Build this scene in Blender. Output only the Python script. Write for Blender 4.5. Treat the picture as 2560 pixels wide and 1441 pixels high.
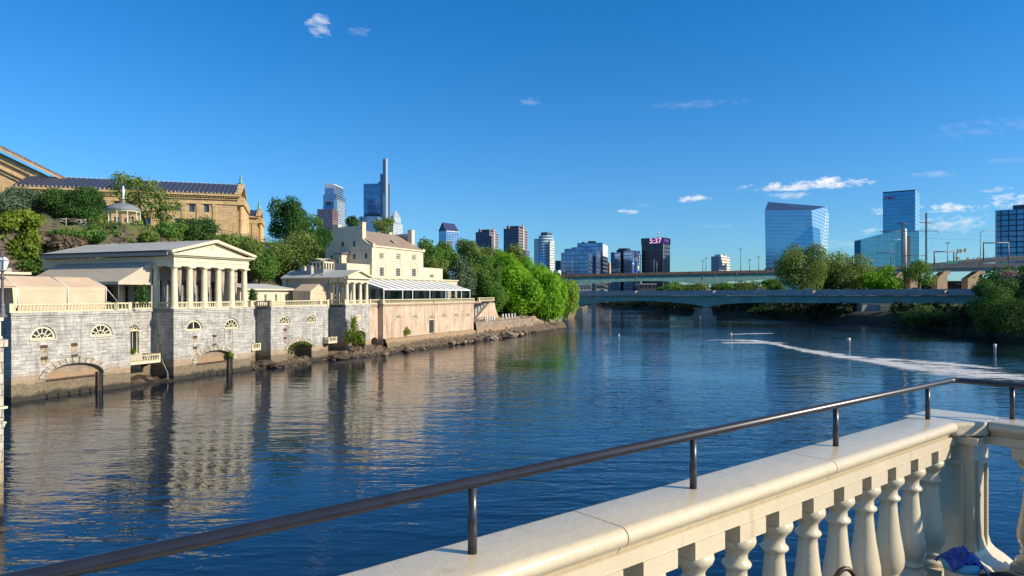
import bpy, math, random
import numpy as np
from mathutils import Vector, Matrix
from mathutils.geometry import tessellate_polygon
R = math.radians
for o in list(bpy.data.objects): bpy.data.objects.remove(o)
SC = bpy.context.scene
COL = SC.collection
rnd = random.Random(7)

# ------------------------------------------------------------------ camera, sky, sun
F = 1750.0; HOR = 735.0; H = 10.0          # focal length in photo pixels, horizon row, eye height above the river
cd = bpy.data.cameras.new('camera'); cam = bpy.data.objects.new('camera', cd); COL.objects.link(cam)
cam.location = (0, 0, H); cam.rotation_euler = (R(90), 0, 0)
cd.sensor_width = 36; cd.lens = 36 * F / 2560; cd.shift_y = (HOR - 720.5) / 2560
cd.clip_start = 0.05; cd.clip_end = 20000
SC.camera = cam
SUN_AZ = (0.956, -0.292); SUN_EL = R(26)
sv = Vector((SUN_AZ[0] * math.cos(SUN_EL), SUN_AZ[1] * math.cos(SUN_EL), math.sin(SUN_EL)))
sl = bpy.data.lights.new('sun', 'SUN'); sl.energy = 5.0; sl.angle = R(0.5); sl.color = (1, 0.86, 0.66)
so = bpy.data.objects.new('sun', sl); COL.objects.link(so)
so.rotation_euler = sv.to_track_quat('Z', 'Y').to_euler()
so.location = (40, -20, 60)
W = bpy.data.worlds.new('World'); SC.world = W; W.use_nodes = True
SC.view_settings.view_transform = 'Standard'; SC.view_settings.look = 'None'
SC.view_settings.exposure = 0.35; SC.view_settings.gamma = 1


class NT:
    def __init__(s, nt): s.t = nt; s.n = nt.nodes; s.l = nt.links
    def new(s, k, **kw):
        n = s.n.new(k)
        for a, b in kw.items():
            if a.startswith('_'): n.inputs[int(a[1:])].default_value = b
            else: setattr(n, a, b)
        return n
    def link(s, a, b): s.l.new(a, b)
    def m(s, op, a, b=None, c=None, clamp=False):
        n = s.n.new('ShaderNodeMath'); n.operation = op; n.use_clamp = clamp
        for i, v in enumerate((a, b, c)):
            if v is None: continue
            if isinstance(v, (int, float)): n.inputs[i].default_value = v
            else: s.l.new(v, n.inputs[i])
        return n.outputs[0]
    def mix(s, f, a, b, mode='MIX'):
        n = s.n.new('ShaderNodeMix'); n.data_type = 'RGBA'; n.blend_type = mode
        for i, v in ((0, f), (6, a), (7, b)):
            if isinstance(v, (int, float)): n.inputs[i].default_value = v
            elif isinstance(v, tuple): n.inputs[i].default_value = (v + (1,))[:4]
            else: s.l.new(v, n.inputs[i])
        return n.outputs[2]
    def noise(s, vec, scale, detail=4, rough=.55, out=0, dist=0):
        n = s.n.new('ShaderNodeTexNoise'); n.inputs['Scale'].default_value = scale
        n.inputs['Detail'].default_value = detail; n.inputs['Roughness'].default_value = rough
        n.inputs['Distortion'].default_value = dist
        if vec is not None: s.l.new(vec, n.inputs['Vector'])
        return n.outputs[out]
    def ramp(s, f, a, b, lo=0.0, hi=1.0):
        n = s.n.new('ShaderNodeMapRange'); n.interpolation_type = 'SMOOTHSTEP'
        n.inputs[1].default_value = a; n.inputs[2].default_value = b
        n.inputs[3].default_value = lo; n.inputs[4].default_value = hi
        s.l.new(f, n.inputs[0]); return n.outputs[0]
    def scaled(s, vec, sx, sy, sz, loc=(0, 0, 0)):
        n = s.n.new('ShaderNodeMapping'); n.inputs[3].default_value = (sx, sy, sz); n.inputs[1].default_value = loc
        s.l.new(vec, n.inputs[0]); return n.outputs[0]


def make_world():
    t = NT(W.node_tree); t.n.clear()
    out = t.new('ShaderNodeOutputWorld'); bg = t.new('ShaderNodeBackground'); t.link(bg.outputs[0], out.inputs[0])
    sky = t.new('ShaderNodeTexSky'); sky.sky_type = 'NISHITA'; sky.sun_disc = False
    sky.sun_elevation = SUN_EL; sky.sun_rotation = math.atan2(SUN_AZ[0], SUN_AZ[1])
    sky.altitude = 0; sky.air_density = 1.0; sky.dust_density = 0.25; sky.ozone_density = 3.0
    tz = t.new('ShaderNodeTexCoord'); sz = t.new('ShaderNodeSeparateXYZ'); t.link(tz.outputs['Generated'], sz.inputs[0])
    skyc = t.mix(1.0, sky.outputs[0], t.mix(t.ramp(sz.outputs[2], .44, .8), t.mix(t.ramp(sz.outputs[2], .0, .42), (.56, 1.03, 1.47), (.17, .97, 1.60)), (1.75, 1.42, 1.18)), 'MULTIPLY')  # sky above the view warmed and brightened to fill the shaded walls
    tc = t.new('ShaderNodeTexCoord'); d = tc.outputs['Generated']
    sp = t.new('ShaderNodeSeparateXYZ'); t.link(d, sp.inputs[0])
    x, y, z = sp.outputs
    az = t.m('ARCTAN2', x, y); el = t.m('ARCSINE', z)
    n1 = t.noise(t.scaled(d, 1, 1, 2.4), 34, 8, .66, dist=.3)
    n2 = t.noise(t.scaled(d, 1, 1, 2.0), 90, 4, .6)
    nn = t.m('SUBTRACT', t.m('ADD', t.m('MULTIPLY', t.m('SUBTRACT', n1, .5), 4.6), t.m('MULTIPLY', t.m('SUBTRACT', n2, .5), 3.0)), .3)
    # each cloud: azimuth, elevation, half-width, half-height (radians), thickness
    def px(a, b): return math.atan((a - 1280) / F), math.atan((HOR - b) / F * math.cos(math.atan((a - 1280) / F)))
    CL = [(797, 62, 34, 26, .55), (897, 80, 30, 13, .3), (1325, 252, 32, 12, .35), (2020, 462, 150, 15, 1.0), (1975, 490, 60, 11, .5),
          (1735, 497, 45, 11, .9), (1562, 530, 40, 8, .8), (1600, 514, 40, 7, .5), (2390, 520, 75, 12, 1.0), (2490, 473, 32, 7, .8),
          (2540, 500, 60, 16, .9), (2380, 558, 80, 20, .55), (2200, 528, 30, 10, .6), (2180, 580, 30, 9, .5), (2105, 465, 50, 8, .8),
          (2460, 320, 110, 22, .16), (2330, 437, 60, 8, .3), (2520, 402, 60, 8, .2), (1740, 262, 120, 12, .16), (1810, 565, 70, 5, .22), (2110, 610, 60, 14, .3)]
    cov = None; shade = None
    for (a, b, w, h, k) in CL:
        ca, ce = px(a, b)
        dx = t.m('MULTIPLY', t.m('SUBTRACT', az, ca), F / w); dy = t.m('MULTIPLY', t.m('SUBTRACT', el, ce), F / h)
        r = t.m('ADD', t.m('MULTIPLY', dx, dx), t.m('MULTIPLY', dy, dy))
        v = t.m('ADD', t.m('SUBTRACT', 1.0, r), nn)
        v = t.m('MULTIPLY', t.m('MULTIPLY', v, 0.8 if k > .4 else .5, clamp=True), k)
        cov = v if cov is None else t.m('MAXIMUM', cov, v)
        s_ = t.m('MULTIPLY', t.ramp(dy, -1.1, .6), t.ramp(r, 2.5, 1.0))
        shade = s_ if shade is None else t.m('MAXIMUM', shade, s_)
    cc = t.mix(shade, (7.6, 8.0, 8.9), (10.8, 10.5, 10.2))
    fin = t.mix(t.m('MULTIPLY', cov, .82), skyc, cc)
    t.link(fin, bg.inputs[0]); bg.inputs[1].default_value = 0.083
make_world()

# ------------------------------------------------------------------ frames
def P(px, py, D): return Vector(((px - 1280) / F * D, D, H - (py - HOR) / F * D))
class Fr:                                      # a frame: origin + rotation about z
    def __init__(s, ox, oy, oz, cx, cy):
        l = math.hypot(cx, cy); s.o = (ox, oy, oz); s.c = cx / l; s.s = cy / l
    def w(s, p): return Vector((s.o[0] + p[0] * s.c - p[1] * s.s, s.o[1] + p[0] * s.s + p[1] * s.c, s.o[2] + p[2]))
    def inv(s, p):
        x, y = p[0] - s.o[0], p[1] - s.o[1]
        return (x * s.c + y * s.s, -x * s.s + y * s.c, p[2] - s.o[2])
    def ang(s): return math.atan2(s.s, s.c)
    def fs(s, px, w=0):                         # x in the frame where line y=w meets the sight line of column px
        k = (px - 1280) / F
        return (k * (s.o[1] + w * s.c) - s.o[0] + w * s.s) / (s.c - k * s.s)
    def fw(s, px, a):
        k = (px - 1280) / F
        return (k * (s.o[1] + a * s.s) - s.o[0] - a * s.c) / (-s.s - k * s.c)
    def z(s, py, a, w): return H - (py - HOR) / F * (s.o[1] + a * s.s + w * s.c) - s.o[2]
    def fz(s, px, py, w=0): return s.z(py, s.fs(px, w), w)
WF = Fr(0, 0, 0, 1, 0)                          # world
Q = Fr(-45.9, 64.3, 0, .387, .922)              # quay frame: x along the river wall, y into the bank

# ------------------------------------------------------------------ mesh builder
ORG = {}
class MB:
    def __init__(s, fr=WF): s.f = fr; s.v = []; s.p = []; s.sm = []
    def vert(s, p): s.v.append(tuple(p)); return len(s.v) - 1
    def face(s, pts, sm=False): s.p.append([s.vert(p) for p in pts]); s.sm.append(sm)
    def box(s, x0, x1, y0, y1, z0, z1):
        a = [s.vert((x, y, z)) for z in (z0, z1) for y in (y0, y1) for x in (x0, x1)]
        for q in ((0, 2, 3, 1), (4, 5, 7, 6), (0, 1, 5, 4), (2, 6, 7, 3), (0, 4, 6, 2), (1, 3, 7, 5)):
            s.p.append([a[i] for i in q]); s.sm.append(False)
        return s
    def extr(s, pts, vec):                      # closed solid: polygon pushed along vec
        n = len(pts); v = Vector(vec); a = [Vector(p) for p in pts]
        nm = Vector((0, 0, 0))
        for i in range(n): nm += a[i].cross(a[(i + 1) % n])
        if nm.dot(v) > 0: a = a[::-1]
        b = [p + v for p in a]
        ia = [s.vert(p) for p in a]; ib = [s.vert(p) for p in b]
        s.p.append(ia); s.p.append(ib[::-1]); s.sm += [False, False]
        for i in range(n):
            j = (i + 1) % n; s.p.append([ia[j], ia[i], ib[i], ib[j]]); s.sm.append(False)
        return s
    def tube(s, pts, r, n=8, cap=True):
        pts = [Vector(p) for p in pts]; rings = []
        rs = r if isinstance(r, (list, tuple)) else [r] * len(pts)
        for i, p in enumerate(pts):
            d = (pts[min(i + 1, len(pts) - 1)] - pts[max(i - 1, 0)]).normalized()
            up = Vector((0, 0, 1)) if abs(d.z) < .9 else Vector((1, 0, 0))
            a = d.cross(up).normalized(); b = a.cross(d).normalized()
            rings.append([s.vert(p + (a * math.cos(6.28319 * k / n) + b * math.sin(6.28319 * k / n)) * rs[i]) for k in range(n)])
        for i in range(len(rings) - 1):
            for k in range(n):
                j = (k + 1) % n; s.p.append([rings[i][k], rings[i][j], rings[i + 1][j], rings[i + 1][k]]); s.sm.append(True)
        if cap: s.p.append(rings[0][::-1]); s.p.append(rings[-1]); s.sm += [False, False]
        return s
    def lathe(s, c, prof, n=12, sq=False):
        rings = []
        off = math.pi / n if sq else 0
        for r, z in prof:
            rings.append([s.vert((c[0] + r * math.cos(6.28319 * k / n + off), c[1] + r * math.sin(6.28319 * k / n + off), c[2] + z)) for k in range(n)])
        for i in range(len(rings) - 1):
            for k in range(n):
                j = (k + 1) % n; s.p.append([rings[i][k], rings[i][j], rings[i + 1][j], rings[i + 1][k]]); s.sm.append(not sq)
        s.p.append(rings[0][::-1]); s.p.append(rings[-1]); s.sm += [False, False]
        return s
    def panel(s, pf, outline, holes=(), depth=.3, back=None):   # wall sheet with openings and their reveals; pf(a,z,d)
        loops = [[Vector((a, z, 0)) for a, z in outline]] + [[Vector((a, z, 0)) for a, z in h] for h in holes]
        flat = [v for l in loops for v in l]
        ids = [s.vert(pf(v.x, v.y, 0)) for v in flat]
        for tr in tessellate_polygon(loops): s.p.append([ids[i] for i in tr]); s.sm.append(False)
        k = len(loops[0])
        for h in holes:
            n = len(h)
            for i in range(n):
                (a0, z0), (a1, z1) = h[i], h[(i + 1) % n]
                s.face([pf(a0, z0, 0), pf(a1, z1, 0), pf(a1, z1, depth), pf(a0, z0, depth)])
        if back:
            n = len(outline)
            for i in range(n):
                (a0, z0), (a1, z1) = outline[i], outline[(i + 1) % n]
                s.face([pf(a0, z0, 0), pf(a1, z1, 0), pf(a1, z1, back), pf(a0, z0, back)])
        return s
    def build(s, name, mat, parent=None, loc=None):
        w = [s.f.w(p) for p in s.v]
        if parent is not None: org = ORG[parent.name]
        elif loc is not None: org = Vector(loc)
        else:
            xs = [p.x for p in w]; ys = [p.y for p in w]
            org = Vector(((min(xs) + max(xs)) / 2, (min(ys) + max(ys)) / 2, min(p.z for p in w)))
        me = bpy.data.meshes.new(name)
        me.from_pydata([tuple(p - org) for p in w], [], s.p)
        uv = me.uv_layers.new(name='UVMap'); dat = []
        for f in s.p:
            n = Vector((0, 0, 0)); c = [Vector(s.v[i]) for i in f]
            for i in range(len(c)): n += c[i].cross(c[(i + 1) % len(c)])
            ax, ay, az = abs(n.x), abs(n.y), abs(n.z)
            for p in c:
                if az > .75 * n.length: dat += [p.x, p.y]
                elif ax > ay: dat += [p.y, p.z]
                else: dat += [p.x, p.z]
        uv.data.foreach_set('uv', dat)
        me.polygons.foreach_set('use_smooth', s.sm)
        if mat is not None: me.materials.append(mat)
        me.update()
        o = bpy.data.objects.new(name, me); COL.objects.link(o)
        if parent is not None: o.parent = parent; o.location = (0, 0, 0)
        else: o.location = org
        ORG[o.name] = org
        return o
def thing(name, label, cat, loc, group=None):
    o = bpy.data.objects.new(name, None); COL.objects.link(o); o.location = loc; o.empty_display_size = .3
    ORG[o.name] = Vector(loc); o['label'] = label; o['category'] = cat
    if group: o['group'] = group
    return o
def tag(o, label, cat, group=None, kind=None):
    o['label'] = label; o['category'] = cat
    if group: o['group'] = group
    if kind: o['kind'] = kind
    return o
def struct(o, kind='structure'): o['kind'] = kind; return o
KIDS = {}
def dup(o, delta=(0, 0, 0), rz=0, label=None, sc=1, parent=None):
    c = o.copy(); COL.objects.link(c)
    if parent is not None: c.parent = parent
    if parent is None or delta != (0, 0, 0):
        c.location = Vector(o.location) + Vector(delta)
    ORG[c.name] = ORG[o.name] + Vector(delta)
    if rz: c.rotation_euler.z += rz
    if sc != 1: c.scale = (sc, sc, sc) if not isinstance(sc, tuple) else sc
    if label: c['label'] = label
    for ch in list(o.children): dup(ch, parent=c)
    return c

# ------------------------------------------------------------------ materials
def mat(name, fn):
    m = bpy.data.materials.new(name); m.use_nodes = True; t = NT(m.node_tree); t.n.clear()
    out = t.new('ShaderNodeOutputMaterial'); b = t.new('ShaderNodeBsdfPrincipled')
    t.link(b.outputs[0], out.inputs[0]); fn(t, b, out); return m
def obco(t): return t.new('ShaderNodeTexCoord').outputs['Object']
def uvco(t): return t.new('ShaderNodeTexCoord').outputs['UV']
def poso(t): return t.new('ShaderNodeNewGeometry').outputs['Position']
def bump(t, b, h, st=.3, d=.05):
    n = t.new('ShaderNodeBump'); n.inputs['Strength'].default_value = st; n.inputs['Distance'].default_value = d
    t.link(h, n.inputs['Height']); t.link(n.outputs[0], b.inputs['Normal'])
def paint(name, c, rough=.6, var=.12, sc=3.0, metal=0, bp=0, streak=0, spec=.5):
    def f(t, b, o):
        p = poso(t); n = t.noise(p, sc, 5, .6)
        dk = tuple(x * (1 - var * 1.6) for x in c); lt = tuple(min(1, x * (1 + var * .6)) for x in c)
        col = t.mix(t.ramp(n, .3, .7), dk, lt)
        if streak:
            s_ = t.noise(t.scaled(p, 2.2, 2.2, .16), 1.6, 4, .6)
            col = t.mix(t.m('MULTIPLY', t.ramp(s_, .55, .75), streak), col, tuple(x * .45 for x in c))
        t.link(col, b.inputs['Base Color']); b.inputs['Roughness'].default_value = rough; b.inputs['Metallic'].default_value = metal
        b.inputs['Specular IOR Level'].default_value = spec
        if bp: bump(t, b, t.noise(p, sc * 8, 3), bp, .02)
    return mat(name, f)
def masonry(name, c1, c2, mortar, bw, bh, stain=True, rough=.85, tide=True):
    def f(t, b, o):
        uv = uvco(t); p = poso(t)
        wob = t.new('ShaderNodeVectorMath', operation='ADD'); sc = t.new('ShaderNodeVectorMath', operation='SCALE')
        sc.inputs[3].default_value = .14
        t.link(t.noise(uv, 3.0, 2, .5, out=1), sc.inputs[0]); t.link(uv, wob.inputs[0]); t.link(sc.outputs[0], wob.inputs[1])
        br = t.new('ShaderNodeTexBrick'); t.link(wob.outputs[0], br.inputs['Vector'])
        br.inputs['Color1'].default_value = c1 + (1,); br.inputs['Color2'].default_value = c2 + (1,); br.inputs['Mortar'].default_value = mortar + (1,)
        br.inputs['Scale'].default_value = 1; br.inputs['Mortar Size'].default_value = min(bw, bh) * .05; br.inputs['Brick Width'].default_value = bw
        br.inputs['Row Height'].default_value = bh; br.inputs['Bias'].default_value = .1; br.inputs['Mortar Smooth'].default_value = .3
        br.squash = 1.35; br.squash_frequency = 3; br.offset = .43
        col = br.outputs['Color']
        b2 = t.new('ShaderNodeTexBrick'); t.link(wob.outputs[0], b2.inputs['Vector'])
        b2.inputs['Color1'].default_value = tuple(x * 1.12 for x in c1) + (1,); b2.inputs['Color2'].default_value = tuple(x * .8 for x in c2) + (1,); b2.inputs['Mortar'].default_value = mortar + (1,)
        b2.inputs['Scale'].default_value = 1; b2.inputs['Mortar Size'].default_value = .018; b2.inputs['Brick Width'].default_value = bw * 1.9; b2.inputs['Row Height'].default_value = bh * .62; b2.offset = .37
        col = t.mix(t.m('GREATER_THAN', t.noise(uv, .45, 2, .5), .52), col, b2.outputs['Color'])
        n = t.noise(p, .9, 6, .65)
        col = t.mix(t.ramp(n, .38, .72, 0, .55), col, tuple(x * 1.25 for x in c1))
        n3 = t.noise(p, 5, 5, .7)
        col = t.mix(t.ramp(n3, .5, .72, 0, .6), col, tuple(x * .45 for x in c2))
        if stain:
            s_ = t.noise(t.scaled(p, 1.3, 1.3, .14), 1.5, 5, .65)
            col = t.mix(t.ramp(s_, .5, .74, 0, .75), col, (.13, .105, .08))
            s2 = t.noise(t.scaled(p, 1.7, 1.7, .12, (9, 3, 5)), 1.3, 5, .65)
            col = t.mix(t.ramp(s2, .6, .8, 0, .55), col, (.36, .27, .15))
            n5 = t.noise(t.scaled(p, 1, 1, .5, (3, 8, 1)), .5, 5, .7); col = t.mix(t.ramp(n5, .5, .72, 0, .5), col, (.17, .16, .14))
        if tide:
            z = t.new('ShaderNodeSeparateXYZ'); t.link(p, z.inputs[0])
            zz = t.m('ADD', z.outputs[2], t.m('MULTIPLY', t.m('SUBTRACT', t.noise(p, .8, 5, .6), .5), 1.2))
            col = t.mix(t.m('MULTIPLY', t.ramp(zz, 2.7, 1.9), .75), col, (.33, .22, .12))
            low = t.mix(t.ramp(n3, .4, .6), (.10, .085, .055), (.19, .155, .10))
            col = t.mix(t.m('MULTIPLY', t.ramp(zz, 1.75, 1.45), .85), col, low)
            col = t.mix(t.m('MULTIPLY', t.ramp(zz, .75, .35), .9), col, (.018, .017, .013))
        t.link(col, b.inputs['Base Color']); b.inputs['Roughness'].default_value = rough
        hh = t.m('ADD', t.m('MULTIPLY', br.outputs['Fac'], -1), t.m('MULTIPLY', n3, .7)); bump(t, b, hh, .55, .05)
    return mat(name, f)
def glassy(name, glass, frame, gw, gh, fw_=.08, fh=.2, rough=.12, metal=.75, var=.25, band=None, blot=0):
    # curtain wall: pane grid in metres
    def f(t, b, o):
        uv = uvco(t); sp = t.new('ShaderNodeSeparateXYZ'); t.link(uv, sp.inputs[0])
        fx = t.m('FRACT', t.m('DIVIDE', sp.outputs[0], gw)); fy = t.m('FRACT', t.m('DIVIDE', sp.outputs[1], gh))
        mx = t.m('MAXIMUM', t.m('LESS_THAN', fx, fw_), t.m('LESS_THAN', fy, fh))
        cell = t.new('ShaderNodeCombineXYZ'); t.link(t.m('FLOOR', t.m('DIVIDE', sp.outputs[0], gw)), cell.inputs[0]); t.link(t.m('FLOOR', t.m('DIVIDE', sp.outputs[1], gh)), cell.inputs[1])
        wn = t.new('ShaderNodeTexWhiteNoise'); t.link(cell.outputs[0], wn.inputs[0])
        g = t.mix(t.m('MULTIPLY', wn.outputs[0], var), glass, tuple(min(1, x * 1.9 + .03) for x in glass))
        big = t.noise(uv, .035, 3, .6); g = t.mix(t.ramp(big, .35, .65, 0, .5), g, tuple(x * .72 for x in glass))
        if blot:
            g = t.mix(t.m('MULTIPLY', t.m('GREATER_THAN', wn.outputs[0], 1 - blot), .8), g, (.75, .8, .85))
        t.link(t.mix(mx, g, frame), b.inputs['Base Color'])
        t.link(t.m('MULTIPLY', t.m('SUBTRACT', 1, mx), metal), b.inputs['Metallic'])
        t.link(t.m('ADD', t.m('MULTIPLY', mx, .45), rough), b.inputs['Roughness'])
    return mat(name, f)
def foliage(name, c1, c2, tr=.35, var_sc=.35):
    def f(t, b, o):
        p = poso(t)
        n = t.ramp(t.noise(p, var_sc, 3, .6), .35, .65); n2 = t.ramp(t.noise(p, 2.6, 2, .6), .3, .7)
        col = t.mix(t.m('ADD', t.m('MULTIPLY', n, .55), t.m('MULTIPLY', n2, .45)), c1, c2)
        t.link(col, b.inputs['Base Color']); b.inputs['Roughness'].default_value = .62; b.inputs['Specular IOR Level'].default_value = .25
        tl = t.new('ShaderNodeBsdfTranslucent'); t.link(t.mix(.5, col, (c2[0] * 1.5, c2[1] * 1.5, c2[2] * .7)), tl.inputs[0])
        ms = t.new('ShaderNodeMixShader'); ms.inputs[0].default_value = tr
        t.link(b.outputs[0], ms.inputs[1]); t.link(tl.outputs[0], ms.inputs[2]); t.link(ms.outputs[0], o.inputs[0])
    return mat(name, f)

M = {}
M['stone'] = masonry('grey_ashlar', (.47, .46, .43), (.33, .325, .305), (.085, .078, .065), .84, .38)
M['ruststone'] = paint('rust_streaked_stone', (.40, .31, .20), .9, .4, 3.0)
M['vouss'] = paint('arch_stone', (.42, .38, .31), .85, .35, 1.8, streak=.4)
M['stone2'] = masonry('near_ashlar', (.50, .46, .39), (.40, .37, .31), (.14, .12, .10), 1.1, .5)
M['rubble'] = masonry('rubble_stone', (.34, .26, .19), (.21, .165, .12), (.12, .09, .07), .55, .26, tide=True)
M['brownrubble'] = masonry('terrace_rubble', (.40, .31, .24), (.26, .2, .16), (.15, .11, .09), .4, .2, tide=False, stain=False)
M['museumstone'] = masonry('golden_limestone', (.60, .42, .22), (.48, .33, .17), (.36, .25, .13), 2.2, .85, tide=False, stain=False)
def _stucco(t, b, o):
    p = poso(t); n = t.noise(p, .55, 6, .65); n2 = t.noise(p, 3.4, 5, .7); st = t.noise(t.scaled(p, 1.6, 1.6, .1), 1.4, 5, .65)
    col = t.mix(t.ramp(n, .35, .68), (.47, .35, .25), (.60, .49, .37))
    col = t.mix(t.ramp(n2, .45, .7, 0, .65), col, (.38, .26, .18)); col = t.mix(t.ramp(st, .5, .68, 0, .85), col, (.22, .15, .11)); col = t.mix(t.ramp(t.noise(p, .28, 4, .6), .5, .66, 0, .55), col, (.46, .31, .22))
    sp = t.new('ShaderNodeSeparateXYZ'); t.link(p, sp.inputs[0])
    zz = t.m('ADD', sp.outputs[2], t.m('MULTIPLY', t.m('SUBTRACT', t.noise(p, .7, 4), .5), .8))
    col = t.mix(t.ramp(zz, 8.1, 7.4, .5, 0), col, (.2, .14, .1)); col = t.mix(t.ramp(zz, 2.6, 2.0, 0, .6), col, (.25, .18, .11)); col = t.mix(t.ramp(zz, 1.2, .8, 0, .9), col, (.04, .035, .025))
    t.link(col, b.inputs['Base Color']); b.inputs['Roughness'].default_value = .9; bump(t, b, n2, .4, .04)
M['stucco'] = mat('peeling_stucco', _stucco)
M['cream'] = paint('cream_paint', (.68, .61, .43), .55, .07, 1.3, streak=.12)
M['creamw'] = paint('cream_render', (.60, .525, .39), .7, .07, .5, streak=.3)
M['railcream'] = paint('balustrade_paint', (.64, .57, .37), .5, .12, 4, streak=.25)
M['greyroof'] = paint('grey_membrane_roof', (.44, .455, .44), .95, .08, .35, streak=.1, spec=.15)
M['greytrim'] = paint('grey_trim', (.30, .31, .30), .6, .08)
M['gutter'] = paint('dark_gutter', (.05, .055, .065), .4, .1)
M['awning'] = paint('awning_canvas', (.50, .45, .36), .95, .06, .8, spec=.1)
M['tent'] = paint('tent_canvas', (.58, .44, .31), .85, .07, .6)
M['whitemetal'] = paint('white_tube', (.75, .75, .72), .4, .05)
M['curtain'] = paint('taupe_curtain', (.55, .46, .38), .9, .2, 2.5)
M['dark'] = paint('dark_interior', (.02, .021, .022), .8, .3)
M['darkglass'] = paint('window_glass', (.03, .035, .04), .08, .4, 1.4, spec=.9)
M['wood'] = paint('grey_timber', (.28, .26, .22), .8, .25, 8)
M['bark'] = paint('bark', (.11, .085, .06), .9, .35, 6)
M['iron'] = paint('rusty_iron', (.10, .05, .035), .8, .5, 6)
M['tanroof'] = None
def _seam(name, c1, c2, pitch, axis=0, w=.15, rough=.5, metal=0):
    def f(t, b, o):
        uv = uvco(t); sp = t.new('ShaderNodeSeparateXYZ'); t.link(uv, sp.inputs[0])
        fx = t.m('FRACT', t.m('DIVIDE', sp.outputs[axis], pitch)); k = t.m('LESS_THAN', fx, w)
        n = t.noise(poso(t), .8, 4); col = t.mix(t.ramp(n, .3, .7), c1, tuple(x * .82 for x in c1))
        t.link(t.mix(k, col, c2), b.inputs['Base Color']); b.inputs['Roughness'].default_value = rough; b.inputs['Metallic'].default_value = metal
        bump(t, b, k, .5, .06)
    return mat(name, f)
M['tanroof'] = _seam('standing_seam_tan', (.40, .30, .22), (.15, .11, .08), 1.0, 0, .22)
M['blueroof'] = _seam('slate_blue_tiles', (.04, .05, .085), (.10, .12, .17), 1.5, 0, .16, .5)
M['stripe'] = _seam('striped_canopy', (.80, .81, .80), (.30, .31, .32), 2.7, 0, .5, .7)
M['metalrail'] = paint('rail_blue_black', (.034, .034, .046), .32, .12, 14, metal=0, spec=.7)
def _bal(t, b, o):
    p = poso(t); n = t.noise(p, 2.2, 5, .65); f_ = t.noise(p, 38, 3, .6); sp = t.noise(p, 95, 2, .5)
    col = t.mix(t.ramp(n, .3, .7), (.58, .505, .36), (.625, .55, .40))
    col = t.mix(t.ramp(t.noise(t.scaled(p, 9, 9, 1.1), 1.5, 4, .6), .56, .76, 0, .35), col, (.36, .28, .16))
    col = t.mix(t.ramp(t.noise(p, 7, 5, .75), .62, .78, 0, .25), col, (.44, .39, .29))
    col = t.mix(t.ramp(sp, .70, .76, 0, .6), col, (.22, .18, .12)); col = t.mix(t.ramp(t.noise(p, 23, 2, .5), .765, .785, 0, .7), col, (.74, .72, .66))
    t.link(col, b.inputs['Base Color']); t.link(t.m('ADD', t.m('MULTIPLY', t.ramp(n, .3, .7), .14), t.m('MULTIPLY', f_, .28)), b.inputs['Roughness'])
    bump(t, b, t.m('ADD', t.m('MULTIPLY', t.noise(p, 14, 4, .6), 1.0), t.m('MULTIPLY', f_, .35)), .22, .012)
M['balus'] = mat('glossy_cream_paint', _bal)
M['deckfloor'] = paint('deck_paving', (.07, .065, .06), .9, .3, 4)
M['teal'] = paint('teal_steel', (.17, .35, .31), .6, .12, .35, streak=.25)
M['parapet'] = paint('concrete_parapet', (.36, .375, .40), .85, .14, .6, streak=.3)
M['slate'] = paint('slate_parapet', (.10, .11, .14), .8, .15, .6)
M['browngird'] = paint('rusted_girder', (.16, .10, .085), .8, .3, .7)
M['conc'] = paint('pale_concrete', (.31, .295, .27), .85, .15, .5, streak=.35)
M['tanconc'] = paint('tan_concrete', (.62, .42, .24), .85, .12, .4, streak=.15)
M['pole'] = paint('galvanised_pole', (.22, .24, .27), .5, .2)
M['darkpole'] = paint('dark_pole', (.06, .065, .08), .6, .2)
M['lampmetal'] = paint('grey_cast_iron', (.13, .12, .14), .5, .25, 9)
M['lampglass'] = paint('frosted_lamp_glass', (.72, .75, .76), .3, .05)
M['ivy'] = foliage('ivy_leaf', (.02, .045, .012), (.06, .10, .025))
M['leaf_dark'] = foliage('dark_green_leaf', (.03, .085, .022), (.075, .18, .035))
M['leaf_mid'] = foliage('mid_green_leaf', (.06, .14, .025), (.15, .29, .05))
M['leaf_olive'] = foliage('olive_leaf', (.10, .165, .035), (.235, .32, .08))
M['leaf_bright'] = foliage('bright_green_leaf', (.10, .27, .015), (.27, .50, .03), .42)
M['leaf_yel'] = foliage('yellow_green_leaf', (.09, .16, .02), (.25, .32, .035), .35)
M['leaf_grey'] = foliage('grey_green_leaf', (.06, .105, .06), (.13, .20, .11), .2)
M['leaf_willow'] = foliage('willow_leaf', (.12, .23, .02), (.28, .42, .06), .4)
M['leaf_brown'] = foliage('bare_twig_shrub', (.10, .075, .05), (.20, .155, .10), .1)
M['leaf_pink'] = foliage('pink_blossom', (.24, .16, .17), (.42, .30, .33), .3)
M['grass'] = foliage('grass_blades', (.06, .12, .02), (.16, .24, .05), .3)

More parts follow.
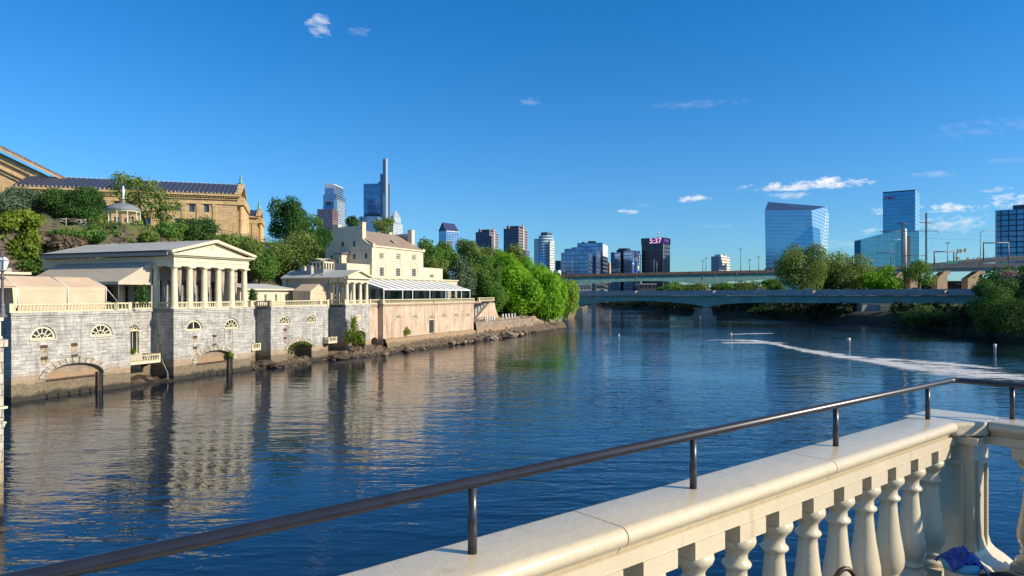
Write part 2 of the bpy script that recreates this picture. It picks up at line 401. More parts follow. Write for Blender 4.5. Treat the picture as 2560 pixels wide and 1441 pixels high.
def _hill(t, b, o):
    p = poso(t); g = t.new('ShaderNodeNewGeometry'); sp = t.new('ShaderNodeSeparateXYZ'); t.link(g.outputs['Normal'], sp.inputs[0])
    n = t.noise(p, .35, 6, .65); n2 = t.noise(t.scaled(p, .5, .5, 2.2), 1.4, 6, .7)
    rock = t.mix(t.ramp(n2, .38, .62), (.03, .026, .022), (.17, .13, .10))
    gr = t.mix(t.ramp(n, .4, .62), (.035, .06, .015), (.12, .14, .03))
    k = t.ramp(t.m('ADD', sp.outputs[2], t.m('MULTIPLY', t.m('SUBTRACT', n, .5), 1.5)), .55, .75)
    t.link(t.mix(k, rock, gr), b.inputs['Base Color']); b.inputs['Roughness'].default_value = .95; bump(t, b, n2, .9, .5)
M['darkbank'] = paint('bank_soil_painted_shade', (.022, .026, .014), .95, .4, .5)  # soil colour taken near black to carry the bank's shade
M['hill'] = mat('rocky_hillside', _hill)
def _mud(t, b, o):
    p = poso(t); n = t.noise(p, .8, 6, .7); n2 = t.noise(p, 4, 4, .7); sp = t.new('ShaderNodeSeparateXYZ'); t.link(p, sp.inputs[0])
    col = t.mix(t.ramp(n2, .4, .65), (.055, .04, .026), (.21, .155, .10))
    z = t.m('ADD', sp.outputs[2], t.m('MULTIPLY', t.m('SUBTRACT', n, .5), .9))
    col = t.mix(t.ramp(z, .55, .1, 0, .92), col, (.013, .012, .009)); col = t.mix(t.ramp(z, 1.6, 3.0), col, t.mix(t.ramp(n2, .4, .6), (.24, .18, .12), (.42, .33, .24)))
    t.link(col, b.inputs['Base Color']); b.inputs['Roughness'].default_value = .8; bump(t, b, n2, .9, .15)
M['mud'] = mat('muddy_rock', _mud)
M['mud2'] = paint('loose_stone', (.17, .13, .095), .9, .55, 1.1, bp=.4)
M['rock'] = paint('shore_boulder', (.30, .23, .165), .9, .3, 1.6, bp=.6)
M['darkrock'] = paint('wet_boulder', (.085, .062, .042), .8, .4, 1.6, bp=.6)
def _water(t, b, o):
    p = poso(t)
    b.inputs['Base Color'].default_value = (.004, .013, .030, 1); b.inputs['Roughness'].default_value = .02; b.inputs['IOR'].default_value = 1.45
    b.inputs['Specular IOR Level'].default_value = .6
    q = t.scaled(p, 1, 1.35, 1)
    w1 = t.noise(t.scaled(p, .55, 1.5, 1), .42, 2, .4, dist=.6); w2 = t.noise(t.scaled(p, .7, 1.7, 1, (5, 2, 0)), 1.5, 2, .45, dist=.5); w3 = t.noise(p, 5.0, 2, .5); w4 = t.noise(p, .022, 2, .5)
    amp = t.ramp(w4, .38, .62, .42, 1.25)
    h = t.m('ADD', t.m('ADD', t.m('MULTIPLY', w1, .098), t.m('MULTIPLY', w2, .034)), t.m('MULTIPLY', w3, .0055))
    h = t.m('MULTIPLY', h, amp)
    n = t.new('ShaderNodeBump'); n.inputs['Strength'].default_value = 1.0; n.inputs['Distance'].default_value = 1.0
    t.link(h, n.inputs['Height']); t.link(n.outputs[0], b.inputs['Normal'])
M['water'] = mat('river_water', _water)

# ------------------------------------------------------------------ ground and water
mb = MB(); mb.box(-4000, 4000, -800, 9000, -4.0, -3.0); struct(mb.build('ground', M['mud']))
mb = MB(); mb.face([(-3000, -400, 0), (3000, -400, 0), (3000, 7000, 0), (-3000, 7000, 0)]); struct(mb.build('river_water', M['water']))

def grid(name, fr, xs, ys, zf, m, smooth=True):
    nx, ny = len(xs), len(ys); mb = MB(fr)
    for y in ys:
        for x in xs:
            q = zf(x, y); mb.v.append(q if isinstance(q, tuple) else (x, y, q))
    for j in range(ny - 1):
        for i in range(nx - 1):
            a = j * nx + i; mb.p.append([a, a + 1, a + nx + 1, a + nx]); mb.sm.append(smooth)
    return mb.build(name, m)
from mathutils import noise as MN
def nz(x, y, z=0, s=1.0, o=4): return MN.fractal(Vector((x * s, y * s, z)), 1.0, 2.0, o)
def lerp(a, b, t): return a + (b - a) * t
def sst(x, a, b):
    t = max(0, min(1, (x - a) / (b - a))); return t * t * (3 - 2 * t)
def hillz(s, w):
    amp = 1 - sst(s, 62, 108)
    top = lerp(8.3, 19.8, amp)
    z = lerp(8.2, top, sst(w, 27.5, 36.5)) if amp > 0 else 8.2
    z += amp * 8.6 * sst(w, 44, 95)
    z += nz(s, w, 3, .12, 5) * 1.1 * sst(w, 27, 33) * (.35 + amp)
    if w > 38: z = min(z, 40)
    # gazebo ledge
    d = math.hypot(s - 43.3, w - 40.6); z = lerp(z, 20.9, 1 - sst(d, 4.5, 9)) if amp > .3 else z
    if 27 < w < 38: z += (abs(nz(s, w, 8, .35, 3)) * 2.0) * amp
    return z
xs = [-60 + i * 1.5 for i in range(140)]
ys = [26.5 + j * .8 for j in range(22)] + [44 + j * 3 for j in range(60)]
struct(grid('hillside', Q, xs, ys, hillz, M['hill']))
def bend(s): return max(0, s - 152) * .42 + max(0, s - 152) ** 2 * .0008
def parkz(s, w):
    z = 4.1 + sst(w, 6, 40) * 1.6 + nz(s, w, 1, .1) * .25
    sh = -1.2 - 1.5 * max(0, nz(s, 0, 5, .06)) + (s - 97) * -.012
    e = sst(w, sh - 3.6, 1.2 + (nz(s, 2, 2, .2) * .5))
    z = lerp(-1.1, z, e)
    if w < 1.5: z += nz(s, w * 1.5, 9, .45, 4) * .75 * e
    return z
struct(grid('park_ground', Q, [97.5 + i * 1.0 for i in range(150)] + [250 + i * 12 for i in range(60)], [-9 + j * .6 for j in range(20)] + [3.5 + j * 6 for j in range(34)], lambda s, w: (s, w + bend(s), parkz(s, w)), M['mud'] ))
def lawnz(s, w): return parkz(s, w) + .06
struct(grid('lawn', Q, [103 + i * 2.0 for i in range(60)] + [225 + i * 14 for i in range(52)], [3.0 + j * 6 for j in range(34)], lambda s, w: (s, w + bend(s), 4.1 + sst(w, 6, 40) * 1.6 + nz(s, w, 1, .1) * .25 + .12), M['grass']))
def mudz(s, w):
    wid = 1.2 + 2.6 * sst(s, 30, 36) * (1 - sst(s, 38, 42)) + 3.2 * sst(s, 46, 52) + .9 * sst(s, 12, 14) * (1 - sst(s, 17.3, 17.8))
    e = 1 - sst(-w, .2 if s > 46 else -1.2, wid + .8 + nz(s, 3, 3, .3))
    h = .25 + .5 * sst(s, 28, 34) + .5 * sst(s, 46, 55) + .6 * sst(s, 60, 70)
    if s < 12 or 18 < s < 29.5: h = -.6
    return -.5 + (h + .5) * e + nz(s, w * 1.4, 4, .75, 5) * .55 * e
struct(grid('mud_bank', Q, [8 + i * .45 for i in range(204)], [-7 + j * .45 for j in range(25)], mudz, M['mud'], False))
# west bank beyond the river
wb = [(150, 120), (121, 150), (119, 200), (112, 265), (99, 330), (85, 400), (74, 500), (66, 640), (40, 760), (-60, 830)]
def westz(i, j):
    k = min(len(wb) - 2, int(i)); t = i - k
    x = lerp(wb[k][0], wb[k + 1][0], t); y = lerp(wb[k][1], wb[k + 1][1], t)
    dx, dy = wb[k + 1][0] - wb[k][0], wb[k + 1][1] - wb[k][1]; l = math.hypot(dx, dy); nx_, ny_ = dy / l, -dx / l
    z = [-1.2, .7, 2.6, 3.6, 4.0, 4.0, 4.2, 5][j]; d = [0, 1.5, 4, 8, 14, 40, 120, 900][j]
    zz = z + nz(x * .3, y * .3, j, .6) * .6 * (j > 0)
    return (x + nx_ * d, y + ny_ * d, zz)
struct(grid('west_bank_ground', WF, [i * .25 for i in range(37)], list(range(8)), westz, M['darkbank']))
def leftfar(i, j):
    p = [(-30, 330), (-22, 400), (-14, 500), (-10, 620), (-40, 760), (-90, 860)][i]; d = [0, 2, 10, 80, 900][j]; return (p[0] - d, p[1] + d * .1, [-1, 2.2, 3.2, 4.2, 5][j])
struct(grid('far_east_bank_ground', WF, list(range(6)), list(range(5)), leftfar, M['grass']))

# ------------------------------------------------------------------ quay walls
DZ = 8.25
def pfw(w0): return lambda a, z, d: (a, w0 + d, z)           # wall facing the river
def pfs(s0): return lambda a, z, d: (s0 + d, a, z)           # wall facing upstream, towards the viewer
def arc(cx, cz, r, n=14, ry=None, a0=0, a1=180):
    ry = ry or r
    return [(cx + r * math.cos(R(a0 + (a1 - a0) * i / n)), cz + ry * math.sin(R(a0 + (a1 - a0) * i / n))) for i in range(n + 1)]
def QS(px, w): return Q.fs(px, w)
def lun_spec(px0, px1, yb, yt, w):
    a, b = QS(px0, w), QS(px1, w); c = (a + b) / 2; zb = Q.z(yb, c, w); zt = Q.z(yt, c, w); r = (b - a) / 2
    return c, zb, r, zt - zb
def lunette(root, fr, pf, c, zb, r, rz, depth=.32, name='arched_window', fan=True, board=False):
    """frame ring, sill, fan bars, pane"""
    mb = MB(fr); o = arc(c, zb, r, 16, rz); i_ = arc(c, zb, r * .84, 16, rz * .82)
    for k in range(16):
        f4 = [o[k], o[k + 1], i_[k + 1], i_[k]]
        mb.extr([pf(a, z, depth * .45) for a, z in f4], Vector(pf(0, 0, depth * .5)) - Vector(pf(0, 0, 0)))
    def bar(a0, z0, a1, z1, t):
        L = math.hypot(a1 - a0, z1 - z0); nx_, nz_ = -(z1 - z0) / L * t, (a1 - a0) / L * t
        mb.extr([pf(a, z, depth * .6) for a, z in ((a0 - nx_, z0 - nz_), (a1 - nx_, z1 - nz_), (a1 + nx_, z1 + nz_), (a0 + nx_, z0 + nz_))], Vector(pf(0, 0, .07)) - Vector(pf(0, 0, 0)))
    bar(c - r * .9, zb + rz * .06, c + r * .9, zb + rz * .06, rz * .06)
    if fan:
        for ang in (45, 90, 135) if r < .9 else (30, 60, 90, 120, 150):
            ca, sa = math.cos(R(ang)), math.sin(R(ang))
            bar(c + ca * r * .42, zb + sa * rz * .42, c + ca * r * .85, zb + sa * rz * .83, .035 * max(.7, r))
        m_ = arc(c, zb, r * .42, 8, rz * .42)
        for k in range(8): bar(*m_[k], *m_[k + 1], .035 * max(.7, r))
        bar(c, zb, c - r * .25, zb + rz * .35, .03); bar(c, zb, c + r * .25, zb + rz * .35, .03)
    else: bar(c, zb, c, zb + rz * .84, .06)
    f = mb.build(name, M['cream'], root)
    mb = MB(fr); mb.face([pf(a, z, depth * .9) for a, z in arc(c, zb, r, 16, rz)])
    mb.build('pane', M['darkglass'], f)
    mb = MB(fr); mb.extr([pf(a, z, -.10) for a, z in ((c - r * 1.06, zb - .12), (c + r * 1.06, zb - .12), (c + r * 1.06, zb), (c - r * 1.06, zb))], Vector(pf(0, 0, .45)) - Vector(pf(0, 0, 0)))
    mb.build('sill', M['creamw'], f)
    return f
def sash(root, fr, pf, a0, a1, z0, z1, depth=.14, m='cream', bars=(1, 1), name='window', t=None):
    t = t or max(.05, (a1 - a0) * .07); ext = Vector(pf(0, 0, .06)) - Vector(pf(0, 0, 0)); mb = MB(fr)
    def q(x0, x1, y0, y1): mb.extr([pf(a, z, depth - .07) for a, z in ((x0, y0), (x1, y0), (x1, y1), (x0, y1))], ext)
    q(a0, a0 + t, z0, z1); q(a1 - t, a1, z0, z1); q(a0 + t, a1 - t, z0, z0 + t); q(a0 + t, a1 - t, z1 - t, z1)
    for i in range(bars[0]):
        c = lerp(a0, a1, (i + 1) / (bars[0] + 1)); q(c - t * .3, c + t * .3, z0 + t, z1 - t)
    for i in range(bars[1]):
        c = lerp(z0, z1, (i + 1) / (bars[1] + 1)); q(a0 + t, a1 - t, c - t * .4, c + t * .4)
    f = mb.build(name, M[m], root)
    mb = MB(fr); mb.face([pf(a, z, depth) for a, z in ((a0, z0), (a1, z0), (a1, z1), (a0, z1))]); mb.build('pane', M['darkglass'], f)
    return f
def rect(a0, a1, z0, z1): return [(a0, z0), (a1, z0), (a1, z1), (a0, z1)]
def qbox(name, m, root, *b, fr=Q): return MB(fr).box(*b).build(name, M[m], root)
def wloc(fr, x, y, z): return fr.w((x, y, z))

def cornice(root, s0, s1, w, m='stone'):
    mb = MB(Q); mb.box(s0 - .12, s1 + .12, w - .16, w + .5, DZ - .30, DZ); mb.box(s0 - .06, s1 + .06, w - .08, w + .5, DZ - .52, DZ - .30); mb.build('cornice', M[m], root)
def plates(root, L, w):
    for (x0, x1, y0, y1) in L:
        a, b = QS(x0, w), QS(x1, w); c = (a + b) / 2
        MB(Q).box(a, b, w - .05, w + .05, Q.z(y1, c, w), Q.z(y0, c, w)).build('iron_plate', M['iron'], root)
        MB(Q).box(a + .05, b - .05, w - .006, w + .02, Q.z(y1, c, w) - .55, Q.z(y1, c, w) - .003).build('rust_stain', M['ruststone'], root)
def crop2(x, y): return x / 3.276, 580 + y / 3.276
def crop3(x, y): return 600 + x / 3.603, 540 + y / 3.603

def block(label, s0, s1, w, lun, arch=None, pl=(), wback=6.0, m='stone', fan=True, name='stone_mill_wall', sides=(True, True), rings=True, infill=True):
    root = thing(name, label, 'river wall', Q.w(((s0 + s1) / 2, w, 0)))
    holes = []; specs = []
    for L in lun:
        c, zb, r, rz = lun_spec(*L[:4], w); specs.append((c, zb, r, rz, L[4] if len(L) > 4 else fan)); holes.append(arc(c, zb, r, 16, rz))
    out = [(s0, -1.2), (s1, -1.2), (s1, DZ - .02), (s0, DZ - .02)]
    if arch:
        px0, px1, ys_, ya = arch[:4]; a, b = QS(px0, w), QS(px1, w); c = (a + b) / 2; zs = Q.z(ys_, c, w); za = Q.z(ya, c, w)
        A_ = [(b, -1.15), (b, zs)] + arc(c, zs, (b - a) / 2, 14, za - zs)[1:-1] + [(a, zs), (a, -1.15)]
        holes.append(A_)
    mb = MB(Q); mb.panel(pfw(w), out, holes, .42)
    mb.face([(s0, w, -1.2), (s0, w, DZ - .02), (s0, wback, DZ - .02), (s0, wback, -1.2)]); mb.face([(s1, w, -1.2), (s1, wback, -1.2), (s1, wback, DZ - .02), (s1, w, DZ - .02)])
    mb.build('wall', M[m], root)
    cornice(root, s0, s1, w, m)
    for sp in specs: lunette(root, Q, pfw(w), *sp[:4], fan=sp[4])
    if arch:
        if rings:                                 # voussoir ring, slightly proud
            mb = MB(Q); r0 = (b - a) / 2; n = 15
            for k in range(n):
                t0, t1 = math.pi * (k + .06) / n, math.pi * (k + .94) / n
                q = [(c + (r0 + e) * math.cos(t), zs + (za - zs + e) * math.sin(t)) for e, t in ((.02, t0), (.62, t0), (.62, t1), (.02, t1))]
                mb.extr([(x, w - .11, z) for x, z in q], (0, .13, 0))
            mb.build('voussoir_ring', M['vouss'], root)
        if infill:
            mb = MB(Q); mb.face([(a, w + .42, -1.1), (b, w + .42, -1.1), (b, w + .42, za + .1), (a, w + .42, za + .1)]); mb.build('arch_infill', M['rubble'], root)
            zb_ = zs - .1
            mb = MB(Q); mb.box(a + .05, b - .6, w + .2, w + .41, zb_ - .12, zb_); mb.box(b - .55, b - .42, w + .1, w + .41, -1, zb_ + .25); mb.build('sluice_beam', M['iron'], root)
            mb = MB(Q); mb.box(b - .40, b - .02, w + .12, w + .40, -1, zs); mb.build('sluice_slot', M['dark'], root)
            for k in range(5):
                x = lerp(a + .4, b - 1.1, k / 4); mb = MB(Q); mb.tube([(x, w + .2, .22), (x, w + .42, .22)], .09, 8); mb.build('drain_hole', M['dark'], root)
        else:
            mb = MB(Q); mb.box(a, b, w + 2.6, w + 2.7, -1.1, za + .1); mb.face([(a - .01, w + .4, -1), (a - .01, w + 2.6, -1), (a - .01, w + 2.6, za), (a - .01, w + .4, za)]); mb.face([(b + .01, w + .4, -1), (b + .01, w + 2.6, -1), (b + .01, w + 2.6, za), (b + .01, w + .4, za)])
            mb.build('arch_passage', M['rubble'], root)
    plates(root, pl, w)
    return root
def c2box(x0, x1, y0, y1): return (x0 / 3.276, x1 / 3.276, 580 + y0 / 3.276, 580 + y1 / 3.276)
def c3box(x0, x1, y0, y1): return (600 + x0 / 3.603, 600 + x1 / 3.603, 540 + y0 / 3.603, 540 + y1 / 3.603)
sA, sB, sC, sD, sE, sF, sG, sH = -.1, 12.2, 17.8, 30.0, 33.7, 46.1, 50.5, 57.2
B1 = block('long grey stone river wall nearest the lamp post, under the tan tents', sA, sB, 0,
      [(75.7, 140.4, 848.6, 815), (225.9, 282.4, 839.5, 809)], (114, 258, 940, 908), [c2box(330, 388, 928, 952), c2box(582, 634, 910, 935), c2box(333, 390, 1022, 1048), c2box(583, 636, 1003, 1027)])
B2 = block('grey stone river wall under the big columned temple pavilion', sC, sD, 0,
      [(466, 506.7, 825.7, 800, False), (561.7, 598.3, 821, 796)], (490, 581.5, 903, 876), [c2box(1580, 1613, 852, 872), c2box(1740, 1772, 843, 862), c2box(1580, 1613, 940, 960), c2box(1740, 1772, 915, 935)])
B3 = block('grey stone river wall with fan windows and dark arch below small tan tent', sE, sF, 0,
      [(697.7, 726.3, 810.6, 789.8), (766, 790, 807, 787)], (719, 779, 872, 854), [c3box(392, 420, 1015, 1035), c3box(392, 420, 1092, 1110)], infill=False)
B4 = block('narrow grey stone river wall with a blank plaque, under the small four-column porch', sG, sH, 0, [], (875, 913.6, 843, 827), infill=False)
c_ = QS(894.5, 0); MB(Q).box(QS(887, 0), QS(902.5, 0), -.06, .05, Q.z(803.7, c_, 0), Q.z(787, c_, 0)).build('plaque', M['tent'], B4)
# recessed niches between the blocks
def niche(label, s0, s1, w, hasdoor=False):
    root = thing('recessed_wall', label, 'river wall', Q.w(((s0 + s1) / 2, w, 0)))
    mb = MB(Q); holes = []
    if hasdoor:
        c = QS(334, w); zb = Q.z(885, c, w); zs = Q.z(826, c, w); r = .62
        holes = [[(c + r, zb), (c + r, zs)] + arc(c, zs, r, 10)[1:-1] + [(c - r, zs), (c - r, zb)]]
    mb.panel(pfw(w), rect(s0, s1, -1.2, DZ - .02), holes, .35); mb.build('wall', M['stone'], root)
    mb = MB(Q); mb.box(s0 + .13, s1 - .13, w - .16, w + .4, DZ - .30, DZ); mb.build('cornice', M['stone'], root)
    if hasdoor:
        sash(root, Q, pfw(w), c - r, c + r, zb, zs, .25, bars=(1, 0)); lunette(root, Q, pfw(w), c, zs, r, r, .3)
        mb = MB(Q); o = arc(c, zs, r + .28, 10); i_ = arc(c, zs, r + .02, 10)
        for k in range(10): mb.extr([(x, w - .06, z) for x, z in (o[k], o[k + 1], i_[k + 1], i_[k])], (0, .1, 0))
        mb.box(c + r + .02, c + r + .28, w - .06, w + .04, zb, zs); mb.build('arch_surround', M['stone'], root)
    return root
niche('recessed grey stone wall with tall arched window above the larger low balcony', sB, sC, 3.3, True)
niche('recessed strip of grey stone wall right of the temple base', sD, sE, 2.5)
N3 = niche('shaded recessed grey stone wall climbed by ivy', sF, sG, 3.24)

# ------------------------------------------------------------------ balustrades
def bal_mesh(h, r, n=8):
    mb = MB(); mb.lathe((0, 0, 0), [(r * 1.15, 0), (r * 1.15, h * .12), (r * .7, h * .16), (r * .95, h * .24), (r, h * .34), (r * .8, h * .52), (r * .5, h * .76), (r * .75, h * .84), (r * .55, h * .88), (r * 1.1, h * .91), (r * 1.1, h)], n)
    me = bpy.data.meshes.new('baluster'); me.from_pydata(mb.v, [], mb.p); me.polygons.foreach_set('use_smooth', mb.sm); me.materials.append(M['railcream']); return me
BALM = bal_mesh(.52, .072)
def balustrade(label, pts, z0=DZ, h=.8, sp=.335, group='cream balustrades along the quay edge', posts=None, me=None, fr=Q, pw=.2, hb=.14, ht=.14):
    me = me or BALM
    root = thing('balustrade', label, 'balustrade', fr.w((pts[0][0], pts[0][1], z0)), group)
    top = MB(fr); base = MB(fr)
    for (a, b) in zip(pts, pts[1:]):
        d = Vector((b[0] - a[0], b[1] - a[1], 0)); L = d.length; u = d / L; n = Vector((-u.y, u.x, 0)) * .13
        A_, B_ = Vector((a[0], a[1], 0)), Vector((b[0], b[1], 0))
        for mbx, za, zb, k in ((base, z0, z0 + hb, 1), (top, z0 + h - ht, z0 + h, 1.15)):
            q = [A_ - n * k, B_ - n * k, B_ + n * k, A_ + n * k]
            mbx.extr([(p.x, p.y, za) for p in q], (0, 0, zb - za))
        cnt = max(1, int((L - 2 * pw) / sp)); 
        for i in range(cnt):
            p = A_ + u * (pw + (L - 2 * pw) * (i + .5) / cnt); o = bpy.data.objects.new('baluster', me); COL.objects.link(o); o.parent = root
            o.location = fr.w((p.x, p.y, z0 + hb)) - ORG[root.name]; o.scale = (1, 1, (h - hb - ht) / .52)
    top.build('top_rail', M['railcream'], root); base.build('base_rail', M['railcream'], root)
    for (x, y) in (posts if posts is not None else pts):
        mb = MB(fr); mb.box(x - pw, x + pw, y - pw, y + pw, z0 + .004, z0 + h + .05); mb.build('post', M['railcream'], root)
    return root
w_ = .10
balustrade('cream balustrade nearest the lamp post, in front of the large tan tent', [(sA, 5), (sA, w_), (10.4, w_)])
balustrade('short cream balustrade just left of the temple columns', [(10.4, w_), (12.1, w_), (12.1, 3.4), (17.7, 3.4)])
balustrade('cream balustrade stepping back between the temple and small tan tent', [(30.1, w_), (30.1, 2.6), (33.6, 2.6), (33.6, w_)])
balustrade('long cream balustrade in front of the small tan tent', [(33.6, w_), (44.3, w_), (46.0, w_), (46.0, 3.3), (50.4, 3.3), (50.4, w_)])
# balconies low on the wall
def balcony(label, s0, s1, w0, w1, z0, h=.62):
    r = balustrade(label, [(s0, w1), (s0, w0), (s1, w0), (s1, w1)], z0, h, .3, 'low balconies on the river wall', pw=.1, hb=.1, ht=.1)
    mb = MB(Q); mb.box(s0 - .1, s1 + .1, w0 - .1, w1, z0 - .22, z0 - .003); mb.build('floor_slab', M['creamw'], r)
    mb = MB(Q)
    for s in (s0 + .3, s1 - .3): mb.extr([(s - .1, w1, z0 - .22), (s - .1, w0 + .3, z0 - .22), (s - .1, w1, z0 - .9)], (.2, 0, 0))
    mb.build('bracket', M['darkrock'], r)
s0_ = QS(324, .9); balcony('low cream balcony under the tall arched window, left of the temple base', 12.5, 16.6, .9, 3.3, Q.fz(350, 906, .9), .75)
balcony('low cream balcony at the right corner of the temple base', 30.15, 31.6, .0, 2.5, Q.fz(634, 873, 0), .7)
balcony('low cream balcony left of the ivy wall', 45.0, 46.9, -.9, 0, Q.fz(820, 856, -.9), .7)

# terrace deck behind the walls
mb = MB(Q); pl = [(sA, .12), (sB, .12), (sB, 3.42), (sC, 3.42), (sC, .12), (sD, .12), (sD, 2.6), (sE, 2.6), (sE, .12), (sF, .12), (sF, 3.4), (sG, 3.4), (sG, .12), (60, .12), (60, -.8), (94.3, -.8), (94.3, 27.5), (-60, 27.5), (-60, 8), (sA, 8)]
mb.extr([(x, y, DZ - .006) for x, y in pl], (0, 0, -.4)); struct(mb.build('terrace_paving', M['conc']))

# ------------------------------------------------------------------ temple pavilion (left)
def column(root, fr, x, y, z0, z1, r, n=14, m='cream', name='column'):
    mb = MB(fr); h = z1 - z0
    mb.lathe((x, y, z0), [(r * 1.28, 0), (r * 1.28, .10), (r * 1.05, .16), (r, .3), (r * .97, h * .4), (r * .82, h - .42), (r * .82, h - .36), (r * 1.05, h - .24), (r * 1.2, h - .16)], n)
    mb.box(x - r * 1.3, x + r * 1.3, y - r * 1.3, y + r * 1.3, z1 - .16, z1 - .001)
    return mb.build(name, M[m], root)
T1 = thing('temple_pavilion', 'large cream columned temple pavilion with wide grey roof', 'pavilion', Q.w((23.6, 1, DZ)))
cols = [435.6, 474, 511, 546, 579, 610.5]
cs = [QS(p, .45) for p in cols]; x0, x1 = cs[0], cs[-1]; step = (x1 - x0) / 5
zc = Q.fz(434, 665, .3)
for i in range(6): column(T1, Q, x0 + step * i, .45, DZ + .0, zc, .40)
zE = Q.z(641, x0, 0)          # top of the entablature
WB = 23.0
side_w = Q.fw(391, x0)
column(T1, Q, x0, side_w, DZ, zc, .40); column(T1, Q, x1, side_w, DZ, zc, .40)
mb = MB(Q)
for (a, b, c, d) in ((x0 - .38, x1 + .38, .07, .83), (x0 - .38, x0 + .38, .83, WB), (x1 - .38, x1 + .38, .83, WB)): mb.box(a, b, c, d, zc, zE)
mb.build('entablature', M['cream'], T1)
mb = MB(Q); mb.box(x0 - .46, x1 + .46, 0.0, .07, zc + .55, zc + .68); mb.box(x0 - .62, x1 + .62, -.25, .9, zE, zE + .16); mb.box(x0 - .95, x1 + .95, -.5, .9, zE + .16, zE + .34); mb.build('horizontal_cornice', M['cream'], T1)
xm = (x0 + x1) / 2; zA = Q.z(600, xm, -.3); ze = zE + .34
mb = MB(Q); mb.extr([(x0 - .3, .1, ze), (x1 + .3, .1, ze), (xm, .1, zA - .42)], (0, .3, 0)); mb.build('tympanum', M['cream'], T1)
mb = MB(Q)
for sg in (-1, 1):
    xe = xm + sg * (x1 - xm + 1.15)
    mb.extr([(xe, -.55, ze + .02), (xe, -.55, ze + .32), (xm, -.55, zA), (xm, -.55, zA - .34)], (0, .66, 0))
mb.build('raking_cornice', M['cream'], T1)
mb = MB(Q); mb.tube([(xm, .02, ze + (zA - ze) * .56), (xm, .1, ze + (zA - ze) * .56)], .28, 14); mb.build('roundel', M['railcream'], T1)
# roof: two slopes, hipped at the back
wr = Q.fw(219, xm); zr = zA - .02
eL, eR = x0 - 1.3, x1 + 1.3; wb_ = Q.fw(100, eL); zo = ze + .30
mb = MB(Q)
mb.face([(eL, .12, zo), (eL, wb_, zo), (xm, wr, zr), (xm, .12, zr)]); mb.face([(eR, .12, zo), (xm, .12, zr), (xm, wr, zr), (eR, wb_, zo)]); mb.face([(eL, wb_, zo), (eR, wb_, zo), (xm, wr, zr)])
mb.build('roof', M['greyroof'], T1)
mb = MB(Q); mb.box(eL - .12, eL, .12, wb_, zo - .16, zo + .02); mb.box(eR, eR + .12, .12, wb_, zo - .16, zo + .02); mb.build('gutter', M['gutter'], T1)
mb = MB(Q); mb.box(eL, x0 - .38, .12, wb_ - .1, zo - .55, zo - .17); mb.box(x1 + .38, eR, .12, wb_ - .1, zo - .55, zo - .17); mb.build('soffit', M['greytrim'], T1)
mb = MB(Q); mb.box(x0 - .3, x1 + .3, side_w + 1.2, side_w + 1.4, DZ + .01, zc); mb.box(x0 - .2, x0 + .0, side_w + 1.2, WB, DZ + .01, zc + .3); mb.box(x1, x1 + .2, side_w + 1.2, WB, DZ, zc + .3); mb.build('inner_wall', M['greytrim'], T1)
mb = MB(Q); mb.box(x0 - .3, x1 + .3, .2, side_w + 1.2, zc + .25, zc + .35); mb.build('porch_ceiling', M['greytrim'], T1)
for i in range(5):
    a = x0 + step * (i + .22); sash(T1, Q, pfw(side_w + 1.2), a, a + step * .56, DZ + .05, DZ + 3.4, -.02, 'lampmetal', (1, 2), 'door')
for k in range(8):
    a = side_w + 2.0 + k * 2.3; 
    if a + 1.5 < WB: sash(T1, Q, pfs(x0 - .2), a, a + 1.4, DZ + .05, DZ + 2.7, -.02, 'greytrim', (1, 1), 'window')
for k in range(6): 
    mb = MB(Q); mb.lathe((x0 - .6, side_w + 1.7 + k * 3.2, DZ), [(.36, 0), (.33, 3.4)], 12); mb.build('engaged_column', M['railcream'], T1)
for i in range(5):
    a, b = x0 + step * i + .42, x0 + step * (i + 1) - .42
    balustrade('short cream balustrade in the %s gap between temple columns' % ['leftmost', 'second', 'middle', 'fourth', 'rightmost'][i], [(a, .45), (b, .45)], DZ, .78, .3, 'short balustrades between the temple columns', pw=.06)
balustrade('short cream balustrade beside the left corner column of the temple', [(x0, .9), (x0, side_w - .45)], DZ, .78, .3, pw=.06)
# drapes
CURT = ['second', 'third', 'fourth']
clab = ['taupe drape gathered into a point in the leftmost bay of the temple', 'taupe drape in the second temple bay from the left', 'taupe drape in the middle bay of the temple', 'taupe drape in the fourth temple bay from the left', 'sheer pale drape in the rightmost bay of the temple']
for i in range(5):
    mb = MB(Q); a0 = x0 + step * i + .30; a1 = x0 + step * (i + 1) - .40; n = 26; zt = zc - .05
    rows = [0, .25, .5, .7, .85, 1]
    for side in (0, 1):
        c0 = len(mb.v); cw = (a1 - a0) * (.26 if side == 0 else .46)
        for r_ in rows:
            for k in range(n + 1):
                t = k / n
                nar = (1 - .75 * r_ ** 1.6) if side == 1 else (1 - .3 * r_)
                xx = (a0 + cw * t * nar) if side == 0 else lerp(a0 + (a1 - a0) * .36, a0 + (a1 - a0) * .36 + cw, .5 + (t - .5) * nar) + .12 * r_
                zz = zt - r_ * (3.55 if side == 0 else 3.55 - .5 * abs(t - .45) * 2)
                mb.v.append((xx, 1.0 + .07 * math.sin(t * 26 + side + i) * (1 + .3 * math.sin(r_ * 5 + i)), zz))
        for j in range(len(rows) - 1):
            for k in range(n):
                q = c0 + j * (n + 1) + k; mb.p.append([q, q + 1, q + n + 2, q + n + 1]); mb.sm.append(True)
    o = mb.build('curtain', M['curtain']); tag(o, clab[i], 'curtain', 'curtains hung between the temple columns')

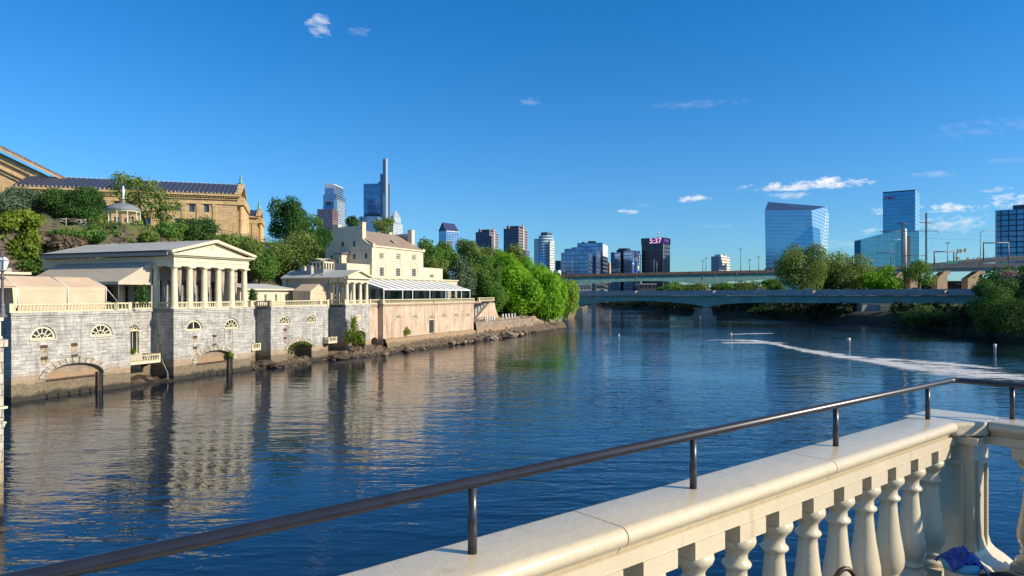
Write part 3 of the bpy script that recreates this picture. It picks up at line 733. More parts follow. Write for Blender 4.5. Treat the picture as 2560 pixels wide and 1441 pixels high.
# ------------------------------------------------------------------ awning against the temple
wa = side_w + .2; sa = x0 - .45
aw = thing('awning', 'big sloping beige canvas awning on the side of the temple pavilion', 'awning', Q.w((sa, wa, DZ)))
zt = Q.z(655, sa, wa); sf = Q.fs(296, wa); zf = Q.z(704, sf, wa); zv = Q.z(711.5, sf, wa); wend = Q.fw(60, sf); 
mb = MB(Q); mb.face([(sa, wa, zt), (sf, wa, zf), (sf, wend, zf), (sa, wend, zt)]); mb.face([(sa, wa, zt), (sa, wa, zv), (sf, wa, zv), (sf, wa, zf)]); mb.face([(sa, wend, zt), (sa, wend, zv), (sf, wend, zv), (sf, wend, zf)])
mb.build('canvas', M['awning'], aw)
mb = MB(Q); mb.face([(sf, wa, zf), (sf, wend, zf), (sf, wend, zv), (sf, wa, zv)]); mb.build('valance', M['awning'], aw)
for k in range(6):
    y = lerp(wa + .1, wend - .1, k / 5); mb = MB(Q); mb.tube([(sf + .1, y, DZ), (sf + .1, y, zv)], .06, 6); mb.build('support_post', M['lampmetal'], aw)
mb = MB(Q); mb.tube([Q.inv(P(262, 717, 75)), Q.inv(P(296, 757, 77))], .03, 5); mb.build('guy_rope', M['whitemetal'], aw)
# ------------------------------------------------------------------ large tan tent
wt = 1.6; t0, t1 = QS(43, wt), QS(264, wt); zte = Q.fz(150, 718, wt); wr2 = Q.fw(223, t1); ztr = Q.z(694.5, t1, wr2); w2 = 2 * wr2 - wt
tn = thing('marquee_tent', 'large tan canvas marquee behind the balustrade by the lamp post', 'tent', Q.w(((t0 + t1) / 2, wr2, DZ)))
tb = t0 - 9
mb = MB(Q)
mb.face([(tb, wt, zte), (t1, wt, zte), (t1, wr2, ztr), (tb, wr2, ztr)]); mb.face([(tb, w2, zte), (t1, w2, zte), (t1, wr2, ztr), (tb, wr2, ztr)]); mb.build('roof', M['tent'], tn)
mb = MB(Q)
n = 60
for j in range(n):
    a, b = lerp(t0, t1, j / n), lerp(t0, t1, (j + 1) / n); f = lambda x: wt + .02 + .025 * math.sin(x * 5.1) + .02 * math.sin(x * 13)
    mb.face([(a, f(a), DZ), (b, f(b), DZ), (b, f(b) * .3 + wt * .7, zte), (a, f(a) * .3 + wt * .7, zte)], True)
mb.face([(t1, wt, DZ), (t1, w2, DZ), (t1, w2, zte), (t1, wr2, ztr), (t1, wt, zte)]); mb.build('side_wall', M['tent'], tn)
mb = MB(Q)
for j in range(14):
    a, b = lerp(wt + .4, w2 - .2, j / 14), lerp(wt + .4, w2 - .2, (j + 1) / 14); mb.face([(t0 + .2 * math.sin(j * 1.7), a, DZ), (t0 + .2 * math.sin(j * 1.7 + 1.7), b, DZ), (t0 - .2, b, zte - .1), (t0 - .2, a, zte - .1)], True)
mb.build('end_curtain', M['tent'], tn)
mb = MB(Q); mb.box(t0, t1, wt - .03, wt - .005, zte - .42, zte - .39); 
mb.build('valance_seam', M['awning'], tn)
tm = (t0 + t1) / 2 + .35
for i, x in enumerate((t0, tm, t1)):
    mb = MB(Q); mb.tube([(x, wt - .08, DZ), (x, wt - .08, zte), (x, wr2, ztr + .03)], .05, 6); mb.build('frame_pole', M['whitemetal'], tn)
# ------------------------------------------------------------------ low kiosk building between the pavilions
wk = 8.5; k0, k1 = QS(600, wk), QS(732, wk); zk = Q.fz(735, 725, wk); 
kk = thing('kiosk_building', 'low cream building with four small arched windows and pale hipped roof', 'building', Q.w(((k0 + k1) / 2, wk, DZ)))
wins = [(crop, 636) for crop in ()]
holes = []; ws = []
for p in (636.5, 664, 690.5, 715.5):
    c = QS(p, wk); holes.append(rect(c - .26, c + .26, DZ + .4, Q.z(736, c, wk))); ws.append(c)
mb = MB(Q); mb.panel(pfw(wk), rect(k0, k1, DZ, zk), holes, .15); mb.face([(k1, wk, DZ), (k1, wk + 6, DZ), (k1, wk + 6, zk), (k1, wk, zk)]); mb.face([(k0, wk, DZ), (k0, wk + 6, DZ), (k0, wk + 6, zk), (k0, wk, zk)]); mb.build('wall', M['creamw'], kk)
for c in ws:
    sash(kk, Q, pfw(wk), c - .26, c + .26, DZ + .4, Q.z(736, c, wk), .12, 'cream', (1, 1)); zt_ = Q.z(736, c, wk)
    mb = MB(Q); o = arc(c, zt_, .36, 8, .3); i_ = arc(c, zt_, .27, 8, .2)
    for k in range(8): mb.extr([(x, wk - .05, z) for x, z in (o[k], o[k + 1], i_[k + 1], i_[k])], (0, .08, 0))
    mb.build('window_hood', M['cream'], kk)
for p in (648, 676, 702, 729):
    c = QS(p, wk); MB(Q).box(c - .05, c + .05, wk - .06, wk + .02, DZ, zk - .2).build('pilaster', M['cream'], kk)
zkr = Q.z(711, QS(690, wk + 3), wk + 3)
mb = MB(Q); e = .6; mb.face([(k0, wk - e, zk + .12), (k1 + e, wk - e, zk + .12), (k1 - 2.6, wk + 3, zkr), (k0, wk + 3, zkr)]); mb.face([(k1 + e, wk - e, zk + .12), (k1 + e, wk + 6.6, zk + .12), (k1 - 2.6, wk + 3, zkr)]); mb.face([(k0, wk + 6.6, zk + .12), (k1 + e, wk + 6.6, zk + .12), (k1 - 2.6, wk + 3, zkr), (k0, wk + 3, zkr)])
mb.build('roof', M['greyroof'], kk)
MB(Q).box(k0, k1 + e, wk - e, wk + 6.6, zk - .1, zk + .11).build('fascia', M['cream'], kk)
# small tan tent
w1_ = 4.0; a0, a1 = QS(775, w1_), QS(818, w1_); wb2 = Q.fw(732, a0); ze2 = Q.fz(790, 727.5, w1_); za2 = Q.fz(798, 710.5, w1_); am = (a0 + a1) / 2
tn2 = thing('small_tent', 'small tan peaked tent beside the low kiosk building', 'tent', Q.w((am, w1_, DZ)))
mb = MB(Q); mb.face([(a0, w1_, ze2), (am, w1_, za2), (am, wb2, za2), (a0, wb2, ze2)]); mb.face([(a1, w1_, ze2), (am, w1_, za2), (am, wb2, za2), (a1, wb2, ze2)]); mb.build('roof', M['tent'], tn2)
mb = MB(Q); mb.face([(a0, w1_, DZ), (a1, w1_, DZ), (a1, w1_, ze2), (am, w1_, za2), (a0, w1_, ze2)])
for j in range(16):
    a, b = lerp(w1_, wb2, j / 16), lerp(w1_, wb2, (j + 1) / 16); mb.face([(a0 + .08 * math.sin(j * 2), a, DZ), (a0 + .08 * math.sin(j * 2 + 2), b, DZ), (a0, b, ze2), (a0, a, ze2)], True)
mb.face([(a1, w1_, DZ), (a1, wb2, DZ), (a1, wb2, ze2), (a1, w1_, ze2)]); mb.build('side_wall', M['tent'], tn2)
mb = MB(Q); 
for x in (a0, a1): mb.tube([(x, w1_ - .05, DZ), (x, w1_ - .05, ze2), (am, w1_ - .05, za2)], .04, 6)
mb.box(a0, a1, w1_ - .05, w1_ - .02, ze2 - .45, ze2 - .40); mb.build('frame_pole', M['awning'], tn2)

# ------------------------------------------------------------------ small porch pavilion
T2 = thing('porch_pavilion', 'smaller cream pavilion with four-column pedimented porch and grey roof', 'pavilion', Q.w((53.5, 2, DZ)))
pc = [QS(p, .45) for p in (867, 884, 900, 916)]; y0, y1 = pc[0], pc[-1]
zc2 = Q.z(706, pc[0], .4); zE2 = Q.z(697, pc[0], .1)
for i in range(4): column(T2, Q, lerp(y0, y1, i / 3), .45, DZ, zc2, .32, 12)
WB2 = Q.fw(706, y0)
mb = MB(Q); mb.box(y0 - .3, y1 + .3, .12, .75, zc2, zE2); mb.box(y0 - .3, y0 + .3, .75, 4.5, zc2, zE2); mb.box(y1 - .3, y1 + .3, .75, 4.5, zc2, zE2); mb.build('entablature', M['cream'], T2)
ym = (y0 + y1) / 2; zA2 = Q.z(674.5, ym, -.2)
mb = MB(Q); mb.box(y0 - .75, y1 + .75, -.35, .9, zE2, zE2 + .2); mb.build('horizontal_cornice', M['cream'], T2)
mb = MB(Q); mb.extr([(y0 - .3, .1, zE2 + .2), (y1 + .3, .1, zE2 + .2), (ym, .1, zA2 - .3)], (0, .3, 0)); mb.build('tympanum', M['cream'], T2)
mb = MB(Q)
for sg in (-1, 1):
    xe = ym + sg * (y1 - ym + .85); mb.extr([(xe, -.4, zE2 + .2), (xe, -.4, zE2 + .42), (ym, -.4, zA2), (ym, -.4, zA2 - .26)], (0, .55, 0))
mb.build('raking_cornice', M['cream'], T2)
holes = []; zwt = Q.z(720, y0, 4); aw0, aw1 = Q.fw(862, y0), Q.fw(853, y0)
mb = MB(Q); mb.panel(pfs(y0 - .1), rect(3.4, WB2, DZ, zE2), [rect(aw0, aw1, DZ + .5, zwt)], .2); mb.box(y0, y1 + .3, 3.6, 3.8, DZ, zE2 - .05); mb.face([(y1 + .3, 3.6, DZ), (y1 + .3, WB2, DZ), (y1 + .3, WB2, zE2), (y1 + .3, 3.6, zE2)]); mb.build('wall', M['creamw'], T2)
sash(T2, Q, pfs(y0 - .1), aw0, aw1, DZ + .5, zwt, .15, 'cream', (1, 4))
for i in range(3):
    a = lerp(y0, y1, (i + .22) / 3); sash(T2, Q, pfw(3.6), a, a + (y1 - y0) / 3 * .55, DZ + .1, DZ + 2.9, -.02, 'cream', (1, 3), 'door')
for k, p in enumerate((846, 836, 822, 718, 851)):
    a = Q.fw(p, y0 - .1); MB(Q).box(y0 - (.24 if k < 3 else .2), y0 - .1, a - .12, a + (.22 if k < 3 else .02), DZ, zE2 - .1 if k != 1 else zE2 - .9).build('pilaster', M['creamw' if k < 3 else 'greytrim'], T2)
for p in (823, 847): a = Q.fw(p, y0 - .1); mb = MB(Q); mb.tube([(y0 - .35, a, DZ), (y0 - .35, a, zE2)], .07, 6); mb.build('downpipe', M['greytrim'], T2)
aq, ar = Q.fw(818, y0 - .1), Q.fw(770, y0 - .1)
mb = MB(Q); o = arc((aq + ar) / 2, DZ + 3, abs(ar - aq) / 2 + .25, 12); i_ = arc((aq + ar) / 2, DZ + 3, abs(ar - aq) / 2, 12)
for k in range(12): mb.extr([(y0 - .16, x, z) for x, z in (o[k], o[k + 1], i_[k + 1], i_[k])], (.07, 0, 0))
mb.build('blind_arch', M['cream'], T2)
wr3 = Q.fw(727, ym); eL, eR = y0 - 1.0, y1 + 1.0; wq = Q.fw(701, eL); zo2 = zE2 + .22
mb = MB(Q); mb.face([(eL, .1, zo2), (eL, wq, zo2), (ym, wr3, zA2 - .02), (ym, .1, zA2 - .02)]); mb.face([(eR, .1, zo2), (ym, .1, zA2 - .02), (ym, wr3, zA2 - .02), (eR, wq, zo2)]); mb.face([(eL, wq, zo2), (eR, wq, zo2), (ym, wr3, zA2 - .02)]); mb.build('roof', M['greyroof'], T2)
mb = MB(Q); mb.box(eL, y0 - .1, .1, wq, zo2 - .22, zo2 - .01); mb.box(y1 + .3, eR, .1, wq, zo2 - .22, zo2 - .01); mb.build('eave_board', M['cream'], T2)
def chimney(root, s0, s1, w0, w1, z0, z1, m='creamw'):
    mb = MB(Q); mb.box(s0, s1, w0, w1, z0, z1 - .2); mb.box(s0 - .07, s1 + .07, w0 - .07, w1 + .07, z1 - .2, z1); return mb.build('chimney', M[m], root)
sq = y0 + .4; wch = Q.fw(772, sq); chimney(T2, sq, sq + 1.0, wch - .5, wch + .5, zo2, Q.z(664, sq, wch), 'stone')
sq = y1; wch = Q.fw(757, sq); chimney(T2, sq, sq + .8, wch - .4, wch + .4, zo2, Q.z(667, sq, wch))
# cupola
wcu = Q.fw(812, ym + .8); Dc = Q.w((ym, wcu, 0)).y; zb = Q.z(676, ym, wcu); zt = Q.z(655, ym, wcu); ht_ = 1.35
mb = MB(Q); mb.box(ym - ht_ - .1, ym + ht_ + .1, wcu - ht_ - .1, wcu + ht_ + .1, zA2 - 1.2, zb + .1); cu = mb.build('cupola', M['greytrim'], T2)
mb = MB(Q)
for i in range(5):
    for k in (-1, 1):
        t = lerp(-ht_, ht_, i / 4); mb.box(ym + t - .12, ym + t + .12, wcu + k * ht_ - .12, wcu + k * ht_ + .12, zb + .1, zt); mb.box(ym + k * ht_ - .12, ym + k * ht_ + .12, wcu + t - .12, wcu + t + .12, zb + .1, zt)
mb.box(ym - ht_ - .1, ym + ht_ + .1, wcu - ht_ - .1, wcu + ht_ + .1, zt - .25, zt); mb.build('louvre_post', M['cream'], cu)
MB(Q).box(ym - ht_ + .2, ym + ht_ - .2, wcu - ht_ + .2, wcu + ht_ - .2, zb + .1, zt - .25).build('louvre', M['darkglass'], cu)
mb = MB(Q)
e = ht_ + .4; zp = Q.z(647, ym, wcu); 
for (q0, q1) in (((-e, -e), (e, -e)), ((e, -e), (e, e)), ((e, e), (-e, e)), ((-e, e), (-e, -e))):
    mx, my = (q0[0] + q1[0]) / 2, (q0[1] + q1[1]) / 2
    mb.face([(ym + q0[0], wcu + q0[1], zt), (ym + mx, wcu + my, zp), (ym, wcu, zp + .05)]); mb.face([(ym + q1[0], wcu + q1[1], zt), (ym, wcu, zp + .05), (ym + mx, wcu + my, zp)])
mb.build('cupola_roof', M['railcream'], cu)
a_, b_ = lerp(y0, y1, 0) + .35, y1 - .35
for i in range(3):
    balustrade('short cream balustrade in the %s gap of the four-column porch' % ['left', 'middle', 'right'][i], [(lerp(y0, y1, i / 3) + .34, .45), (lerp(y0, y1, (i + 1) / 3) - .34, .45)], DZ, .74, .3, 'short balustrades between the porch columns', pw=.06)
balustrade('cream balustrade between the porch and the pink wall', [(y1 + .4, w_), (59.9, w_), (59.9, -.9)], group='cream balustrades along the quay edge')

# ------------------------------------------------------------------ pink wall
pw0 = QS(958, -1); pw1 = QS(1184, -1)
PK = thing('pink_river_wall', 'long peeling pink stucco river wall with six little fan windows and door', 'river wall', Q.w(((pw0 + pw1) / 2, -1, 0)))
holes = []; L = []
for (p0, p1, yb, yt) in ((987.8, 1002, 798, 788), (1031.8, 1044.4, 796.6, 786.7), (1103.7, 1115.4, 794, 784.3), (1133, 1146, 793.5, 783.5), (1163, 1174, 792.4, 783.2)):
    sp = lun_spec(p0, p1, yb, yt, -1); L.append(sp); holes.append(arc(sp[0], sp[1], sp[2], 12, sp[3]))
d0, d1 = QS(1073, -1), QS(1085, -1); dc = (d0 + d1) / 2; dz0, dz1 = Q.z(834, dc, -1), Q.z(799, dc, -1); dr = (d1 - d0) / 2
holes.append([(d1, dz0), (d1, dz1)] + arc(dc, dz1, dr, 10)[1:-1] + [(d0, dz1), (d0, dz0)])
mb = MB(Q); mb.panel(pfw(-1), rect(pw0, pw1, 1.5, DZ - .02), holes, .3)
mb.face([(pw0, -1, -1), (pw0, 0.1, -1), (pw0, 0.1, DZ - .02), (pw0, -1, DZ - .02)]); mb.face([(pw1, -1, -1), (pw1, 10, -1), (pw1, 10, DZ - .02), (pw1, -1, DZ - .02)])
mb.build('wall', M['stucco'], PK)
for sp in L: lunette(PK, Q, pfw(-1), *sp, depth=.25)
sash(PK, Q, pfw(-1), d0, d1, dz0, dz1, .2, 'greytrim', (1, 0), 'door'); lunette(PK, Q, pfw(-1), dc, dz1, dr, dr, .25)
mb = MB(Q); mb.box(pw0 - .1, pw1 + .1, -1.14, -.6, DZ - .28, DZ); mb.build('cornice', M['stucco'], PK)
mb = MB(Q); 
n = 90
for j in range(n):
    a, b = lerp(pw0 - .02, pw1, j / n), lerp(pw0 - .02, pw1, (j + 1) / n)
    f = lambda x: 2.25 + .25 * nz(x, 0, 7, .3); g = lambda x: 1.25 + .2 * nz(x, 0, 2, .5)
    mb.face([(a, -2.0 - .2 * nz(a, 1, 1, .8), -.6), (b, -2.0 - .2 * nz(b, 1, 1, .8), -.6), (b, -1.8, g(b)), (a, -1.8, g(a))]); mb.face([(a, -1.8, g(a)), (b, -1.8, g(b)), (b, -1.45, f(b)), (a, -1.45, f(a))]); mb.face([(a, -1.45, f(a)), (b, -1.45, f(b)), (b, -1, f(b) + .08), (a, -1, f(a) + .08)])
mb.build('footing', M['rubble'], PK)
P2 = thing('pink_wall_strip', 'narrow pink stucco wall with small dark arch beside the stone porch base', 'river wall', Q.w((58.5, 0, 0)))
s0, s1 = sH + .01, pw0 - .01; cA = QS(937, 0); 
a, b = QS(928, 0), min(QS(946, 0), s1 - .15); c = (a + b) / 2; zs, za = Q.z(852, c, 0), Q.z(844, c, 0)
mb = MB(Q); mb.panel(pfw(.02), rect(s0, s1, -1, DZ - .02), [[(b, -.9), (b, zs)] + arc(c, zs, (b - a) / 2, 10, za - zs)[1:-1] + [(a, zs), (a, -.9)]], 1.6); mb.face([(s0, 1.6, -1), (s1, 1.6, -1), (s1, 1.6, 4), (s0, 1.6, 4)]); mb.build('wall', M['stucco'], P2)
mb = MB(Q); mb.box(s0 + .13, s1 - .13, -.12, .5, DZ - .28, DZ); mb.build('cornice', M['stucco'], P2)
n3 = (pw1 - pw0)
balustrade('long cream balustrade left half above the pink wall', [(pw0, -.9), ((pw0 + pw1) / 2, -.9)])
balustrade('long cream balustrade right half above the pink wall', [((pw0 + pw1) / 2, -.9), (pw1, -.9), (pw1, 3)])
# stair wall to the right of the pink wall
ST = thing('stair_wall', 'pale stucco stair wall with stepped flank right of the pink wall', 'wall', Q.w((103, 3, 4)))
wS = 3.0; q = lambda px, py: (QS(px, wS), Q.fz(px, py, wS))
out = [q(1183, 818), q(1256, 815), q(1252, 808), q(1240, 775), q(1236, 757), q(1222, 757)]
st = [q(1222, 757)]
for k in range(10):
    x_, z_ = q(lerp(1222, 1184, (k + 1) / 10), lerp(757, 802, (k + 1) / 10)); st.append((st[-1][0], z_)); st.append((x_, z_))
mb = MB(Q); mb.panel(pfw(wS), [q(1183, 822)] + out[1:] + st[1:], [], back=.6); mb.build('front_wall', M['stucco'], ST)
sx = QS(1236, wS) - .6; mb = MB(Q); mb.box(pw1, sx, wS + 3.2, wS + 3.6, 3, DZ); mb.box(sx, sx + .5, wS + .6, wS + 9, 3, DZ - .01); mb.build('back_wall', M['stucco'], ST)
mb = MB(Q)
for k in range(10): x_ = lerp(st[0][0], pw1 + .2, (k + .5) / 10); mb.box(x_ - .6, x_ + .6, wS + .6, wS + 3.2, 3.2, lerp(DZ - .4, 4.6, (k + .5) / 10))
mb.build('steps', M['conc'], ST)
balustrade('short cream balustrade on top of the stair wall', [(QS(1199, wS), wS + .3), (QS(1235, wS), wS + .3)], DZ, .85, .4, pw=.25)

# ------------------------------------------------------------------ gabled house
wH = 10.0; h0, h1 = QS(930, wH), QS(1058, wH)
HS = thing('gabled_house', 'tall cream house with twin end chimneys and tan seamed metal roof', 'house', Q.w(((h0 + h1) / 2, wH, DZ)))
zh = Q.z(616, h0, wH); 
fw_ = lambda px: Q.fw(px, h0)
zc_ = lambda px, py: Q.z(py, h0, fw_(px))
wbk = fw_(813)
upper = [(948.4, 959, 633, 648), (991, 1001, 635, 649), (1030, 1040, 638, 651)]; lower = [(949, 960, 669, 691), (990, 1001, 671, 691.5), (1030, 1040, 672, 692)]
def hole_f(p): a, b = QS(p[0], wH), QS(p[1], wH); c = (a + b) / 2; return (a, b, Q.z(p[3], c, wH), Q.z(p[2], c, wH))
fh = [hole_f(p) for p in upper + lower]
mb = MB(Q); mb.panel(pfw(wH), rect(h0, h1, DZ, zh), [rect(*f) for f in fh], .2)
side = [(853, 860, 605, 617), (882, 888, 602, 616.5), (912, 918, 633, 647), (882, 889, 636, 649), (826, 831, 639, 651)]
sh = []
for p in side:
    a, b = fw_(p[1]), fw_(p[0]); sh.append((a, b, zc_((p[0] + p[1]) / 2, p[3]), zc_((p[0] + p[1]) / 2, p[2])))
# gable outline in (w, z)
g = [(wH, DZ), (wbk, DZ), (wbk, zc_(813, 626)), (fw_(816), zc_(816, 622)), (fw_(824), zc_(824, 612)), (fw_(833), zc_(833, 598)), (fw_(833), zc_(833, 565)), (fw_(845), zc_(845, 565)), (fw_(846), zc_(846, 569)), (fw_(895), zc_(895, 565)), (fw_(896), zc_(896, 557)), (fw_(906), zc_(906, 555)), (fw_(906), zc_(906, 596)), (fw_(911), zc_(911, 601)), (fw_(918), zc_(918, 607)), (fw_(926), zc_(926, 612)), (wH, zc_(930, 612))]
mb.panel(pfs(h0), g, [rect(*f) for f in sh], .25)
gt = .5
mb2 = [(h0 + gt)]
n = len(g)
for i in range(2, n - 1):
    (a, z), (b, y) = g[i], g[i + 1]; mb.face([(h0, a, z), (h0, b, y), (h0 + gt, b, y), (h0 + gt, a, z)])
mb.panel(pfs(h0 + gt), g[2:], [], 0)
mb.panel(pfs(h1), [(a, z) for a, z in g], [], 0); mb.panel(pfs(h1 - gt), g[2:], [], 0)
for i in range(2, n - 1):
    (a, z), (b, y) = g[i], g[i + 1]; mb.face([(h1, a, z), (h1, b, y), (h1 - gt, b, y), (h1 - gt, a, z)])
mb.face([(h0, wbk, DZ), (h1, wbk, DZ), (h1, wbk, zh), (h0, wbk, zh)])
mb.build('wall', M['creamw'], HS)
for f in fh[:3]: sash(HS, Q, pfw(wH), *f, .16, 'cream', (2, 2))
for f in fh[3:]: sash(HS, Q, pfw(wH), *f, .16, 'greytrim', (2, 3))
for f in sh: sash(HS, Q, pfs(h0), *f, .2, 'greytrim', (1, 1))
for f in fh[:3]:
    mb = MB(Q); mb.box(f[0] - .15, f[1] + .35, wH - .04, wH + .01, f[3] + .03, f[3] + .12); mb.box(f[1] + .15, f[1] + .3, wH - .04, wH + .01, f[2], f[3]); mb.box(f[0] - .1, f[1] + .1, wH - .1, wH + .01, f[2] - .12, f[2]); mb.build('window_surround', M['creamw'], HS)
for f in fh[3:]:
    mb = MB(Q); c = (f[0] + f[1]) / 2; r = (f[1] - f[0]) / 2 + .75; zz = f[3] + .25; o = arc(c, zz, r, 12, r * .62); i_ = arc(c, zz, r - .14, 12, r * .62 - .14)
    for k in range(12): mb.extr([(x, wH - .09, z) for x, z in (o[k], o[k + 1], i_[k + 1], i_[k])], (0, .1, 0))
    mb.box(c + r - .14, c + r, wH - .09, wH + .01, DZ, zz); mb.box(c - r, c - r + .14, wH - .09, wH + .01, DZ, zz); mb.build('arched_surround', M['creamw'], HS)
zsc = Q.z(652, h0 + 5, wH); MB(Q).box(h0, h1, wH - .07, wH + .01, zsc, zsc + .12).build('string_course', M['creamw'], HS)
a = zsc; MB(Q).box(h0 - .07, h0 + .01, wH, wbk, zsc + 1.6, zsc + 1.72).build('string_course', M['creamw'], HS)
MB(Q).box(h0 + .0, h1, wH - .28, wH + .1, zh - .02, zh + .25).build('cornice', M['cream'], HS)
rw = (fw_(906) + fw_(833)) / 2; zrd = Q.z(573.5, h0 + 2, rw)
mb = MB(Q); mb.face([(h0 + gt, wH - .3, zh + .26), (h1 - gt, wH - .3, zh + .26), (h1 - gt, rw, zrd), (h0 + gt, rw, zrd)]); mb.face([(h0 + gt, wbk, zh + .2), (h1 - gt, wbk, zh + .2), (h1 - gt, rw, zrd), (h0 + gt, rw, zrd)])
rf = mb.build('roof', M['tanroof'], HS)
t_ = .35; cz = lerp(zh + .26, zrd, t_); mb = MB(Q); cw_ = lerp(wH - .3, rw, t_); cs_ = QS(983, cw_); mb.extr([(cs_ - .5, cw_ - .5, cz - .1), (cs_ + .6, cw_ - .5, cz - .1), (cs_ + .6, cw_ + .4, cz + .5), (cs_ - .5, cw_ + .4, cz + .5)], (0, 0, .14)); mb.build('roof_hatch', M['greytrim'], rf)
for (sx0, sx1) in ((h0, h0 + 1.15), (h1 - 1.15, h1)):
    chimney(HS, sx0 - .02, sx1 + .02, fw_(906) - .02, fw_(895), zh, zc_(906, 555)); chimney(HS, sx0 - .02, sx1 + .02, fw_(845), fw_(833) + .1, zh, zc_(845, 562))
    
for (sx0, sx1) in ((h0 - .1, h0 + .6), (h1 - .6, h1 + .1)): MB(Q).box(sx0, sx1, wH - .35, wH + .3, zh - .1, zh + .55).build('kneeler', M['cream'], HS)
# box bay on the gable side
bw0, bw1 = Q.fw(866, h0), Q.fw(852, h0); bs = h0 - 2.2
bw0 = Q.fw(854, bs); bw1 = Q.fw(840, bs); zb1 = Q.z(636, bs, bw0)
mb = MB(Q); mb.box(bs, h0 - .01, bw0, bw1, DZ, zb1); by = mb.build('side_bay', M['creamw'], HS)
mb = MB(Q); mb.box(bs - .3, h0 - .02, bw0 - .3, bw1 + .3, zb1 + .003, zb1 + .2); mb.extr([(bs - .3, bw0 - .3, zb1 + .2), (h0 - .02, bw0 - .3, zb1 + .2), (h0 - .02, bw0 - .3, zb1 + .7)], (0, bw1 - bw0 + .6, 0)); mb.build('bay_roof', M['slate'], by)
sash(by, Q, pfs(bs), lerp(bw0, bw1, .4), lerp(bw0, bw1, .75), zb1 - 2.1, zb1 - .6, -.02, 'cream', (0, 1), 'bay_window')
# low wings
e0 = QS(867, wH + .5); WL = MB(Q).box(e0, h0 - .01, wH + .5, wH + 5, DZ, Q.z(662, h0, wH)).build('left_wing', M['creamw'], HS)
wgx = QS(1107, wH); wz = Q.z(669, h1, wH)
mb = MB(Q); cw2 = QS(1080, wH); zl = Q.z(694, cw2, wH); mb.panel(pfw(wH + .05), rect(h1 + .01, wgx, DZ, wz), [arc(cw2, zl, 1.0, 10, .8)], .3); mb.face([(wgx, wH + .05, DZ), (wgx, wH + 8, DZ), (wgx, wH + 8, wz), (wgx, wH + .05, wz)]); mb.face([(h1, wH + .05, wz), (wgx, wH + .05, wz), (wgx, wH + 8, wz), (h1, wH + 8, wz)])
WR = mb.build('right_wing', M['creamw'], HS); lunette(WR, Q, pfw(wH + .05), cw2, zl, 1.0, .8, fan=False)

# glazed striped canopy dining pavilion
wf, wbk2 = 1.3, 7.6; c0, c1 = QS(958, wf), QS(1175, wf); zcf = Q.fz(1060, 723.5, wf); zcb = Q.z(700.5, QS(1000, wbk2), wbk2)
CP = thing('canopy_pavilion', 'white and grey striped canopy pavilion with glazed sides along the terrace', 'canopy', Q.w(((c0 + c1) / 2, 4, DZ)))
b0 = QS(925, wbk2); b1 = QS(1128, wbk2)
mb = MB(Q); mb.face([(c0, wf, zcf), (c1, wf, zcf), (c1, wbk2, zcb), (c0, wbk2, zcb)]); mb.build('striped_roof', M['stripe'], CP)
mb = MB(Q); mb.face([(c0, wf, zcf), (c0, wbk2, zcb), (c0, wbk2, zcf)]);  mb.build('end_gable', M['greytrim'], CP)
mb = MB(Q); mb.box(c0, c1, wf - .04, wf + .06, zcf - .22, zcf); mb.build('front_beam', M['whitemetal'], CP)
for p in (959, 1006, 1031, 1074, 1114, 1153, 1174.5):
    x = QS(p, wf); MB(Q).box(x - .09, x + .09, wf - .08, wf + .08, DZ, zcf - .22).build('post', M['whitemetal'], CP)
for k in range(4): y = lerp(wf, wbk2, (k + .7) / 4); MB(Q).box(c0 - .05, c0 + .05, y - .05, y + .05, DZ, lerp(zcf, zcb, (k + .7) / 4) - .05).build('side_post', M['greytrim'], CP)
def _cg(t, b, o):
    g = t.new('ShaderNodeBsdfGlossy'); g.inputs['Roughness'].default_value = .05; g.inputs[0].default_value = (.7, .8, .85, 1); tr = t.new('ShaderNodeBsdfTransparent'); tr.inputs[0].default_value = (.62, .68, .68, 1)
    ms = t.new('ShaderNodeMixShader'); ms.inputs[0].default_value = .13; t.link(tr.outputs[0], ms.inputs[1]); t.link(g.outputs[0], ms.inputs[2]); t.link(ms.outputs[0], o.inputs[0])
M['clear'] = mat('clear_vinyl', _cg)
mb = MB(Q); mb.face([(c0, wf, DZ), (c1, wf, DZ), (c1, wf, zcf - .22), (c0, wf, zcf - .22)]); mb.face([(c0, wf + .1, DZ), (c0, wbk2, DZ), (c0, wbk2, zcf), (c0, wf + .1, zcf)]); mb.build('clear_panels', M['clear'], CP)
LB = MB(Q); LB.box(b0, b1 + 3, wbk2 + .02, wbk2 + 2.3, DZ, zcb + .15); LB.build('back_wall', M['creamw'], CP)
MB(Q).box(b0 - .5, b1 + 3.3, wbk2 - .25, wbk2 + 2.39, zcb + .153, zcb + .42).build('back_parapet', M['railcream'], CP)
for k in range(11):
    x = lerp(c0 + 1.5, b1, k / 10); sash(CP, Q, pfw(wbk2), x, x + 1.7, DZ + .1, DZ + 2.7, -.03, 'lampmetal', (1, 1), 'glass_door')
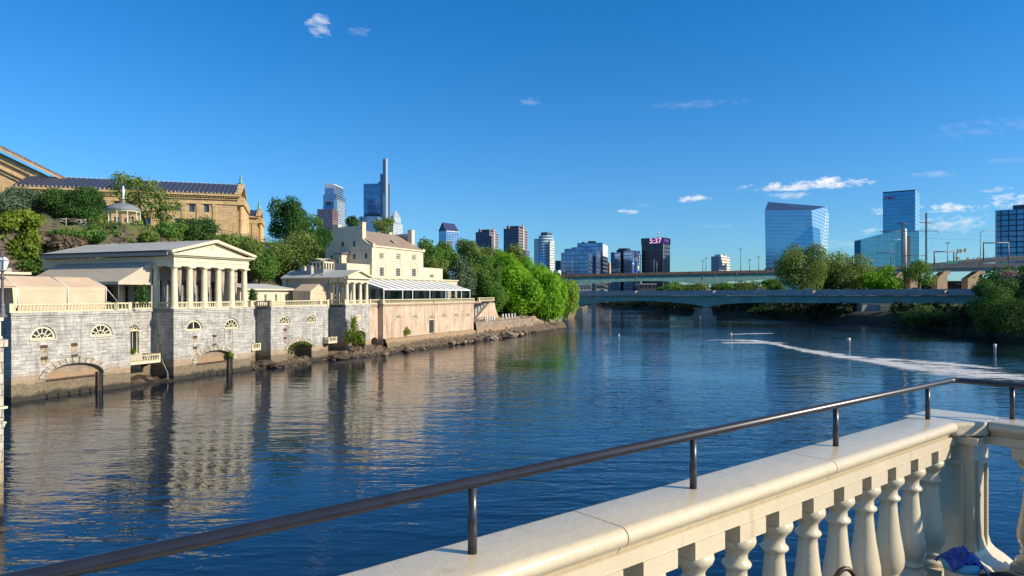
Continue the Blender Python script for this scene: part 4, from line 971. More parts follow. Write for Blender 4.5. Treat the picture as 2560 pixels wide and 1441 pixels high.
# tables and chairs inside, seen as dark shapes through the clear panels
def dining_table(x, y, lab):
    t = thing('dining_table', lab, 'table', Q.w((x, y, DZ)), 'tables under the striped canopy')
    mb = MB(Q); mb.lathe((x, y, DZ + .72), [(.45, 0), (.45, .04)], 14); mb.build('tabletop', M['dark'], t)
    mb = MB(Q); mb.lathe((x, y, DZ + .0), [(.25, 0), (.25, .03), (.04, .05), (.04, .71)], 10); mb.build('pedestal', M['dark'], t)
    for k in (-1, 1):
        ch = thing('dining_chair', 'dark chair on the %s of the table %s' % ('left' if k < 0 else 'right', lab.split('canopy ')[1]), 'chair', Q.w((x + k * .75, y, DZ)), 'chairs under the striped canopy')
        mb = MB(Q); mb.box(x + k * .75 - .21, x + k * .75 + .21, y - .21, y + .21, DZ + .42, DZ + .46); mb.build('seat', M['dark'], ch)
        mb = MB(Q); mb.box(x + k * .94 - .02, x + k * .94 + .02, y - .2, y + .2, DZ + .47, DZ + .95); mb.build('backrest', M['dark'], ch)
        for a in (-.18, .18):
            for b in (-.18, .18): mb = MB(Q); mb.box(x + k * .75 + a - .015, x + k * .75 + a + .015, y + b - .015, y + b + .015, DZ, DZ + .419); mb.build('leg', M['dark'], ch)
for k, (pxx, nm) in enumerate(((982, 'in the first bay from the left'), (1018, 'in the second bay from the left'), (1052, 'in the third bay'), (1094, 'in the fourth bay'), (1133, 'in the fifth bay'))):
    dining_table(QS(pxx, 3), 3, 'dark round table under the striped canopy ' + nm)

# ------------------------------------------------------------------ museum on the hill
_o = P(592, 590, 230); G = Fr(_o.x, _o.y, 0, .956, .292)      # origin: near right corner of the long wing; x to the right, y away
zG = lambda py, a, w: G.z(py, a, w)
MU = thing('museum_wing', 'long golden stone museum wing with blue-black tiled roof and pedimented end', 'museum', _o)
L0 = G.fs(33, 0); ze_ = zG(488, 0, 0); zb = 27.6; DM = 28.0
def mz(px, py): return G.fz(px, py, 0)
wn = [(88, 102, 497, 525), (128, 143, 498, 520), (284.5, 298.5, 503.5, 521), (323, 338, 506, 523), (396, 410, 508, 524), (437, 450, 508, 526), (472, 487, 510, 530), (509.5, 523, 511, 531)]
wn2 = [(284, 300, 543, 572), (322, 334, 544, 572), (361, 376, 545, 575), (399, 411, 546, 572), (437, 450, 547, 575), (473, 487, 548, 578), (509.5, 525, 549, 575)]
hs = []
for p in wn + wn2: a, b = G.fs(p[0], 0), G.fs(p[1], 0); c = (a + b) / 2; hs.append((a, b, zG(p[3], c, 0), zG(p[2], c, 0)))
mb = MB(G); mb.panel(pfw(0), rect(L0, 0, zb, ze_), [rect(*h) for h in hs], .6)
mb.face([(0, 0, zb), (0, DM, zb), (0, DM, ze_), (0, 0, ze_)]); mb.face([(L0, 0, zb), (L0, DM, zb), (L0, DM, ze_), (L0, 0, ze_)]); mb.build('wall', M['museumstone'], MU)
for h in hs: sash(MU, G, pfw(0), *h, .5, 'pole', (2, 2), t=.14)
for h in hs[:8]:
    for x in (h[0] - 1.6, ):
        mb = MB(G); mb.box(x - .55, x + .55, -.22, .05, zb, ze_ - 3.9); mb.box(x - .75, x + .75, -.3, .05, ze_ - 3.9, ze_ - 3.3); mb.build('pilaster', M['museumstone'], MU)
x = G.fs(528, 0) + 1.0; mb = MB(G); mb.box(x - .55, x + .55, -.22, .05, zb, ze_ - 3.9); mb.box(x - .75, x + .75, -.3, .05, ze_ - 3.9, ze_ - 3.3); mb.build('pilaster', M['museumstone'], MU)
mb = MB(G); mb.box(L0 - .1, .35, -.35, DM + .3, ze_ - 3.3, ze_ - 3.0); mb.box(L0 - .1, .5, -.5, DM + .5, ze_ - 1.75, ze_ - 1.5); mb.box(L0 - .2, 1.2, -1.2, DM + 1.2, ze_ - .65, ze_); mb.build('cornice', M['museumstone'], MU)
mb = MB(G)
k = 0
while L0 + k * .75 < 1: mb.box(L0 + k * .75, L0 + k * .75 + .38, -.85, -.45, ze_ - 1.15, ze_ - .66); k += 1
mb.build('dentil_band', M['museumstone'], MU)
wr_ = DM / 2; zrg = zG(461, 0, wr_)
zrg = zG(462.5, 0, wr_); ov = 1.25
mb = MB(G); wl = L0 + 6; 
mb.face([(L0 - .3, -ov, ze_ + .01), (1.1, -ov, ze_ + .01), (1.1, wr_, zrg), (L0 - .3, wr_, zrg)]); mb.face([(L0 - .3, DM + ov, ze_ + .01), (1.1, DM + ov, ze_ + .01), (1.1, wr_, zrg), (L0 - .3, wr_, zrg)]); mb.face([(L0 - .3, -ov, ze_), (L0 - .3, DM + ov, ze_), (L0 - .3, wr_, zrg)])
rf = mb.build('roof', M['blueroof'], MU)
def partrow(name, m, root, G, pts, w=.25, h=.6):
    x, y, z = pts[0]; mb = MB(G); mb.extr([(x - w, y, z), (x + w, y, z), (x, y, z + h)], (0, .3, 0)); o0 = mb.build(name, m, root)
    for p in pts[1:]:
        o = bpy.data.objects.new(name, o0.data); COL.objects.link(o); o.parent = root; o.location = G.w(p) - G.w(pts[0])
partrow('antefix', M['tanconc'], MU, G, [(lerp(L0, .6, i / 54), -ov - .1, ze_ + .02) for i in range(55)])
partrow('ridge_antefix', M['tanconc'], MU, G, [(lerp(L0, .6, i / 44), wr_ - .1, zrg - .05) for i in range(45)], .2, .55)
def pedend(root, G, x, w0, w1, ze, zr, sc=1):
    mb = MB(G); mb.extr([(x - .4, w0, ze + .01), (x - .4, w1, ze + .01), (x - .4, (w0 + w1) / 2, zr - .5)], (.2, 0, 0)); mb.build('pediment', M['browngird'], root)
    mb = MB(G); wm = (w0 + w1) / 2
    for w in (w0 - 1.3, w1 + 1.3): mb.extr([(x - .6, w, ze), (x - .6, w, ze + .8), (x - .6, wm, zr + .35), (x - .6, wm, zr - .5)], (1.8, 0, 0))
    mb.build('raking_cornice', M['museumstone'], root)
    for (w, z, s) in ((wm, zr + .3, 1.0), (w0 - .9, ze + .8, .6)):
        mb = MB(G)
        pr = [(.9, 0), (.9, .3), (.35, .5), (.6, 1.1), (.28, 1.8), (.45, 2.2), (.1, 3.2), (.12, 3.4), (.02, 4.9)]
        mb.lathe((x, w, z), [(a * s, b * s) for a, b in pr], 7); mb.build('roof_statue', M['teal'] if s == 1.0 else M['pole'], root)
pedend(MU, G, .2, 0, DM, ze_, zrg)
for i in range(6):
    w = lerp(1.6, DM - 1.6, i / 5); column(MU, G, 1.3, w, zb, ze_ - 3.2, .85, 12, 'museumstone')
mb = MB(G); mb.box(.06, 2.3, -.02, DM, ze_ - 3.2, ze_ - .66); mb.build('entablature', M['museumstone'], MU)
# second, lower temple end further right
_o2 = P(643, 600, 262); G2 = Fr(_o2.x, _o2.y, 0, .956, .292)
MU2 = thing('museum_end_pavilion', 'smaller golden stone temple end of the museum, right of the long wing', 'museum', _o2)
z2 = G2.z(541, 0, 0); l2 = G2.fs(605, 0); zr2 = G2.z(526, 0, 9)
mb = MB(G2); mb.box(l2, 0, 0, 18, zb - 4, z2); mb.build('wall', M['museumstone'], MU2)
mb = MB(G2); mb.box(l2, .3, -.3, 18.3, z2 - 2.8, z2 - 2.5); mb.box(l2, .9, -.9, 18.9, z2 - .6, z2 + .002); mb.build('cornice', M['museumstone'], MU2)
mb = MB(G2); mb.face([(l2, -1, z2 + .01), (.8, -1, z2 + .01), (.8, 9, zr2), (l2, 9, zr2)]); mb.face([(l2, 19, z2 + .01), (.8, 19, z2 + .01), (.8, 9, zr2), (l2, 9, zr2)]); mb.build('roof', M['blueroof'], MU2)
pedend(MU2, G2, .2, 0, 18, z2, zr2)
for x in (-1.4, l2 + 2.5): MB(G2).box(x - .5, x + .5, -.2, .01, zb - 4, z2 - 2.9).build('pilaster', M['museumstone'], MU2)
for i in range(4): column(MU2, G2, 1.1, lerp(1.4, 16.6, i / 3), zb - 4, z2 - 2.6, .7, 10, 'museumstone')
MB(G2).box(.01, 1.9, 0, 18, z2 - 2.49, z2 - .61).build('entablature', M['museumstone'], MU2)
# big temple block at the far left
W3 = 15.0
MU3 = thing('museum_main_block', 'large golden stone museum block with raking cornice cut by the left edge of the photo', 'museum', G.w((G.fs(30, W3), W3, zb)))
pz = lambda px, py: (G.fs(px, W3), G.fz(px, py, W3))
A0 = pz(165, 455); A1 = pz(-260, 250)
dA = ((A1[0] - A0[0]), (A1[1] - A0[1]))
mb = MB(G); bx_ = A0[0]; mb.extr([(bx_, W3, zb), (A1[0], W3, zb), (A1[0], W3, A1[1] - 2), (bx_, W3, A0[1] - 2)], (0, 40, 0)); mb.build('wall', M['museumstone'], MU3)
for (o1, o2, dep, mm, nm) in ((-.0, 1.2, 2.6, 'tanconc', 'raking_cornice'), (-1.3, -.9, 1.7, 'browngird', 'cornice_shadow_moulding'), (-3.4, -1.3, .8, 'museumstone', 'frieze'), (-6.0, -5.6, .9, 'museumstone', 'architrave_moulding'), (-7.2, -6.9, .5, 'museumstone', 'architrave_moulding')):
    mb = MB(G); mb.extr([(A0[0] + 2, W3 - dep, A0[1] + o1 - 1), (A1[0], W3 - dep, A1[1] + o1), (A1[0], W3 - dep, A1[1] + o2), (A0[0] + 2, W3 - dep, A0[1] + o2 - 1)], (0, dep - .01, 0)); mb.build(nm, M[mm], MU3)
partrow('antefix', M['browngird'], MU3, G, [(lerp(A0[0] + 1, A1[0], i / 90), W3 - 2.6, lerp(A0[1] + .2, A1[1] + 1.1, i / 90)) for i in range(90)], .3, .85)

# ------------------------------------------------------------------ gazebo, people, fence, terrace wall
gz = P(308, 571, 120); GZ = Fr(gz.x, gz.y, 0, 1, .12); zg = gz.z
GB = thing('gazebo', 'white octagonal gazebo with grey dome on the rocky ledge', 'gazebo', gz)
rg = 2.55
mb = MB(GZ); mb.lathe((0, 0, zg - .35), [(rg + .35, 0), (rg + .35, .34)], 16); mb.build('floor', M['whitemetal'], GB)
for k in range(10):
    a = 6.28319 * (k + .5) / 10; mb = MB(GZ); mb.lathe((rg * math.cos(a), rg * math.sin(a), zg), [(.17, 0), (.13, .15), (.11, 2.6), (.17, 2.7)], 8); mb.build('column', M['cream'], GB)
    b = 6.28319 * (k + 1.5) / 10
    if k != 2:
        p, q_ = Vector((rg * math.cos(a), rg * math.sin(a), zg)), Vector((rg * math.cos(b), rg * math.sin(b), zg)); mb = MB(GZ)
        for (za, zb_) in ((.12, .12), (.9, .9), (.15, .85), (.85, .15)): mb.tube([p + Vector((0, 0, za)), q_ + Vector((0, 0, zb_))], .035, 5)
        mb.build('cross_railing', M['cream'], GB)
mb = MB(GZ); mb.lathe((0, 0, zg + 2.7), [(rg + .15, 0), (rg + .2, .28)], 20); mb.build('ring_beam', M['cream'], GB)
mb = MB(GZ); mb.lathe((0, 0, zg + 2.98), [(rg + .35, 0), (rg + .3, .12), (rg * .93, .6), (rg * .72, .95), (rg * .4, 1.18), (.35, 1.3), (.14, 1.75), (.05, 2.1)], 20); mb.build('dome_roof', M['pole'], GB)
mb = MB(GZ); mb.lathe((0, 0, zg + 5.05), [(.22, 0), (.25, .15), (.1, .25), (.2, .6), (.26, 1.3), (.2, 1.7), (.1, 1.8), (.15, 2.0), (.1, 2.2)], 9); mb.build('statue_finial', M['whitemetal'], GB)
def person(label, loc, rz, shirt, legs, hair, sit=False):
    r = Matrix.Rotation(rz, 3, 'Z')
    hip = .92; J = {'pelvis': (0, 0, hip), 'chest': (0, .02, 1.3), 'neck': (0, .02, 1.5), 'head': (0, .0, 1.62), 'top': (0, .0, 1.74)}
    E_ = [('pelvis', 'chest'), ('chest', 'neck'), ('neck', 'head'), ('head', 'top')]; RD = {'pelvis': .15, 'chest': .16, 'neck': .06, 'head': .1, 'top': .06}
    for s, nm in ((-1, 'l'), (1, 'r')):
        for k, p, rr in (('sh', (s * .19, .02, 1.42), .065), ('el', (s * .25, .02, 1.12), .045), ('ha', (s * .2, -.16, .98), .035), ('hip', (s * .1, 0, .86), .09), ('kn', (s * .11, -.02, .48), .06), ('an', (s * .11, .02, .09), .04), ('toe', (s * .12, -.14, .04), .035)):
            J[nm + k] = p; RD[nm + k] = rr
        E_ += [('chest', nm + 'sh'), (nm + 'sh', nm + 'el'), (nm + 'el', nm + 'ha'), ('pelvis', nm + 'hip'), (nm + 'hip', nm + 'kn'), (nm + 'kn', nm + 'an'), (nm + 'an', nm + 'toe')]
    ks = list(J); me = bpy.data.meshes.new('body'); me.from_pydata([tuple(r @ Vector(J[k])) for k in ks], [(ks.index(a), ks.index(b)) for a, b in E_], [])
    o = bpy.data.objects.new('person', me); COL.objects.link(o); o.location = loc; ORG[o.name] = Vector(loc)
    md = o.modifiers.new('skin', 'SKIN'); sv_ = me.skin_vertices[0].data
    for i, k in enumerate(ks): sv_[i].radius = (RD[k], RD[k]); sv_[i].use_root = (k == 'pelvis')
    o.modifiers.new('sub', 'SUBSURF').levels = 1; me.materials.append(M['skin']); tag(o, label, 'person')
    f = Fr(loc[0], loc[1], loc[2], math.cos(rz), math.sin(rz))
    mb = MB(f); mb.lathe((0, .01, .88), [(.19, 0), (.18, .2), (.2, .42), (.17, .58), (.08, .64)], 10); mb.build('shirt', shirt, o)
    mb = MB(f); 
    for s in (-1, 1): mb.tube([(s * .1, 0, .95), (s * .11, -.02, .5), (s * .11, .02, .1)], [.11, .085, .07], 8)
    mb.build('trousers', legs, o)
    mb = MB(f); mb.lathe((0, .03, 1.6), [(.08, -.1 if hair else 0), (.125, 0), (.12, .12), (.05, .19)], 9); mb.build('hair', M['dark'], o)
    return o
M['skin'] = paint('skin', (.45, .28, .2), .6); M['darkcloth'] = paint('dark_clothes', (.09, .04, .04), .9); M['palecloth'] = paint('white_shirt', (.75, .72, .7), .9); M['jeans'] = paint('jeans', (.06, .08, .13), .9)
pa = P(315, 571, 119.6); pb = P(327, 571, 119.3)
person('person in dark red top standing in the gazebo', (pa.x, pa.y, zg), .4, M['darkcloth'], M['dark'], True)
person('person in white shirt leaning in the right side of the gazebo', (pb.x, pb.y, zg), -.3, M['palecloth'], M['jeans'], False)
# rustic fence on the terrace rim
FN = thing('rustic_fence', 'grey rustic crossed-rail timber fence on top of the low terrace wall', 'fence', P(150, 556, 116))
fp = [(48, 551, 112), (85, 560, 112), (105, 557, 113), (131, 561, 114), (165, 558, 115), (202, 561, 116), (214, 560, 117)]
fpt = [P(*a) for a in fp]
for i, p in enumerate(fpt):
    mb = MB(); mb.tube([p - Vector((0, 0, .8)), p + Vector((0, 0, .85))], .11, 6); mb.build('fence_post', M['wood'], FN)
for a, b in zip(fpt, fpt[1:]):
    mb = MB()
    for (u, v) in ((.75, .75), (.1, .7), (.7, .1)): mb.tube([a + Vector((0, 0, u)), b + Vector((0, 0, v))], .05, 5)
    mb.build('fence_rail', M['wood'], FN)
for i, (a, b) in enumerate(zip([P(95, 574, 112.5), P(160, 577, 114)], [P(160, 577, 114), P(222, 575, 116)])): pass
mb = MB(); pts = [P(90, 576, 112.3), P(130, 578, 113), P(170, 577, 114.3), P(215, 572, 115.8)]
for a, b in zip(pts, pts[1:]): mb.extr([(a.x, a.y, a.z - 1.2), (b.x, b.y, b.z - 1.2), (b.x, b.y, b.z + .75), (a.x, a.y, a.z + .75)], (-.2, .8, 0))
o = mb.build('stone_terrace_wall', M['brownrubble']); tag(o, 'low rubble stone terrace wall beneath the rustic fence', 'wall')
# sloping walkway with dark railing below the museum end
mb = MB(); wp = [P(525, 583, 150), P(580, 592, 160), P(640, 602, 172), P(700, 607, 185)]
WK = thing('hill_walkway', 'dark sloping walkway with thin railing below the museum end', 'walkway', wp[0])
for a, b in zip(wp, wp[1:]): mb.extr([(a.x, a.y, a.z - .9), (b.x, b.y, b.z - .9), (b.x, b.y, b.z - .2), (a.x, a.y, a.z - .2)], (0, 2.5, 0))
mb.build('walkway_slab', M['darkrock'], WK); mb = MB()
for a, b in zip(wp, wp[1:]):
    for h in (.5, 1.1): mb.tube([a + Vector((0, 0, h)), b + Vector((0, 0, h))], .05, 5)
    for k in range(6): p = a.lerp(b, k / 6); mb.tube([p - Vector((0, 0, .3)), p + Vector((0, 0, 1.1))], .05, 5)
mb.build('railing', M['darkpole'], WK)

# ------------------------------------------------------------------ vegetation
def leaves(name, parent, m, lobes, n, size, seed, droop=0, loc=None, shell=.45, elong=1.5):
    """lobes: list of (x,y,z,rx,ry,rz) world; leaf-sized quads spread through lobe shells"""
    g = np.random.default_rng(seed); L = np.array(lobes, float)
    vol = L[:, 3] * L[:, 4] + L[:, 4] * L[:, 5] + L[:, 3] * L[:, 5]; idx = g.choice(len(L), n, p=vol / vol.sum()); l = L[idx]
    d = g.normal(size=(n, 3)); d /= np.linalg.norm(d, axis=1)[:, None]
    rr = 1 - shell * g.random(n) ** 1.7
    # clumps: sub-blobs on the surface
    cd_ = g.normal(size=(90, 3)); cd_ /= np.linalg.norm(cd_, axis=1)[:, None]; ci = np.argmax(d @ cd_.T, axis=1); dc_ = np.einsum('ij,ij->i', d, cd_[ci])
    rr *= .74 + .32 * np.clip((dc_ - .86) / .14, 0, 1) + .24 * (g.random(90)[ci] - .5)
    rr *= np.where(g.random(n) < .10, 1 + .22 * g.random(n), 1)
    c = l[:, :3] + d * rr[:, None] * l[:, 3:6] + g.normal(size=(n, 3)) * size * .5
    if droop: c[:, 2] -= droop * g.random(n) ** 2
    nr = d * .9 + g.normal(size=(n, 3)) * .55 + np.array([0, 0, .25]); nr /= np.linalg.norm(nr, axis=1)[:, None]
    t = np.cross(nr, g.normal(size=(n, 3))); t /= np.linalg.norm(t, axis=1)[:, None]
    if droop: t = t * .4 + np.array([0, 0, -1.0]); t /= np.linalg.norm(t, axis=1)[:, None]
    b = np.cross(nr, t); s = size * (.6 + .8 * g.random(n))[:, None]
    V = np.empty((n, 4, 3)); V[:, 0] = c - t * s * elong * .5; V[:, 1] = c + b * s * .5 + nr * s * .12; V[:, 2] = c + t * s * elong * .5; V[:, 3] = c - b * s * .5 + nr * s * .12
    org = np.array(ORG[parent.name]) if parent is not None else (np.array(loc) if loc is not None else np.array([L[:, 0].mean(), L[:, 1].mean(), (L[:, 2] - L[:, 5]).min()]))
    V = (V - org).reshape(-1, 3)
    me = bpy.data.meshes.new(name); me.vertices.add(4 * n); me.vertices.foreach_set('co', V.ravel().astype('f'))
    me.loops.add(4 * n); me.loops.foreach_set('vertex_index', np.arange(4 * n, dtype='i')); me.polygons.add(n)
    me.polygons.foreach_set('loop_start', np.arange(0, 4 * n, 4, dtype='i')); me.polygons.foreach_set('loop_total', np.full(n, 4, dtype='i')); me.update(calc_edges=True)
    me.materials.append(m); o = bpy.data.objects.new(name, me); COL.objects.link(o)
    if parent is not None: o.parent = parent
    else: o.location = tuple(org); ORG[o.name] = Vector(org)
    return o
def tree(label, px0, px1, py0, py1, D, m, base=None, n=None, seed=1, size=None, group='trees on the river banks', lob=9, trunk=True, gap=1.0, droop=0, name='leafy_tree', deep=1.0, elong=1.5, tilt=0):
    """crown fills the photo window px0..px1, py0..py1 at distance D; base: row where the trunk meets the ground"""
    g = random.Random(seed); k = D / F
    c = P((px0 + px1) / 2, (py0 + py1) / 2, D); rx = (px1 - px0) / 2 * k; rz = (py1 - py0) / 2 * k; ry = max(rx, rz * .6) * deep
    base = base if base else py1 + 8; b = P((px0 + px1) / 2 + tilt, base, D)
    root = thing(name, label, 'bush' if 'bush' in label or 'shrub' in label else 'tree', b, group)
    L = [(c.x, c.y, c.z, rx * .70, ry * .70, rz * .74)]
    for i in range(lob):
        a = g.random() * 6.283; e = g.uniform(-.75, 1.0); q = math.sqrt(max(0, 1 - e * e * .8)); s = g.uniform(.30, .48) * gap
        f_ = 1 - s * .82
        L.append((c.x + math.cos(a) * q * rx * f_, c.y + math.sin(a) * q * ry * f_, c.z + e * rz * f_, rx * s * 1.05, ry * s * 1.05, rz * s))
    size = size or max(.22, k * 2.5 * 1.15)
    n = n or int(min(26000, max(1500, 8.5 * (rx * rz + rx * ry) / (size * size) * 1.0)))
    leaves('crown', root, m, L, n, size, seed, droop, elong=elong)
    if trunk:
        mb = MB(); r0 = max(.12, rx * .07); t0 = b - Vector((0, 0, .6)); t1 = Vector((c.x, c.y, c.z - rz * .35)); mid = t0.lerp(t1, .5) + Vector((g.uniform(-.3, .3), 0, 0))
        mb.tube([t0, mid, t1, t1 + Vector((0, 0, rz * .5))], [r0 * 1.3, r0, r0 * .7, r0 * .25], 7)
        for i in range(1, len(L), 2 if lob > 6 else 1): e = Vector(L[i][:3]); s_ = t0.lerp(t1, g.uniform(.55, 1)); mb.tube([s_, s_.lerp(e, .5) + Vector((0, 0, -.1 * rz)), e], [r0 * .5, r0 * .3, r0 * .1], 5, False)
        mb.build('trunk', M['bark'], root)
    return root
def hitD(px, py, off=0.0):
    D = 74.0
    while D < 190:
        p = P(px, py, D); q = Q.inv(p)
        if q[1] > 26.5 and p.z < hillz(q[0], q[1]): break
        D += .5
    return D - off
HG = 'trees and bushes on the museum hill'
tree('grey-green dense tree in front of the museum at the left edge', -60, 112, 466, 575, 128, M['leaf_grey'], 580, seed=3, group=HG, n=17000)
tree('dark glossy round green tree left of the gazebo', 114, 272, 466, 564, 132, M['leaf_dark'], 566, seed=4, group=HG, n=20000, lob=12)
# airy tree behind the gazebo: only small open lobes
t = thing('airy_tree', 'open-branched sparse tree behind the gazebo, museum showing through', 'tree', P(410, 585, 138), HG)
cl = [(300, 445, 26), (325, 455, 30), (350, 462, 34), (310, 490, 30), (345, 495, 34), (375, 470, 30), (395, 490, 30), (290, 470, 18), (375, 515, 30), (405, 515, 28), (330, 520, 24), (430, 520, 24), (395, 540, 26), (440, 500, 14), (360, 538, 22), (422, 545, 18), (300, 515, 16), (450, 515, 9)]
LL = []
for (a, b, r) in cl: p = P(a, b, 138 + rnd.uniform(-3, 3)); LL.append((p.x, p.y, p.z, r * .0789, r * .09, r * .0789 * .62))
leaves('crown', t, M['leaf_olive'], LL, 3600, .30, 5, shell=.95)
mb = MB(); b0_ = P(410, 588, 138); f1 = P(405, 545, 138)
mb.tube([b0_, f1, P(385, 515, 138)], [.45, .36, .25], 7); mb.tube([P(365, 592, 138), P(358, 545, 138), P(345, 500, 138)], [.4, .3, .15], 7)
for i, (a, b, r) in enumerate(cl): s_ = f1.lerp(P(385, 515, 138), rnd.random()) if a > 350 else P(358, 545, 138).lerp(P(345, 500, 138), rnd.random()); mb.tube([s_, s_.lerp(Vector(LL[i][:3]), .5) + Vector((0, 0, .3)), Vector(LL[i][:3])], [.14, .09, .03], 5, False)
mb.build('trunk', M['bark'], t)
tree('bushy bright green shrub at the right of the gazebo ledge', 385, 470, 552, 606, hitD(428, 588, 0), M['leaf_mid'], 612, seed=6, group=HG)
tree('taller dark green shrub below the museum windows', 425, 540, 538, 608, hitD(480, 592, 0), M['leaf_dark'], 615, seed=7, group=HG)
tree('low olive shrub covering the slope above the temple roof', 500, 640, 585, 640, hitD(570, 615, 0), M['leaf_olive'], 640, seed=8, group=HG, size=.4)
tree('pale green shrub climbing beside the walkway', 600, 665, 588, 650, 128, M['leaf_olive'], 660, seed=9, group=HG)
tree('yellow-green bush spilling down the cliff at the far left', 28, 104, 572, 668, hitD(63, 625, .5), M['leaf_yel'], 680, seed=10, group=HG, n=2300, size=.3, gap=.8)
tree('low golden bush along the cliff top at the left edge', -30, 95, 528, 582, hitD(40, 560, .5), M['leaf_yel'], 585, seed=11, group=HG, n=4500, size=.28)
tree('dark green bush above the tan awning at the cliff foot', 52, 130, 636, 700, hitD(90, 668, 1), M['leaf_mid'], 705, seed=12, group=HG)
tree('brown leafless shrub between the cliff and the temple roof', 105, 212, 588, 660, hitD(160, 622, 1), M['leaf_brown'], 665, seed=13, group=HG, n=5200, size=.2, elong=4.5)
tree('green shrub strip hanging below the fence', 125, 230, 572, 602, hitD(178, 588, 1), M['leaf_mid'], 604, seed=14, group=HG)
tree('small tangled green bush just left of the gazebo', 222, 272, 535, 590, 117, M['leaf_olive'], 592, seed=15, group=HG, size=.25)
tree('small green bush on the rocks under the gazebo', 350, 400, 575, 610, hitD(375, 592, 1), M['leaf_olive'], 612, seed=16, group=HG, size=.24)
tree('dark small bush on the rocks left of the gazebo base', 205, 262, 578, 612, hitD(233, 596, 1), M['leaf_dark'], 614, seed=17, group=HG, size=.24)
TG = 'trees between the museum hill and the house'
tree('tall pointed deep green tree right of the museum end', 668, 765, 486, 620, 185, M['leaf_dark'], 660, seed=20, group=TG, lob=13, n=18000)
tree('shorter dark green tree beside the tall pointed one', 735, 835, 560, 660, 178, M['leaf_dark'], 680, seed=21, group=TG, n=12000)
tree('thin airy green tree in front of the brick skyscraper', 755, 812, 535, 600, 195, M['leaf_mid'], 660, seed=22, group=TG, n=1500, lob=7)
tree('broad olive-green tree mass behind the kiosk', 640, 815, 582, 715, 142, M['leaf_olive'], 730, seed=23, group=TG, lob=14, n=23000)
tree('round mid-green tree at the right shoulder of the temple roof', 608, 690, 610, 715, 132, M['leaf_mid'], 730, seed=24, group=TG, n=11000)
tree('dark tree squeezed between the broad olive tree and the house', 755, 832, 620, 700, 160, M['leaf_dark'], 715, seed=25, group=TG, n=8000)
tree('small dark tree above the house roof left of the middle chimney', 866, 902, 540, 575, 190, M['leaf_dark'], 600, seed=26, group=TG, n=1500)
tree('sparse olive tree behind the house ridge', 925, 990, 545, 590, 190, M['leaf_olive'], 600, seed=27, group=TG, n=1600)
PG = 'trees in the park beyond the house'
pk = [(1035, 1110, 598, 700, 190, 'leaf_mid'), (1085, 1150, 606, 690, 205, 'leaf_mid'), (1135, 1205, 598, 690, 215, 'leaf_olive'), (1180, 1262, 604, 700, 225, 'leaf_olive'), (1240, 1318, 612, 710, 232, 'leaf_olive'), (1055, 1125, 640, 730, 180, 'leaf_olive'),
      (1160, 1240, 632, 735, 195, 'leaf_mid'), (1225, 1305, 628, 740, 200, 'leaf_bright'), (1290, 1372, 640, 760, 212, 'leaf_bright'), (1330, 1405, 662, 775, 222, 'leaf_mid')]
pl_ = ['olive tree just right of the house chimney', 'dark green tree peeking between two olive trees', 'olive tree under the peaked glass tower', 'olive tree left of the two brown towers', 'olive tree directly below the taller brown tower', 'mid-height olive tree behind the house wing', 'green tree above the dark conifer', 'bright green tree in the middle of the park grove', 'bright green tree at the crest of the grove slope', 'green tree between the grove and the willow']
pk += [(1255, 1335, 655, 760, 198, 'leaf_bright'), (1200, 1275, 650, 760, 192, 'leaf_mid'), (1140, 1215, 655, 775, 186, 'leaf_olive'), (1215, 1290, 735, 808, 205, 'leaf_dark')]
pl_ += ['bright green tree filling the grove above the big shore tree', 'mid-green tree behind the stair wall top', 'olive tree directly right of the dark conifer', 'deep shaded thicket behind the white bollards']
for i, (a, b, c, d, D, m_) in enumerate(pk): tree(pl_[i], a, b, c, d, D, M[m_], 785, seed=30 + i, group=PG, n=9500, lob=11)
tree('dark bluish conifer-like tree beside the striped canopy', 1108, 1190, 646, 762, 174, M['leaf_grey'], 775, seed=45, group=PG, n=9000)
tree('shaded green tree behind the stair wall', 1180, 1268, 675, 795, 180, M['leaf_mid'], 795, seed=46, group=PG, n=9000)
tree('big bright green tree leaning over the shore', 1238, 1352, 662, 803, 186, M['leaf_bright'], 806, seed=47, group=PG, n=22000, lob=13, size=.38, elong=2.0)
tree('bright yellow-green tree drooping to the rocks', 1305, 1420, 666, 806, 195, M['leaf_bright'], 806, seed=48, group=PG, n=22000, lob=13, droop=1.5, size=.38, elong=2.2)
tree('pale weeping willow hanging in front of the bridge pier', 1372, 1448, 688, 772, 214, M['leaf_willow'], 800, seed=49, group=PG, n=12000, droop=5.0, size=.34, elong=3.2, name='weeping_willow')
tree('low green bush on the rocks under the willow', 1365, 1412, 745, 797, 205, M['leaf_mid'], 803, seed=50, group=PG, n=5000)
for k, (a, y) in enumerate(((1205, 1), (1222, 4), (1262, 3), (1275, 9), (1243, 8))): pass
def scatter(name, m, pts, n, size, seed, lab, cat, r=.8):
    g = np.random.default_rng(seed); P_ = np.array(pts); LL = [(p[0], p[1], p[2], p[3], p[3], p[3] * .6) for p in P_]
    o = leaves(name, None, m, LL, n, size, seed, shell=.9); tag(o, lab, cat, None, 'stuff'); return o
g = random.Random(12); A1_, A2_, A3_ = [], [], []
for i in range(1500):
    s = g.uniform(-30, 100); w = g.uniform(27.5, 66)
    v = nz(s, w, 20, .09, 3)
    if v < -.18 and w < 38: continue
    z = hillz(s, w); p = Q.w((s, w, z)); r = g.uniform(.5, 1.3); (A1_ if v > .22 else A2_ if g.random() < .6 else A3_).append((p.x, p.y, p.z, r))
scatter('undergrowth', M['leaf_yel'], A1_ or [(0, 400, -2, 1)], 9000, .3, 301, 'yellow-green undergrowth creeping over the rocky museum hill', 'undergrowth')
scatter('undergrowth', M['leaf_mid'], A2_, 30000, .3, 302, 'mid-green undergrowth over the rocky museum hill', 'undergrowth')
